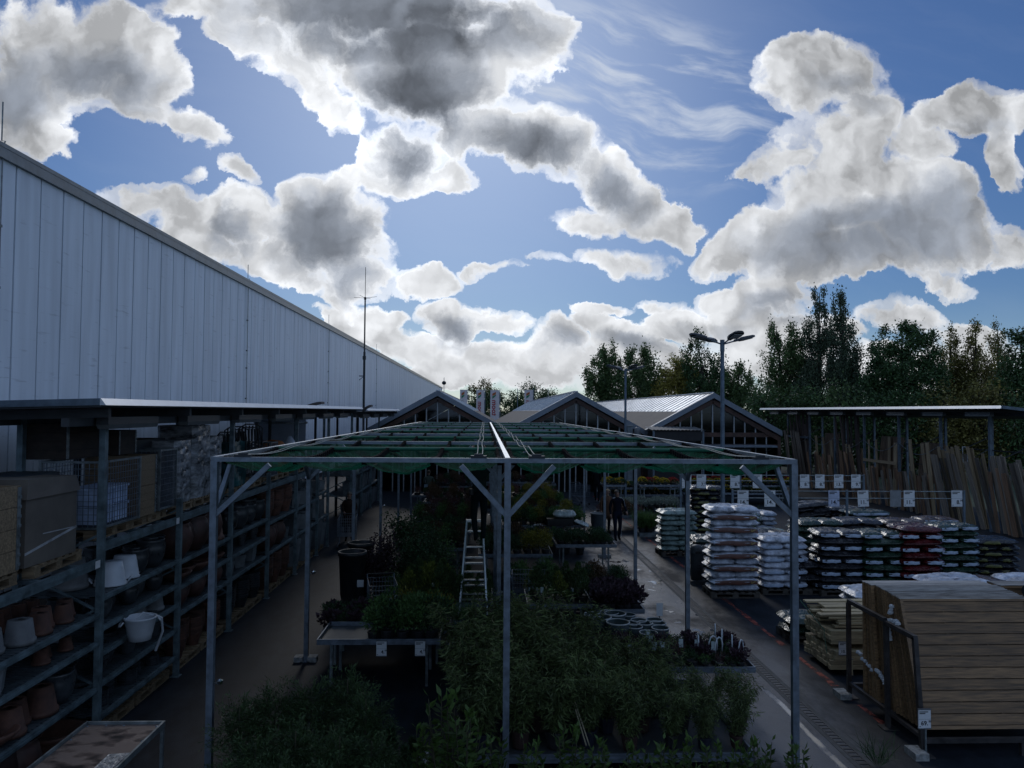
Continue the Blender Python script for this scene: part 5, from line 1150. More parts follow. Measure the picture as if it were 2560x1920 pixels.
T7 = tpx(1326, 1407, 1262, .78, 1.4, 'far table of fresh green plants left of the walkway'); fill(T7, [K['lowg'], K['lime'], K['shrub']], 6, 4, 'fresh green plant on the far table by the walkway', 'fresh green plants by the walkway', .78, m=.05)
for i, (xl, xr, yy) in enumerate(((1030, 1180, 1238), (1212, 1400, 1232), (1060, 1180, 1215), (1215, 1390, 1210))):
    T8 = tpx(xl, xr, yy, .78, 1.3, 'far row table of dark heathers, %s of four' % ('near left', 'near right', 'far left', 'far right')[i]); fill(T8, [K['heather'], K['heatherd'], K['autumn']], 8, 3, 'heather on the %s far row table' % ('near left', 'near right', 'far left', 'far right')[i], 'heathers on the far row tables, table %d' % (i+1), .78, m=.05)
for k, (px, py, Yv, P_, lb) in enumerate(((1425, 1380, 17.3, 'silver', 'grey leaved plant under the low pot table by the aisle'), (1440, 1420, 16.6, 'shrubd', 'dark potted shrub left of the aisle, behind the purple plants'), (1480, 1400, 17.2, 'autumn', 'reddish shrub at the aisle edge behind the purple plants'), (1545, 1410, 16.8, 'silver', 'pale leaved plant in a grey pot at the aisle edge'), (1415, 1290, 24.3, 'autumn', 'reddish shrub behind the styrofoam box'), (1450, 1300, 24.2, 'autumn', 'orange brown shrub behind the white sack'), (1380, 1300, 24.5, 'shrub', 'green shrub behind the black crate'), (1405, 1265, 27, 'shrubd', 'dark shrub left of the standing couple'))):
    p = at_Y(px, py, Yv); K[P_].put((p.x, Yv, .0), lb, sc=1.6, rz=k)
# further rows that close the middle of the yard
for (x0, x1, y, z, ks, nx, lb) in ((-2.4, -.5, 21.0, .78, ['shrubd', 'autumn', 'shrub'], 8, 'left inner table of mixed shrubs behind the climbing shrubs'), (-2.4, -.4, 23.6, .78, ['heatherd', 'low', 'shrubd'], 8, 'left inner table of dark plants farther back'), (-2.4, -.3, 26.0, .78, ['shrub', 'autumn', 'heather'], 8, 'left inner table of autumn plants'),
        (.5, 1.9, 17.2, .55, ['shrubd', 'shrub', 'low'], 6, 'low table of dark shrubs behind the conifer table'), (2.05, 3.4, 17.6, .4, ['silver', 'shrubd', 'autumn'], 5, 'low table of grey and reddish shrubs beside the aisle'), (.6, 3.4, 25.2, .78, ['shrub', 'lime', 'shrubd'], 10, 'right inner table of green shrubs'), (.6, 3.2, 27.4, .78, ['autumn', 'low', 'lime'], 9, 'right inner table of yellow and red shrubs'),
        (-2.5, -.3, 31.6, .78, ['heather', 'autumn', 'heatherd'], 8, 'far left table of brown heathers'), (.6, 3.3, 33.4, .78, ['heatherd', 'lime', 'heather'], 9, 'far right table of heathers and grasses'), (-2.5, 3.3, 39.2, .9, ['heather', 'shrubd', 'autumn'], 16, 'last long table in front of the glazed hall')):
    T = (x0, x1, y, y+1.35); table(*T, z, lb); fill(T, [K[q] for q in ks], nx, 4, 'plant on the '+lb, 'plants on the '+lb, z, sc=(.85, 1.25), m=.05)
# crate with white sack, basket
p = at_z(1405, 1300, .95); tag(MB().box(-.5, .35, -.25, .25, .0, .22).box(-.52, .37, -.27, .27, .2, .23).build('black_crate', blackp), 'black plastic crate under the white plant sack', 'crate').location = (p.x, p.y, .79)
def pillow(name, m, sx=.4, sy=.25, sz=.09, nx=14, ny=10, wr=.012, ms=None, seed=1):
    """a filled sack: puffy top and bottom meeting in a flat seam, wrinkled"""
    rr = random.Random(seed); ph = [rr.uniform(0, 6) for _ in range(8)]; vs = []; fs = []; mi = []
    def H_(u, v): return ((1-abs(u)**3.2)*(1-abs(v)**3.2))**.42
    for side in (1, -1):
        for j in range(ny+1):
            for i in range(nx+1):
                u, v = -1+2*i/nx, -1+2*j/ny; h = H_(u, v)
                w = wr*(math.sin(u*9+ph[0]+v*3)+math.sin(v*13+ph[1]-u*5)+.7*math.sin(u*21+v*17+ph[2]))*h*(1 if side > 0 else .4)
                inset = .04*(math.sin(v*7+ph[3])*.3+.4)
                vs.append((u*sx*(1-.05*abs(v)**4)+.008*math.sin(v*11+ph[4]), v*sy*(1-.05*abs(u)**4)+.008*math.sin(u*9+ph[5]), sz*h*side*(1.0 if side > 0 else .9)+w+sz))
    o = (nx+1)*(ny+1)
    for j in range(ny):
        for i in range(nx):
            q = j*(nx+1)+i; fs.append((q, q+1, q+nx+2, q+nx+1)); mi.append(0); fs.append((o+q, o+q+nx+1, o+q+nx+2, o+q+1)); mi.append(0)
    ring = [(i, 0) for i in range(nx)]+[(nx, j) for j in range(ny)]+[(nx-i, ny) for i in range(nx)]+[(0, ny-j) for j in range(ny)]
    for k in range(len(ring)):
        a = ring[k]; c = ring[(k+1) % len(ring)]; qa = a[1]*(nx+1)+a[0]; qc = c[1]*(nx+1)+c[0]; fs.append((qa, o+qa, o+qc, qc)); mi.append(0)
    b = MB(); b.add(vs, fs); return b
o = tag(pillow('s', None, .38, .2, .12, wr=.02).build('white_sack', mat('sack_film', (.42, .47, .47), .25, 0, .25, 8), smooth=True), 'white plastic sack lying on the black crate', 'sack'); o.location = (p.x+.08, p.y, 1.025)
o = tag(pillow('s', None, .25, .15, .06, wr=.02, seed=4).build('film_scrap', MATS['sack_film'], smooth=True), 'crumpled clear film beside the black crate', 'film'); o.location = (p.x+.62, p.y-.1, .80); o.rotation_euler = (0, .35, -.3)
p = at_z(1345, 1330, .8); tag(MB().box(-.2, .2, -.15, .15, 0, .03).box(-.2, -.18, -.15, .15, .03, .16).box(.18, .2, -.15, .15, .03, .16).tube([(-.15, 0, .03), (-.1, 0, .2), (.1, 0, .22), (.15, 0, .03)], .05, 8).build('white_tray', whitep), 'white tray with a bag on the table by the light shrubs', 'tray').location = (p.x, p.y, .80)

# trolleys (wire carts)
def cart():
    t = bpy.data.objects.new('shopping_cart', None); COL.objects.link(t); t['category'] = 'shopping cart'; b = MB()
    x0, x1, y0, y1, zb, zt = -.28, .28, -.42, .42, .42, .98
    for k in range(15): y = y0+(y1-y0)*k/14; b.bar((x0, y, zb), (x0, y, zt), .007); b.bar((x1, y, zb), (x1, y, zt), .007); b.bar((x0, y, zb), (x1, y, zb), .007)
    for k in range(10): x = x0+(x1-x0)*k/9; b.bar((x, y0, zb), (x, y0, zt), .007); b.bar((x, y1, zb), (x, y1, zt), .007)
    for k in range(7):
        z = zb+(zt-zb)*k/6
        for s in ((x0, y0, x1, y0), (x1, y0, x1, y1), (x1, y1, x0, y1), (x0, y1, x0, y0)): b.bar((s[0], s[1], z), (s[2], s[3], z), .007)
    b.build('basket', galv, t)
    MB().tube([(x0, y1+.08, 1.04), (x1, y1+.08, 1.04)], .016, 8).build('handle', blackp, t)
    for s in (x0, x1): MB().tube([(s, y1+.08, 1.04), (s, y1, .9), (s, y1-.05, .12), (s, y0+.1, .12)], .012, 6).build('frame_tube', galv, t)
    for s in (x0, x1):
        for y in (y0+.1, y1-.08): MB().tube([(s-.012, y, .06), (s+.012, y, .06)], .06, 12).build('wheel', blackp, t)
    return t
SCt = Proto(cart)
p = at_z(862, 1374, 0); SCt.put((p.x, p.y+.4, 0), 'wire shopping cart in the left aisle by the brown coated person', rz=.1, group='shopping carts')
p = at_z(1490, 1262, 0); SCt.put((p.x-.75, p.y, 0), 'shopping cart next to the person in dark clothes at the back', rz=.5, group='shopping carts')
p = at_z(1345, 1470, 0); SCt.put((1.05, 16.9, 0), 'wire cart standing behind the conifer table right of centre', rz=1.5, group='shopping carts')
SCt.put((-2.1, 16.0, 0), 'wire cart behind the black planters, beside the conifers', rz=.2, group='shopping carts')

# bins
def bin_():
    t = thing('litter_bin', 'dark grey round topped litter bin on a square foot, left of the tall white stack', 'litter bin', tuple(at_z(1742, 1458, 0)))
    MB().lathe([(.155, .10), (.165, .5), (.175, .78), (.178, .79), (.178, .84), (.17, .85), (.172, .90), (.15, .97), (.10, 1.01), (0, 1.03)], 28).build('body', mat('bin_grey', (.055, .06, .065), .5, 0, .15, 9), t, smooth=True)
    MB().box(-.21, .21, -.21, .21, 0, .10).build('foot', MATS['bin_grey'], t)
    MB().box(-.09, .09, -.182, -.17, .80, .87).build('slot', blackp, t)
    for z in (.35, .42, .49): MB().box(-.05, .05, -.172, -.163, z, z+.02).build('badge_line', darksteel, t)
bin_()
t = thing('waste_barrel', 'blue grey plastic barrel standing left of the couple in the aisle', 'barrel', tuple(at_z(1494, 1340, 0)))
MB().lathe([(.20, 0), (.22, .3), (.225, .31), (.23, .45), (.245, .46), (.25, .78), (.27, .79), (.27, .84), (.24, .84), (.23, .75), (0, .7)], 24).build('body', mat('barrel_blue', (.10, .125, .145), .5), t, smooth=True)
for s in (-1, 1): MB().tube([(s*.26, -.05, .72), (s*.31, 0, .70), (s*.26, .05, .72)], .012, 6).build('handle', greyp, t)
# flower tables at the back right
for i, (xl, xr, yy, zz, kinds, lb) in enumerate(((1510, 1566, 1212, 1.25, ['mum', 'mumg'], 'top flower table left of the far lamp post'), (1600, 1700, 1212, 1.25, ['mum', 'mumr', 'mum'], 'top flower table right of the far lamp post'), (1516, 1706, 1219, 1.0, ['mumg', 'mumg', 'mum', 'mumw'], 'middle flower table of dark cushions'), (1535, 1706, 1236, .7, ['mumg', 'mumg', 'low', 'mum'], 'lower flower table of dark cushions'))):
    T = tpx(xl, xr, yy, zz, 1.1, lb); fill(T, [K[q] for q in kinds], max(4, int((T[1]-T[0])/.33)), 3, 'flowering cushion on the '+lb, 'cushions on the '+lb, zz, sc=(1., 1.25), m=.05)
T = tpx(1712, 1990, 1213, .95, 1.4, 'long flower table behind the price signs'); fill(T, [K['mum'], K['mumg'], K['mumg'], K['mumr'], K['mum'], K['mumw'], K['mumg']], 15, 3, 'flower cushion behind the price signs', 'cushions behind the price signs', .95, sc=(1.1, 1.5), m=.05)
T = tpx(1712, 1960, 1232, .6, 1.3, 'low flower table of dark cushions behind the sign rail'); fill(T, [K['mumg'], K['mumg'], K['low'], K['mum']], 13, 3, 'dark cushion behind the sign rail', 'dark cushions behind the sign rail', .6, sc=(1.1, 1.5), m=.05)
T = tpx(1636, 1686, 1272, .7, 1.4, 'table of silvery cabbage plants'); fill((T[0]-1.4, T[1]+.3, T[2], T[3]), [K['silver']], 8, 4, 'silvery round plant on the table left of the black bag stack', 'silvery plants', .7, sc=(1.2, 1.6), m=.05)
T = (T[0]-2.4, T[0]-.6, T[2]-1.2, T[2]); table(*T, .6, 'table of brownish heathers beside the red ground line'); fill(T, [K['heather'], K['autumn'], K['low']], 7, 3, 'brownish heather beside the red ground line', 'brownish heathers beside the red line', .6, m=.05)
p = at_z(1622, 1342, 0); tag(MB().box(-.35, .35, -.5, .5, 0, .14).box(-.33, .33, -.48, .48, .14, .15).build('planter_tray', galvd), 'low grey tray with wild grasses left of the pale bag stack', 'tray').location = (p.x, p.y+.4, 0)
for k in range(10): K['grass'].put((p.x+rnd.uniform(-.25, .25), p.y+.4+rnd.uniform(-.4, .4), .1), 'wispy grass in the low grey tray', sc=rnd.uniform(1.1, 1.7), rz=k, group='wispy grasses in the tray')
for k, (px, py, Yv) in enumerate(((1700, 1300, 27.5), (1795, 1240, 28.5), (1870, 1260, 27.0))): q = at_Y(px, py, Yv); K['grass'].put((q.x, Yv, 0), 'tall pale grass plant, %s of three behind the bag stacks' % ORD[k], sc=2.2, group='tall pale grasses')

# ------------------------------------------------------------------ ladder and people
def ladder():
    t = thing('step_ladder', 'aluminium step ladder in the middle with a man standing on it', 'ladder', (0, 0, 0))
    al = mat('aluminium', (.55, .58, .60), .3, .85, .1, 6)
    fl, fr = at_z(1142, 1616, 0), at_z(1221, 1616, 0); Y0 = fl.y; Yt = Y0+.75
    tl, tr = at_Y(1168, 1302, Yt), at_Y(1206, 1302, Yt); fr.y = Y0
    for a, c in ((fl, tl), (fr, tr)): MB().bar(a, c, .032, .07).build('rail', al, t); MB().box(a.x-.03, a.x+.03, a.y-.04, a.y+.04, 0, .05).build('foot', blackp, t)
    for py in (1570, 1548, 1523, 1493, 1479, 1458, 1445, 1425, 1404, 1390, 1364, 1325):
        s = (1545-py)/(1545-1302); s = s*1.0
        # height on the rail whose picture height is py
        lo, hi = 0, 1
        for _ in range(30):
            m_ = (lo+hi)/2; q = fl.lerp(tl, m_); yy = H-q.z
            if (q.z-H)/q.y > -(py-1027)/F: hi = m_
            else: lo = m_
        a, c = fl.lerp(tl, m_), fr.lerp(tr, m_); MB().bar(a+Vector((.016, 0, 0)), c-Vector((.016, 0, 0)), .045, .028).build('rung', al, t)
    bl, br = Vector((fl.x+.05, Yt+.85, 0)), Vector((fr.x-.05, Yt+.85, 0))
    for a, c in ((bl, tl+Vector((0, .06, -.05))), (br, tr+Vector((0, .06, -.05)))): MB().bar(a, c, .03, .05).build('rear_rail', al, t)
    for s in (.2, .6): MB().bar(bl.lerp(tl, s), br.lerp(tr, s), .03).build('rear_brace', al, t)
    MB().box(tl.x-.02, tr.x+.02, Yt-.04, Yt+.10, tl.z-.02, tl.z+.02).build('top_cap', al, t)
    return tl, tr, Yt
TL, TR, YT = ladder()

skin = mat('skin', (.30, .17, .12), .55, 0, .1, 6); hairb = mat('hair_brown', (.05, .032, .02), .6); hairl = mat('hair_blonde', (.25, .17, .09), .6, 0, .3, 20)
def person(label, loc, rz, h, pose, cols, hair=hairb, hairlen=0.0, extra=None, group=None):
    """one continuous skinned body; material by region; joints given for a 1.75 m figure facing -Y"""
    t = thing('person', label, 'person', loc, group); t.rotation_euler = (0, 0, rz); k = h/1.75; t.scale = (k, k, k)
    J = dict(pel=(0, 0, .93), bel=(0, 0, 1.08), che=(0, .01, 1.28), nec=(0, .015, 1.46), nk2=(0, .0, 1.52), hea=(0, -.01, 1.62), top=(0, 0, 1.70),
             shl=(-.18, .01, 1.41), ell=(-.24, .03, 1.13), wrl=(-.25, -.06, .89), shr=(.18, .01, 1.41), elr=(.24, .03, 1.13), wrr=(.25, -.06, .89),
             hil=(-.09, 0, .88), knl=(-.10, -.01, .49), anl=(-.10, .03, .10), tol=(-.11, -.13, .035), hir=(.09, 0, .88), knr=(.10, -.01, .49), anr=(.10, .03, .10), tor=(.11, -.13, .035))
    J.update(pose)
    RAD = dict(pel=(.155, .115), bel=(.145, .10), che=(.165, .11), nec=(.075, .07), nk2=(.052, .055), hea=(.078, .095), top=(.05, .06), shl=(.068, .065), ell=(.052, .05), wrl=(.034, .03), shr=(.068, .065), elr=(.052, .05), wrr=(.034, .03),
               hil=(.092, .095), knl=(.064, .066), anl=(.044, .046), tol=(.04, .03), hir=(.092, .095), knr=(.064, .066), anr=(.044, .046), tor=(.04, .03))
    names = list(J); ed = [('pel', 'bel'), ('bel', 'che'), ('che', 'nec'), ('nec', 'nk2'), ('nk2', 'hea'), ('hea', 'top'), ('che', 'shl'), ('shl', 'ell'), ('ell', 'wrl'), ('che', 'shr'), ('shr', 'elr'), ('elr', 'wrr'),
             ('pel', 'hil'), ('hil', 'knl'), ('knl', 'anl'), ('anl', 'tol'), ('pel', 'hir'), ('hir', 'knr'), ('knr', 'anr'), ('anr', 'tor')]
    me = bpy.data.meshes.new('b'); me.from_pydata([J[n] for n in names], [(names.index(a), names.index(b)) for a, b in ed], []); ob = bpy.data.objects.new('b', me); COL.objects.link(ob)
    sk = ob.modifiers.new('s', 'SKIN'); ob.modifiers.new('u', 'SUBSURF').levels = 2
    for i, n in enumerate(names): me.skin_vertices[0].data[i].radius = RAD[n]; me.skin_vertices[0].data[i].use_root = (n == 'pel')
    dg = bpy.context.evaluated_depsgraph_get(); bm_ = bpy.data.meshes.new_from_object(ob.evaluated_get(dg)); bpy.data.objects.remove(ob)
    vs = [tuple(v.co) for v in bm_.vertices]; fs = [tuple(p.vertices) for p in bm_.polygons]; b = MB(); b.v = vs; b.f = fs
    segs = {'leg': [('hil', 'knl'), ('knl', 'anl'), ('hir', 'knr'), ('knr', 'anr')], 'torso': [('bel', 'che'), ('che', 'shl'), ('che', 'shr'), ('che', 'nec')], 'pelvis': [('pel', 'hil'), ('pel', 'hir')], 'arm': [('shl', 'ell'), ('ell', 'wrl'), ('shr', 'elr'), ('elr', 'wrr')], 'head': [('nk2', 'hea'), ('hea', 'top')], 'shoe': [('anl', 'tol'), ('anr', 'tor')]}
    jm = {'leg': 1, 'pelvis': 1, 'torso': 0, 'arm': 0, 'head': 3, 'shoe': 2}
    for p in bm_.polygons:
        c = p.center; best = None
        for kk, ss in segs.items():
            for a, d in ss:
                A, D = Vector(J[a]), Vector(J[d]); u = max(0, min(1, (c-A).dot(D-A)/(D-A).length_squared)); q = (c-(A+(D-A)*u)).length-RAD[a][0]*(1-u)-RAD[d][0]*u
                if best is None or q < best[0]: best = (q, kk)
        b.m.append(jm[best[1]])
    # face and hands belong to the same body mesh
    b.c = 3; hc = Vector(J['hea']); b.lathe([(0, -.02), (.014, -.012), (.012, .01), (0, .03)], 6, (hc.x, hc.y-.098, hc.z-.01))
    for s in (-1, 1): b.lathe([(0, -.025), (.014, 0), (0, .03)], 6, (hc.x+s*.080, hc.y, hc.z-.005))
    for w, e in (('wrl', 'ell'), ('wrr', 'elr')):
        Wp, E = Vector(J[w]), Vector(J[e]); d = (Wp-E).normalized(); sx_ = d.cross(Vector((1, 0, 0))).normalized(); b.tube([Wp-d*.02, Wp+d*.05, Wp+d*.09], [.028, .036, .030], 8)
        for q, ln in ((-.027, .055), (-.009, .07), (.009, .066), (.027, .05)): a0 = Wp+d*.08+sx_*q; b.tube([a0, a0+d*ln*.5+Vector((0, -.006, 0)), a0+d*ln+Vector((0, -.022, 0))], [.009, .008, .006], 6)
        a0 = Wp+d*.03+sx_*-.03; b.tube([a0, a0+d*.035-sx_*.022, a0+d*.06-sx_*.02], [.010, .009, .007], 6)
    b.c = 4
    for s in (-1, 1): b.lathe([(0, -.006), (.010, 0), (0, .006)], 6, (hc.x+s*.03, hc.y-.088, hc.z+.012))
    b.box(hc.x-.022, hc.x+.022, hc.y-.094, hc.y-.086, hc.z-.052, hc.z-.046)
    b.build('body', [cols[0], cols[1], cols[2], skin, ink], t, smooth=True)
    hb = MB(); vs = []; n = 14
    for i in range(7):
        e = math.pi/2*(1-i/6*1.15)
        for q in range(n):
            a = 2*math.pi*q/n; fr = 1.0 if math.sin(a) > -.3 else max(.2, 1-(i/6)*.9); rr_ = .092*math.cos(e)*1.04; zz = hc.z+.025+.105*math.sin(e)
            if math.sin(a) < -.3 and i > 3: zz = hc.z+.055
            vs.append((hc.x+rr_*math.cos(a), hc.y+.012+.105*math.cos(e)*math.sin(a), zz-(hairlen*.5 if i == 6 and math.sin(a) > -.2 else 0)))
    hb.add(vs, [(i*n+q, i*n+(q+1) % n, (i+1)*n+(q+1) % n, (i+1)*n+q) for i in range(6) for q in range(n)]+[tuple(range(n))]); hb.build('hair', hair, t, smooth=True)
    if extra: extra(t, J)
    return t
M_ = lambda n, c: mat(n, c, .9, 0, .2, 5, 0, .08)
# couple in the aisle
def stripes(t, J):
    b = MB()
    for o in (-.012, .0, .012): b.tube([(.07, -.0+o*.3, 1.475), (.17, -.04+o, 1.462-.004), (.235, -.02+o, 1.36), (.285, .02+o, 1.16), (.292, -.02+o, .98)], .0055, 4)
    b.build('sleeve_stripes', whitep, t)
    MB().tube([(-.07, 0, 1.475), (-.17, -.04, 1.458)], .012, 4).build('shoulder_stripe', whitep, t)
    MB().tube([(.115, .0, .86), (.165, 0, .5), (.15, .03, .12)], .006, 4).build('trouser_stripe', whitep, t)
p = at_z(1543, 1352, 0)
person('man in black track jacket with white shoulder and sleeve stripes, walking in the aisle', (p.x, p.y, 0), .15, 1.80, dict(wrr=(.29, -.12, .98), elr=(.29, .06, 1.16), ell=(-.25, .05, 1.14), anl=(-.10, -.10, .10), tol=(-.11, -.26, .05), knl=(-.10, -.09, .50), anr=(.10, .14, .12), tor=(.11, .0, .03), hea=(-.03, -.03, 1.61)), (M_('jacket_black', (.008, .010, .018)), M_('trousers_navy', (.010, .013, .026)), M_('shoe_black', (.01, .01, .01))), extra=stripes)
p = at_z(1520, 1335, 0)
def coat(t, J):
    b = MB(); b.lathe([(.24, .62), (.21, .85), (.17, 1.08), (.20, 1.28), (.16, 1.42), (.08, 1.47)], 18); b.build('coat', M_('coat_brown', (.10, .055, .035)), t, smooth=True)
    MB().lathe([(.0, 0), (.12, .02), (.13, .08), (.10, .17), (.05, .24), (0, .26)], 12, (0, .06, 1.36)).build('long_hair', hairl, t, smooth=True)
person('person in brown coat with light hair, half hidden behind the man with white stripes', (p.x-.05, p.y, 0), .3, 1.68, dict(hea=(.03, -.03, 1.61)), (M_('coat_brown2', (.10, .055, .035)), M_('trousers_dark', (.012, .015, .025)), M_('shoe_black2', (.01, .01, .01))), hair=hairl, extra=coat)
p = at_z(1492, 1256, 0)
person('person in dark clothes and white shoes at the back of the aisle', (p.x, p.y, 0), 2.6, 1.82, dict(anl=(-.16, .16, .10), tol=(-.17, .0, .035), anr=(.12, -.16, .10), tor=(.13, -.32, .04), wrr=(.22, -.25, 1.05)), (M_('jacket_dark', (.012, .013, .016)), M_('trousers_dark2', (.010, .011, .016)), M_('shoe_white', (.5, .5, .5))))
p = at_z(1071, 1250, .12)
def paper(t, J): MB().box(.02, .20, .125, .135, .95, 1.09).build('paper_patch', M_('paper', (.30, .38, .46)), t)
p = at_z(1071, 1268, 0)
person('person in grey green jacket seen from behind, far back between the tables', (p.x, p.y, 0), math.pi, 1.74, dict(ell=(-.24, -.05, 1.18), wrl=(-.16, -.25, 1.08), elr=(.24, -.05, 1.18), wrr=(.16, -.25, 1.08)), (M_('jacket_green', (.085, .105, .09)), M_('trousers_dark3', (.012, .015, .02)), M_('shoe_black4', (.01, .01, .01))), extra=paper)
p = at_z(862, 1362, 0)
person('person in dark brown coat behind the wire cart in the left aisle', (p.x, p.y+.75, 0), .2, 1.70, dict(ell=(-.24, -.08, 1.18), wrl=(-.18, -.32, 1.06), elr=(.24, -.08, 1.18), wrr=(.18, -.32, 1.06)), (M_('coat_darkbrown', (.030, .018, .014)), M_('trousers_dark5', (.012, .012, .016)), M_('shoe_black5', (.01, .01, .01))), hair=mat('hair_grey', (.10, .08, .06), .6), extra=lambda t, J: MB().lathe([(.25, .55), (.23, .85), (.19, 1.1), (.21, 1.3), (.14, 1.44)], 18).build('coat', MATS['coat_darkbrown'], t, smooth=True))
# man on the ladder, back turned, arms raised to the shade cloth
zf = at_Y(1196, 1352, YT-.12).z
def mtool(t, J): MB().lathe([(0, 0), (.05, .0), (.05, .12), (0, .12)], 8, (.16, .05, .93)).build('belt_pouch', blackp, t)
person('man in dark green work clothes standing on the step ladder, arms raised', (at_Y(1197, 1352, YT-.12).x, YT-.10, zf-.03), math.pi+.12, 1.80,
       dict(ell=(-.26, -.16, 1.50), wrl=(-.17, -.26, 1.76), elr=(.24, -.2, 1.52), wrr=(.12, -.3, 1.78), anl=(-.08, .05, .10), tol=(-.09, -.12, .035), knl=(-.10, -.05, .50), anr=(.06, .04, .10), tor=(.06, -.13, .035), hea=(.0, -.03, 1.63), top=(0, .0, 1.72)),
       (M_('workwear_green', (.018, .032, .030)), M_('work_trousers', (.007, .015, .018)), M_('shoe_black6', (.008, .008, .008))), extra=mtool)

# ------------------------------------------------------------------ pallets of bagged bark and soil
BAGC = dict(white=((.50, .53, .60), .30), black=((.016, .017, .02), .22), green=((.022, .045, .030), .22), mint=((.20, .27, .25), .25), red=((.075, .010, .011), .25), brown=((.09, .055, .042), .25), dark=((.030, .030, .036), .22), peat=((.02, .022, .028), .25))
lab_w = mat('bag_panel_pale', (.34, .41, .52), .35, 0, .12, 12); lab_r = mat('bag_panel_brown', (.10, .035, .025), .4, 0, .2, 10); lab_y = mat('bag_panel_yellow', (.11, .11, .02), .4, 0, .3, 12); top_s = mat('bag_print', (.22, .19, .20), .3, 0, .9, 9)
def bagmat(k):
    c, r = BAGC[k]
    nm = 'bag_film_'+k
    if nm in MATS: return MATS[nm]
    m = mat(nm, c, r, 0, .35, 5, 0, .5, obj=.1); N = m.node_tree.nodes; L = m.node_tree.links; b = N['Principled BSDF']
    g = N.new('ShaderNodeTexCoord'); oi = N.new('ShaderNodeObjectInfo'); ad = N.new('ShaderNodeVectorMath'); ad.operation = 'ADD'; L.new(g.outputs['Object'], ad.inputs[0]); cb = N.new('ShaderNodeCombineXYZ'); mm = N.new('ShaderNodeMath'); mm.operation = 'MULTIPLY'; mm.inputs[1].default_value = 50; L.new(oi.outputs['Random'], mm.inputs[0]); L.new(mm.outputs[0], cb.inputs[0]); L.new(cb.outputs[0], ad.inputs[1])
    n = N.new('ShaderNodeTexNoise'); n.inputs['Scale'].default_value = 7; n.inputs['Detail'].default_value = 3; n.inputs['Distortion'].default_value = 1.2; L.new(ad.outputs[0], n.inputs['Vector'])
    bp = N.new('ShaderNodeBump'); bp.inputs['Strength'].default_value = .8; bp.inputs['Distance'].default_value = .03; L.new(n.outputs[0], bp.inputs['Height']); L.new(bp.outputs[0], b.inputs['Normal'])
    # large print on the upper face
    return m
def bag(kind, wide, side, seed):
    """wide: half length along X; side: kind of printed panel on the front edge"""
    def f():
        sx, sy = (.325, .30) if wide < .5 else (wide+.02, .24)
        b = pillow('bag', None, sx, sy, .088, 16, 10, .010, seed=seed); b.m = [0]*len(b.f)
        pm = {'w': lab_w, 'r': lab_r, 'y': lab_y}.get(side)
        if pm:
            b.c = 1; y = -sy-.004; u0, u1 = (-.74, .78) if side == 'w' else ((-.86, .90) if side == 'r' else (-.6, .15))
            nseg = 8; vs = []
            for i in range(nseg+1):
                x = sx*(u0+(u1-u0)*i/nseg); e = (i/nseg-.5); h = (.056 if side == 'r' else .040)*(1-1.0*e*e); zc = .084+.006*math.sin(i*1.7+seed)-.02*e*e
                vs += [(x, y+.018*abs(e)**2*4, zc-h), (x, y-.004+.018*abs(e)**2*4, zc), (x, y+.012+.018*abs(e)**2*4, zc+h)]
            fs = []
            for i in range(nseg): fs += [(i*3, i*3+3, i*3+4, i*3+1), (i*3+1, i*3+4, i*3+5, i*3+2)]
            b.add(vs, fs)
            if side == 'r':       # golden slanted mark at the right end of the brown panel
                b.c = 2; b.add([(sx*.60, y-.009, .055), (sx*.66, y-.009, .05), (sx*.84, y-.004, .115), (sx*.76, y-.006, .12)], [(0, 1, 2, 3)]); b.add([(sx*.60, y-.0095, .11), (sx*.64, y-.0095, .115), (sx*.68, y-.0095, .06), (sx*.64, y-.0095, .055)], [(0, 1, 2, 3)])
        o = b.build('sack', [bagmat(kind), pm or lab_w, mat('gold_mark', (.30, .22, .08), .4)], smooth=True)
        o['category'] = 'sack'; return o
    return Proto(f)
BAGS = {}
def bagP(kind, wide, side, seed):
    k = (kind, wide, side, seed)
    if k not in BAGS: BAGS[k] = bag(*k)
    return BAGS[k]
NB = [0]; REST = []
def dpal():
    t = pallet()
    for c in t.children: c.data.materials[0] = mat('grey_pallet_wood', (.07, .06, .05), .8, 0, .3, 4, obj=.2)
    return t
PALD = Proto(dpal)
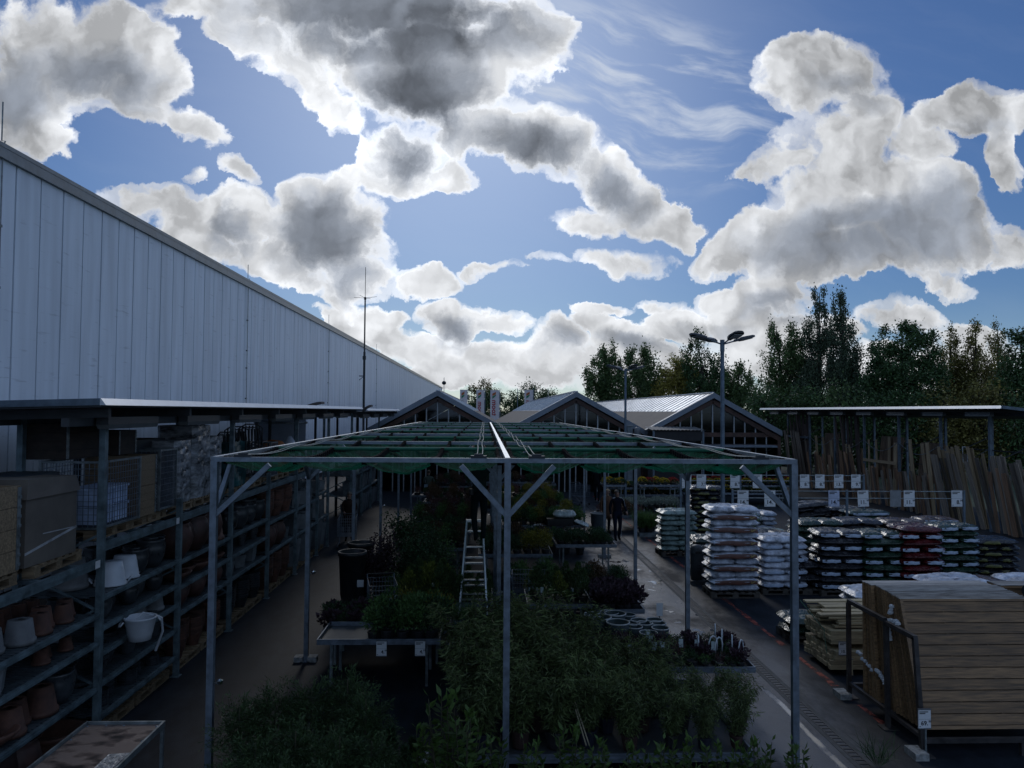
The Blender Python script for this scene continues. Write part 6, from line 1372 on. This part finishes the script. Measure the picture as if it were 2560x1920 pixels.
def stack(px, py, zb, kind, layers, word, w=1.2, X=None, Y=None, side='w', alt=None, pitch=.158, rz=0.0, mess=.0, top_partial=0, twin=True):
    if X is None: p = at_z(px, py, 0); X, Y = p.x, p.y
    PALD.put((X+w/2, Y+.42, .002), 'pallet under '+word, rz=math.pi/2+rz, sc=(1, w/1.2, 1), group='pallets under the bagged goods')
    z = .15; ca, sa = math.cos(rz), math.sin(rz)
    def put(P, dx, dy, zz, r, lb, s=1.0, fill=False):
        x, y = dx*ca-dy*sa, dx*sa+dy*ca
        if fill:
            if P.o is None: P.o = P.make(); P.o['label'] = 'x'; COL.objects.unlink(P.o)
            REST.append((P, Matrix.Translation((X+w/2+x, Y+.42+y, zz)) @ Matrix.Rotation(r+rz, 4, 'Z') @ Matrix.Diagonal((s*w/1.2, s, 1, 1)))); return
        P.put((X+w/2+x+rnd.uniform(-.015, .015), Y+.42+y+rnd.uniform(-.015, .015), zz), lb, rot=(rnd.uniform(-.02, .02)*(1+mess), rnd.uniform(-.02, .02)*(1+mess*2), r+rz+rnd.uniform(-.04, .04)*(1+mess*3)), sc=(s*w/1.2, s, 1), group='sacks in '+word[:60]); NB[0] += 1
    for L_ in range(layers):
        hid = (word.startswith('second row') and layers-L_ > 3) or (word in HIDDEN and layers-L_ > HIDDEN[word]); n = layers-L_; nm = 'top layer' if n == 1 else '%s layer from the top' % (ORD[n-1] if n <= 16 else str(n))
        tw = (L_ % 2 == 0) if twin else False
        k2 = alt if (alt and L_ % 2 == 1) else kind
        if tw or not twin:
            for q, dx in enumerate((-.30, .30)):
                if L_ == layers-1 and top_partial and q: continue
                put(bagP(k2, .30, side if side != 'r' else None, 1+(L_+q) % 2), dx, -.10, z, 0, '%s sack, %s of %s' % (('left', 'right')[q], nm, word), fill=hid)
        else:
            put(bagP(kind, .59, side if side in ('r', 'y') else None, 3), 0, -.18, z, 0, 'front sack, %s of %s' % (nm, word), fill=hid)
        if L_ == layers-1 or L_ % 2: put(bagP(kind, .59, None, 4), 0, .25, z, 0, 'rear sack, %s of %s' % (nm, word), fill=hid or (L_ < layers-1 and not word.startswith('tall white')))
        z += pitch
ST = stack
HIDDEN = {'messy film covered stack': 4, 'blue black stack under the 11.99 sign': 3, 'green stack below the blank sign': 4, 'flat white topped stack': 2, 'reddish stack at the rear right': 3, 'small stack under the 14.99 sign': 3, 'flat pale green stack by the corner post': 3,
          'narrow stack behind the low dark one': 3, 'white stack at the right photo edge': 2, 'low reddish pile behind the white sacks': 2, 'white stack behind the fence panels': 3, 'pale green stack behind the white ones': 4, 'black stack behind the mint one': 8}
ST(1779, 1497, 0, 'white', 13, 'tall white stack', side='r', mess=.2)
ST(1908, 1488, 0, 'white', 8, 'shorter white stack', side='w', alt='brown', w=1.15)
ST(1988, 1488, 0, 'dark', 5, 'low dark stack', side='w', w=.8, mess=.5)
ST(2055, 1492, 0, 'dark', 9, 'dark stack with pale panels', side='w', w=1.12)
ST(2168, 1495, 0, 'green', 9, 'dark green stack', side='w', w=1.02, mess=.3)
ST(2262, 1497, 0, 'red', 10, 'red stack', side='w', w=1.0)
ST(2352, 1465, 0, 'green', 9, 'green stack right of the red one', side='w', w=1.1, rz=.08)
ST(2448, 1452, 0, 'peat', 6, 'black stack with yellow print', side='y', w=1.2, rz=-.08)
ST(1994, 1450, 0, 'green', 8, 'narrow stack behind the low dark one', side=None, w=.7)
ST(1653, 1392, 0, 'mint', 8, 'pale mint stack', side=None, w=1.15, rz=.05)
ST(1730, 1352, 0, 'peat', 11, 'black stack behind the mint one', side='y', w=1.1)
ST(1740, 1450, 0, 'green', 6, 'green stack behind the litter bin', side=None, w=.6)
ST(1905, 1428, 0, 'mint', 6, 'pale green stack behind the white ones', side=None, w=.95)
ST(1960, 1420, 0, 'mint', 5, 'flat pale green stack by the corner post', side=None, w=1.1)
ST(1992, 1362, 0, 'dark', 8, 'messy film covered stack', side=None, w=1.3, mess=2.2)
ST(2080, 1362, 0, 'peat', 7, 'blue black stack under the 11.99 sign', side=None, w=1.2)
ST(2125, 1375, 0, 'green', 7, 'green stack below the blank sign', side='w', w=1.5)
ST(2060, 1400, 0, 'white', 5, 'flat white topped stack', side=None, w=1.1)
ST(2310, 1400, 0, 'brown', 7, 'reddish stack at the rear right', side='w', w=1.2)
ST(1872, 1348, 0, 'white', 5, 'small stack under the 14.99 sign', side='w', alt='peat', w=1.0)
for k, (x, kd, ly, wd) in enumerate(((8.7, 'green', 9, 'second row stack, first from the left'), (9.9, 'dark', 9, 'second row stack with dark film'), (11.1, 'brown', 9, 'second row reddish stack'), (12.3, 'mint', 8, 'second row pale stack'), (7.3, 'dark', 7, 'second row stack behind the short white one'))):
    ST(0, 0, 0, kd, ly, wd, X=x, Y=20.55+.15*(k % 2), w=1.12, side=None, mess=.9)
# loose sacks near the fence panels
pw = bagP('white', .59, None, 4); pw2 = bagP('white', .30, None, 1)
ST(0, 0, 0, 'white', 6, 'white stack behind the fence panels', X=9.2, Y=15.4, w=1.35, side=None, mess=.8)
ST(0, 0, 0, 'white', 5, 'low white stack left of the fence panels', X=7.45, Y=15.0, w=1.1, side=None, mess=.3)
ST(0, 0, 0, 'white', 6, 'white stack at the right photo edge', X=11.0, Y=15.4, w=1.2, side=None)
ST(0, 0, 0, 'green', 2, 'small sack pile left of the timber', X=6.05, Y=14.85, w=1.0, side=None, alt='white')
ST(0, 0, 0, 'brown', 3, 'low reddish pile behind the white sacks', X=11.0, Y=17.4, w=1.3, side=None, mess=1)
ST(0, 0, 0, 'peat', 5, 'low black stack at the far right', X=13.6, Y=17.6, w=1.2, side='y')

# sacks that are all but hidden inside and behind the stacks: one heap
hb = MB(); hm = []
for P, Mx in REST:
    if Mx is None: continue
    me = P.o.data; base = len(hb.v); hb.v += [tuple(Mx @ v.co) for v in me.vertices]
    for m_ in me.materials:
        if m_ not in hm: hm.append(m_)
    for p in me.polygons: hb.f.append(tuple(base+q for q in p.vertices)); hb.m.append(hm.index(me.materials[p.material_index]))
tag(hb.build('stacked_sacks', hm, smooth=True), 'remaining bags deep inside and behind the bag stacks', 'sacks', kind='stuff')
print('SACKS', NB[0], 'REST', len(REST), 'LOST', sum(1 for r in REST if r[1] is None))

# ------------------------------------------------------------------ fence panels in a steel rack
def panel():
    t = bpy.data.objects.new('fence_panel', None); COL.objects.link(t); t['category'] = 'fence panel'
    w, h, d = 1.87, 1.72, .042; MB().box(0, .045, 0, d, 0, h-.012).box(w-.045, w, 0, d, 0, h-.012).box(.0455, w-.0455, 0, d, h-.045, h-.012).box(.0455, w-.0455, 0, d, 0, .045).build('frame', woodv, t); MB().box(-.004, w+.004, -.002, d-.002, h-.0115, h).build('top_cap', mat('weathered_skylit_wood', (.36, .34, .32), .5, 0, .3, 3, .3, obj=.25, stretch=(1, 14, 14)), t)  # top strip paler than the frame: weathering plus sky light put into its colour
    b = MB(); n = 11; s = (h-.09)/n
    for i in range(n):          # woven horizontal boards, bowed alternately over the battens
        z0 = .045+i*s; m = 24
        vs = []
        for j in range(m+1):
            x = .046+(w-.092)*j/m; o = .007*math.sin((x-.046)/(w-.092)*math.pi*3+(math.pi if i % 2 else 0)); zz = .004*math.sin(j*1.3+i)
            vs += [(x, .018+o, z0+.008+zz*.3), (x, .026+o, z0+.008+zz*.3), (x, .026+o, z0+s-.006+zz*.3), (x, .018+o, z0+s-.006+zz*.3)]
        fs = [(j*4+q, j*4+(q+1) % 4, j*4+4+(q+1) % 4, j*4+4+q) for j in range(m) for q in range(4)]+[(3, 2, 1, 0), (m*4, m*4+1, m*4+2, m*4+3)]
        b.add(vs, fs)
    b.build('woven_boards', woodv, t)
    for x in (.62, 1.17): MB().box(x-.012, x+.012, .034, .041, .0455, h-.0455).build('batten', woodv, t)
    return t
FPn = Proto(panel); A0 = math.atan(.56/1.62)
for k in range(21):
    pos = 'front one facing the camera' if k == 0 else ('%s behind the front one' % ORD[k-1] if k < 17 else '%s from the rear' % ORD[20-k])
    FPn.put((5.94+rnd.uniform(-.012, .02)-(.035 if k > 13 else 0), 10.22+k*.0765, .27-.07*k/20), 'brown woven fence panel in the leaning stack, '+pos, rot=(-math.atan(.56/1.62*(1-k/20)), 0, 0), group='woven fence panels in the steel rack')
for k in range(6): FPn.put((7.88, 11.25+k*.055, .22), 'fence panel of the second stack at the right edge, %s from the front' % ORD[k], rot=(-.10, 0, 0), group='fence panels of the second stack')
b = MB().lathe([(.09, 0), (.10, 0), (.10, 1.0), (.09, 1.0)], 14); o = tag(b.build('netting_roll', darksteel), 'dark roll of netting lying on the fence panel stack at the right edge', 'roll'); o.location = (8.0, 11.0, 1.93); o.rotation_euler = (0, math.pi/2, .25)
rst = mat('rusty_steel', (.05, .045, .045), .55, .3, .3, 6)
t = thing('panel_rack', 'rusty steel rack holding the leaning fence panels', 'rack', (5.85, 10.05, 0))
for y, zt, yt in ((10.05, 1.5, 10.22), (10.93, 1.5, 10.96), (12.10, 1.5, 12.10)):
    MB().bar((5.85, y, .02), (5.85, yt, zt), .06, .06, up=(1, 0, 0)).build('post', rst, t, True); MB().box(5.74, 5.96, y-.1, y+.1, 0, .018).build('foot_plate', rst, t, True)
MB().bar((5.85, 12.10, 1.53), (5.85, 10.98, 1.53), .06).build('top_rail', rst, t, True); MB().bar((5.85, 10.96, 1.5), (5.85, 10.20, 1.5), .06).build('top_rail', rst, t, True)
MB().bar((5.85, 10.1, .24), (5.85, 12.1, .24), .05).build('base_rail', rst, t, True)
for y in (10.05, 11.2, 12.1): MB().bar((5.88, y, .20), (8.6, y, .20), .06).build('cross_rail', rst, t, True)
for x in (7.2, 8.6):
    for y in (10.05, 12.1): MB().box(x-.03, x+.03, y-.03, y+.03, 0, .17).build('leg', rst, t, True)
for y, z in ((12.15, .03), (10.05, .03)): MB().box(5.66, 5.84, y-.16, y+.12, .0, .09).build('foot_block', MATS['concrete_block'], t, True)
pf = mat('torn_film', (.55, .56, .57), .3, 0, .1, 9)
for k, (y0, z0, y1, z1) in enumerate(((11.9, .78, 11.4, .62), (11.35, .70, 11.05, .55), (11.0, 1.52, 10.7, 1.56), (10.95, 1.62, 10.9, 1.75), (11.0, 1.38, 10.95, 1.25))):
    b = MB(); n = 7
    for i in range(n): s = i/n; q = random.Random(k*9+i); y, z = y0+(y1-y0)*s, z0+(z1-z0)*s; b.lathe([(0, -.03), (.028+.02*q.random(), -.01), (.02+.02*q.random(), .02), (0, .035)], 5, (5.905, y, z+q.uniform(-.02, .02)))
    tag(b.build('film_remnant', pf), 'torn white film on the panel edges, %s patch' % ('lower rear', 'lower middle', 'upper front', 'small top', 'small upper rear')[k], 'torn film', 'torn film patches on the fence panels')
p = at_Y(2311, 1797, 9.98); sign(p.x, 0, 9.98, .165, .235, '69', 'white price sign reading 69.99 on the post before the fence panels', z=p.z); MB().box(p.x+.02, p.x+.04, 10.0, 10.02, 0, p.z).build('sign_stake', galvd)
tag(bpy.data.objects['sign_stake'], 'thin stake carrying the 69.99 price sign', 'stake')

# ------------------------------------------------------------------ timber pile
def beam(w, h):
    def f():
        b = MB().box(0, 2.6, 0, w, 0, h); o = b.build('timber', woodx); o['category'] = 'timber'; bv = o.modifiers.new('b', 'BEVEL'); bv.width = .004; return o
    return Proto(f)
b9 = beam(.09, .075); bf = beam(.14, .035)
rn = ['bottom', 'second', 'third', 'fourth', 'fifth', 'sixth', 'seventh', 'eighth']
for j in range(4):
    for i in range(12):
        b9.put((6.02+rnd.uniform(-.03, .03)+.02*j, 13.10+i*.097, .10+j*.078), 'square timber in the lower bundle, %s row, %s from the front' % (rn[j], ORD[i]), group='square timbers in the lower bundle', rz=rnd.uniform(-.004, .004))
for j in range(3):
    for i in range(11):
        b9.put((6.06+rnd.uniform(-.02, .02), 13.22+i*.097, .50+j*.078), 'square timber in the middle bundle, %s row, %s from the front' % (rn[j], ORD[i]), group='square timbers in the middle bundle')
for j in range(5):
    for i in range(5):
        bf.put((6.15+rnd.uniform(-.2, .22)+.05*i*(j % 2), 13.30+.18*i+j*.02+rnd.uniform(-.02, .02), .76+j*.045+.012*i), 'loose plank on the pile, %s layer, %s from the front' % (rn[j], ORD[i]), rot=(rnd.uniform(-.05, .05), rnd.uniform(-.012, .012), rnd.uniform(-.05, .05)), sc=(1, 1, rnd.choice((1, 1.4))), group='loose planks on top of the pile')
for k in range(3):
    tag(MB().box(0, .09, 0, 1.3, 0, .08).build('bearer', rst), 'bearer under the timber pile, %s from the left' % ORD[k], 'bearer', 'bearers under the timber pile').location = (6.3+k*.95, 13.05, .0)
tag(MB().bar((5.98, 14.3, 1.0), (6.0, 13.3, .72), .004, .02).bar((5.99, 13.3, .72), (5.99, 13.2, .35), .004, .02).build('strap', mat('strap_green', (.05, .16, .10), .5)), 'green strap hanging over the plank ends', 'strap')
for px, py, Yv, pr, lb, c in ((2108, 1621, 13.0, '10', 'white price sign reading 10.99 hanging on the timber pile', None), (2125, 1668, 12.1, '10', 'narrow cream price sign by the rear post of the panel rack', mat('sign_cream', (.40, .36, .22), .5))):
    p = at_Y(px, py, Yv); sign(p.x, 0, Yv, .15 if c is None else .085, .21 if c is None else .24, pr if c is None else '', lb, col=c, blank=c is not None, z=p.z)

# ------------------------------------------------------------------ timber shed on the right with leaning boards
def shed():
    fr, br = at_Y(2527.6, 1015, 26.9), at_Y(1886, 1022, 51.0); xr = (fr.x+br.x)/2; zr = 4.86
    fm = MATS['bright_trim']; t = thing('timber_rack_roof', 'long flat roofed open timber shed on the right side', 'open shed', (xr, 27, 0))
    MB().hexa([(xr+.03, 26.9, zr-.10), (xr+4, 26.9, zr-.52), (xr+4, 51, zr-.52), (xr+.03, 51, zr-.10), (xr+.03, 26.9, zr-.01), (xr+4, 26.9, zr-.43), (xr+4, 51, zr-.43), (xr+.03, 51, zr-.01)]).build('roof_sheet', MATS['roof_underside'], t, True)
    MB().hexa([(xr-.05, 26.85, zr-.11), (xr+.03, 26.85, zr-.11), (xr+.03, 51, zr-.11), (xr-.05, 51, zr-.11), (xr+.02, 26.85, zr), (xr+.03, 26.85, zr), (xr+.03, 51, zr), (xr+.02, 51, zr)]).build('front_trim', fm, t, True); MB().hexa([(xr, 26.85, zr-.11), (xr+4, 26.85, zr-.53), (xr+4, 26.89, zr-.53), (xr, 26.89, zr-.11), (xr, 26.85, zr), (xr+4, 26.85, zr-.42), (xr+4, 26.89, zr-.42), (xr, 26.89, zr)]).build('side_trim', steelblue, t, True)
    MB().box(xr+.9, xr+1.0, 26.95, 50.9, zr-.38, zr-.24).build('purlin', MATS['roof_underside'], t, True)
    for k in range(8): y = 28.0+2.95*k; l = MB().box(xr+.35, xr+.5, y, y+1.5, zr-.33, zr-.24).build('strip_light', MATS['lamp_case'], t, True); MB().box(xr+.34, xr+.51, y+.02, y+1.48, zr-.40, zr-.331).build('diffuser', MATS['diffuser_grey'], l)
    ys = [28.9, 32.1, 35.4, 38.7, 42.0, 45.3, 48.6]
    for i, y in enumerate(ys):
        for dx, nm in ((.95, 'post'), (3.2, 'rear_post')): MB().box(xr+dx-.05, xr+dx+.05, y-.05, y+.05, 0, zr-.12-.105*dx-.04).build(nm, steelblue, t, True)
        MB().bar((xr+.95, y, 2.6), (xr+3.2, y, 3.6), .04).build('arm', darksteel, t, True)
        if i < 6: 
            b = MB(); n = 10; pts = [(xr+.9, y+.1+(3.1)*q/n, 3.15-.45*math.sin(math.pi*q/n)) for q in range(n+1)]; b.tube(pts, .018, 5); b.build('safety_chain', galvd, t, True)
            MB().bar((xr+2.9, y, 3.0), (xr+2.9, y+3.25, 3.0), .05).build('rear_rail', darksteel, t, True)
            if i < 3: MB().bar((xr+1.2, y+.3, 2.35-.1*i), (xr+1.2, y+2.4, 2.35-.1*i), .035).build('divider_rail', blackp, t, True)
    return xr, ys
XR, YS = shed()
def board(m, nm='leaning_board'):
    def f():
        o = MB().box(-.06, .06, -.016, .016, 0, 1.0).build(nm, m); o['category'] = 'board'; return o
    return Proto(f)
BD = board(woodz); BG = board(woodzg); BP_ = board(mat('pale_timber', (.33, .24, .14), .75, 0, .2, 4, .2, obj=.2, stretch=(12, 12, .7)))
BDD = board(mat('dark_timber', (.07, .045, .035), .75, 0, .25, 4, .2, obj=.3, stretch=(12, 12, .7)))
# boards lean back (towards +X) and slightly along Y; per bay: kinds, count, height
bays = [('grey', 26.2, 28.7, [(BG, 10, 2.6, .16), (BD, 5, 2.2, .1)]), ('front', 29.1, 31.9, [(BP_, 9, 2.8, .14), (BG, 8, 2.6, .2)]), ('second', 32.3, 35.2, [(BP_, 3, 2.9, .02), (BD, 8, 1.6, .05), (BG, 5, 1.7, .08)]),
        ('third', 35.6, 38.5, [(BP_, 3, 2.9, -.05), (BD, 7, 1.75, .06), (BG, 4, 1.6, .1)]), ('fourth', 38.9, 41.8, [(BDD, 5, 4.3, .0), (BD, 6, 2.2, .08), (BP_, 3, 2.5, .1)]), ('fifth', 42.2, 45.1, [(BD, 7, 1.9, .05), (BP_, 2, 2.8, .02), (BDD, 4, 1.8, .0)]), ('last', 45.5, 48.4, [(BDD, 10, 3.4, .0), (BDD, 5, 4.2, .03), (BG, 6, 3.0, .1)])]
bn = {'grey': 'nearest open bay', 'front': 'front bay', 'second': 'second bay', 'third': 'third bay', 'fourth': 'fourth bay with tall boards', 'fifth': 'fifth bay', 'last': 'farthest bay'}
wn = {id(BD): 'brown', id(BG): 'weathered grey', id(BP_): 'pale', id(BDD): 'dark brown'}
for nm, y0, y1, sets in bays:
    for (P_, n, h, ly) in sets:
        n = min(16, int(n*1.6))
        off = rnd.uniform(0, .3)
        for k in range(n):
            y = y0+(y1-y0)*((k+.5)/n)+rnd.uniform(-.08, .08); hh = h*1.12*rnd.uniform(.93, 1.05); x = XR+.9+rnd.uniform(0, .5)
            P_.put((x, y, .02), '%s leaning board in the shed, %s from near end, %s' % (wn[id(P_)], ORD[k], bn[nm]), rot=(-ly-rnd.uniform(-.04, .05), rnd.uniform(.03, .10), math.pi/2+rnd.uniform(-.2, .2)), sc=(rnd.uniform(1.0, 2.3), 1.3, hh), group='%s boards in the %s' % (wn[id(P_)], bn[nm]))
def vpanel():
    t = bpy.data.objects.new('boarded_fence', None); COL.objects.link(t); t['category'] = 'fence panel'; b = MB()
    for k in range(14): b.box(-.01-.006*(k % 2), .012, .13*k, .13*k+.12, 0, 1.8)
    b.build('boards', mat('panel_brown', (.15, .095, .055), .8, 0, .3, 3, .3, stretch=(12, 12, .7)), t)
    for z in (.2, .9, 1.6): MB().box(.013, .05, 0, 1.8, z, z+.07).build('rail', woodzg, t)
    return t
VP_ = Proto(vpanel)
VP_.put((XR+1.3, 32.7, 1.45), 'brown upright boarded panel in the second bay', rot=(0, .12, 0), sc=1.0, group='boarded panels in the timber shed'); VP_.put((XR+1.3, 36.0, 1.35), 'brown boarded panel in the third bay behind pale posts', rot=(0, .12, 0), sc=1.15, group='boarded panels in the timber shed'); VP_.put((XR+1.3, 42.6, 1.6), 'smaller boarded panel in the fifth bay', rot=(0, .12, 0), group='boarded panels in the timber shed')
tag(MB().box(0, .05, 0, 3.2, 0, .14).build('cross_beam', MATS['pale_timber']), 'pale horizontal beam across the third bay of the timber shed', 'beam').location = (XR+.85, 35.5, 2.1)
tag(MB().box(0, .05, 0, 3.1, 0, .12).build('cross_beam', steelblue), 'blue grey horizontal beam across the farthest bay of the timber shed', 'beam').location = (XR+.85, 45.4, 3.0)
t = thing('empty_frame', 'small white empty picture like frame hanging among the grey boards', 'frame', (XR+.7, 29.9, 2.6)); MB().bar((0, 0, 0), (0, .03, .62), .02).build('bar', boardw, t); MB().bar((0, .3, 0), (0, .33, .62), .02).build('bar', boardw, t); MB().bar((0, 0, 0), (0, .3, 0), .02).build('bar', boardw, t); MB().bar((0, .03, .62), (0, .33, .62), .02).build('bar', boardw, t)

# ------------------------------------------------------------------ trees and the wood behind
bark = mat('bark', (.06, .05, .04), .9, 0, .3, 3)
TL_ = {'dk': leafmat('crown_dark', (0.071, 0.129, 0.045), .3, .5, .25), 'md': leafmat('crown_green', (0.120, 0.184, 0.064), .3, .5, .3), 'yl': leafmat('crown_yellow', (0.390, 0.338, 0.077), .3, .5, .35), 'ol': leafmat('crown_olive', (0.231, 0.206, 0.060), .35, .5, .3), 'bi': leafmat('crown_birch', (0.085, 0.120, 0.064), .3, .5, .2)}
def tree(label, Y, ell, n, lf, leaf=.24, style='round', name='tree', cat='tree', group=None, dens=1.0):
    """ell: crown lobes as (px, py, rx, ry) seen in the photograph, surveyed at distance Y"""
    E = []
    for (px, py, rx, ry) in ell: g = 1.22 if Y > 88 else 1.08; c = at_Y(px, py, Y); E.append((c, g*rx*Y/F, (g if py > 930 else 1)*ry*Y/F))
    cx = sum(e[0].x*e[1] for e in E)/sum(e[1] for e in E); t = thing(name, label, cat, (cx, Y, 0), group)
    vol = np.array([e[1]*e[1]*e[2] for e in E])**.8; vol /= vol.sum(); PP = []; DD = []; br = []
    for (c, rx, rz), f in zip(E, vol):
        m = max(10, int(110*f*dens)); nn = int(n*f/m)+1; d = sph(m)*rng.uniform(.45, 1.02, (m, 1))**.6; cl = np.array(c)+d*np.array([rx, rx*.8, rz])
        for q in range(m):
            s = rng.uniform(.10, .24)*min(rx, rz)+.15
            if style == 'hang': o = rng.normal(size=(nn, 3))*np.array([s*.5, s*.5, s*1.3]); o[:, 2] -= s*.6; dd = sph(nn)*.5+np.array([0, 0, -1.])
            elif style == 'up': o = rng.normal(size=(nn, 3))*np.array([s*.55, s*.55, s*1.1]); dd = sph(nn)+np.array([0, 0, .9])
            else: o = rng.normal(size=(nn, 3))*s*.8; dd = sph(nn)
            PP.append(cl[q]+o); DD.append(dd)
            if q % 3 == 0: br.append(cl[q])
    P = np.concatenate(PP); D = np.concatenate(DD); k = len(P); k2 = P[:, 2] > .2; P = P[k2]; D = D[k2]; k = len(P)
    leafmesh('crown', leaves(P, D, leaf*rng.uniform(.6, 1.3, k), leaf*.62*rng.uniform(.6, 1.2, k), .1), TL_[lf], t, True)
    top = max(e[0].z+e[2]*.7 for e in E); b = MB(); hb = [e for e in E if e[0].z > 0]; mx = max(hb, key=lambda e: e[0].z)
    b.tube([(cx, Y, 0), (cx+.1, Y, top*.35), (cx*.5+mx[0].x*.5, Y, top*.7), (mx[0].x, Y, top)], [.22, .17, .10, .03], 8)
    for q in br[:46]:
        z0 = max(.8, q[2]*.62); b.tube([(cx+(mx[0].x-cx)*min(1, z0/top), Y, z0), ((cx+q[0])/2, (Y+q[1])/2, z0+(q[2]-z0)*.6), tuple(q)], [.07, .04, .015], 5, False)
    b.build('trunk', bark, t, True)
    return t
G1 = 'trees beyond the gable halls'; G2 = 'trees behind the timber shed'
tree('airy light tree behind the two middle banners', 125, [(1208, 975, 18, 22), (1232, 1000, 18, 22), (1180, 985, 14, 18)], 2600, 'ol', .30, group=G1, dens=.5)
tree('round dark tree low behind the flagpoles in the roof gap', 118, [(1215, 1020, 35, 30), (1195, 1030, 25, 22)], 6000, 'dk', .30, group=G1)
tree('rounded dark tree right behind the lone banner', 118, [(1340, 1000, 38, 34), (1300, 1010, 32, 28), (1268, 1022, 30, 22), (1368, 1015, 22, 24)], 8000, 'dk', .30, group=G1)
tree('bushy green tree nearest the gap, left of the far lamp post', 98, [(1495, 935, 26, 52), (1525, 915, 30, 48), (1500, 985, 38, 48), (1540, 985, 40, 40)], 13000, 'md', .30, 'up', group=G1)
tree('dense green tree right of the far lamp post', 96, [(1602, 920, 34, 50), (1625, 960, 36, 45), (1580, 980, 45, 45), (1640, 1000, 25, 40)], 14000, 'md', .30, 'up', group=G1)
tree('yellow green autumn tree left of the tall lamp post', 94, [(1690, 930, 32, 42), (1680, 985, 34, 45), (1720, 960, 34, 45)], 11000, 'yl', .30, group=G1)
tree('dark pointed tree directly behind the tall lamp post', 92, [(1741, 862, 17, 34), (1745, 905, 36, 40), (1780, 945, 42, 40), (1760, 1000, 55, 40), (1800, 985, 40, 45)], 14000, 'dk', .28, 'up', group=G1)
tree('small pointed tree right of the tall lamp post', 90, [(1848, 920, 12, 22), (1850, 958, 27, 36), (1862, 1005, 38, 40), (1825, 1000, 35, 40)], 10000, 'md', .28, 'up', group=G1)
tree('light green poplar left of the twin topped birch', 64, [(1940, 845, 22, 42), (1982, 850, 26, 42), (1960, 910, 44, 50), (1990, 960, 50, 60), (1935, 985, 38, 50)], 17000, 'md', .20, 'up', group=G2)
tree('tall drooping birch, left of the two highest tops', 62, [(2049, 760, 20, 40), (2044, 825, 33, 48), (2052, 900, 42, 55), (2040, 970, 50, 60)], 17000, 'bi', .17, 'hang', group=G2)
tree('tall drooping birch, right of the two highest tops', 60, [(2098, 762, 17, 38), (2106, 830, 33, 50), (2120, 905, 44, 50), (2125, 960, 45, 55)], 15000, 'bi', .17, 'hang', group=G2)
tree('dark broad maple right of the birches', 56, [(2255, 850, 55, 40), (2200, 880, 36, 36), (2310, 875, 42, 42), (2250, 930, 90, 50), (2190, 965, 50, 50), (2310, 965, 60, 50)], 21000, 'dk', .21, group=G2)
tree('thin yellowish young tree between maple and the grove', 58, [(2375, 855, 18, 32), (2372, 910, 32, 40), (2380, 970, 40, 45)], 6500, 'ol', .17, 'up', group=G2, dens=.7)
tree('sparse olive tree with upright twigs near the right edge', 57, [(2440, 855, 22, 40), (2435, 920, 40, 45), (2440, 980, 50, 45)], 8500, 'ol', .17, 'up', group=G2, dens=.8)
tree('sparse light tree just left of the dark edge tree', 59, [(2495, 850, 22, 40), (2490, 915, 36, 48), (2500, 980, 45, 50)], 7500, 'ol', .17, 'up', group=G2, dens=.7)
tree('dark reddish green tree at the right photo edge', 52, [(2550, 865, 32, 40), (2560, 930, 48, 55), (2540, 990, 50, 60), (2620, 930, 50, 60)], 15000, 'dk', .20, group=G2)
for k, (px, py, rx, ry, Yv, lf) in enumerate(((1925, 1040, 50, 75, 58, 'dk'), (2010, 1060, 60, 80, 57, 'dk'), (2095, 1050, 60, 90, 56, 'md'), (2180, 1070, 60, 80, 54, 'dk'), (2270, 1060, 65, 90, 53, 'dk'), (2360, 1070, 65, 95, 52, 'ol'), (2450, 1060, 65, 100, 51, 'ol'), (2540, 1070, 60, 100, 50, 'dk'), (2625, 1070, 60, 110, 50, 'dk'), (1975, 1000, 55, 50, 66, 'dk'), (2410, 1010, 60, 55, 60, 'ol'), (2150, 1000, 60, 50, 66, 'dk'))):
    tree('undergrowth bush behind the timber shed, %s of the row from the left' % ORD[k] if k < 9 else 'tall shrub filling the gap between trunks, %s of three' % ORD[k-9], Yv, [(px, py, rx, ry), (px+20, py+60, rx, ry*.6)], 7000, lf, .22, name='large_bush', cat='bush', group='undergrowth behind the timber shed')
# far tree line closing the horizon
for k in range(10):
    x = 60+k*16; Yv = 110+6*(k % 3); c = 1212+F*x/Yv; tree('distant tree in the far line on the right, %s from the left' % ORD[k], Yv, [(c, 985, 60+8*(k % 2), 35), (c+20, 1010, 80, 35)], 3500, ('dk', 'ol', 'md')[k % 3], .5, group='distant trees on the right')
print('BAGS', NB[0], 'OBJ', len(bpy.data.objects))
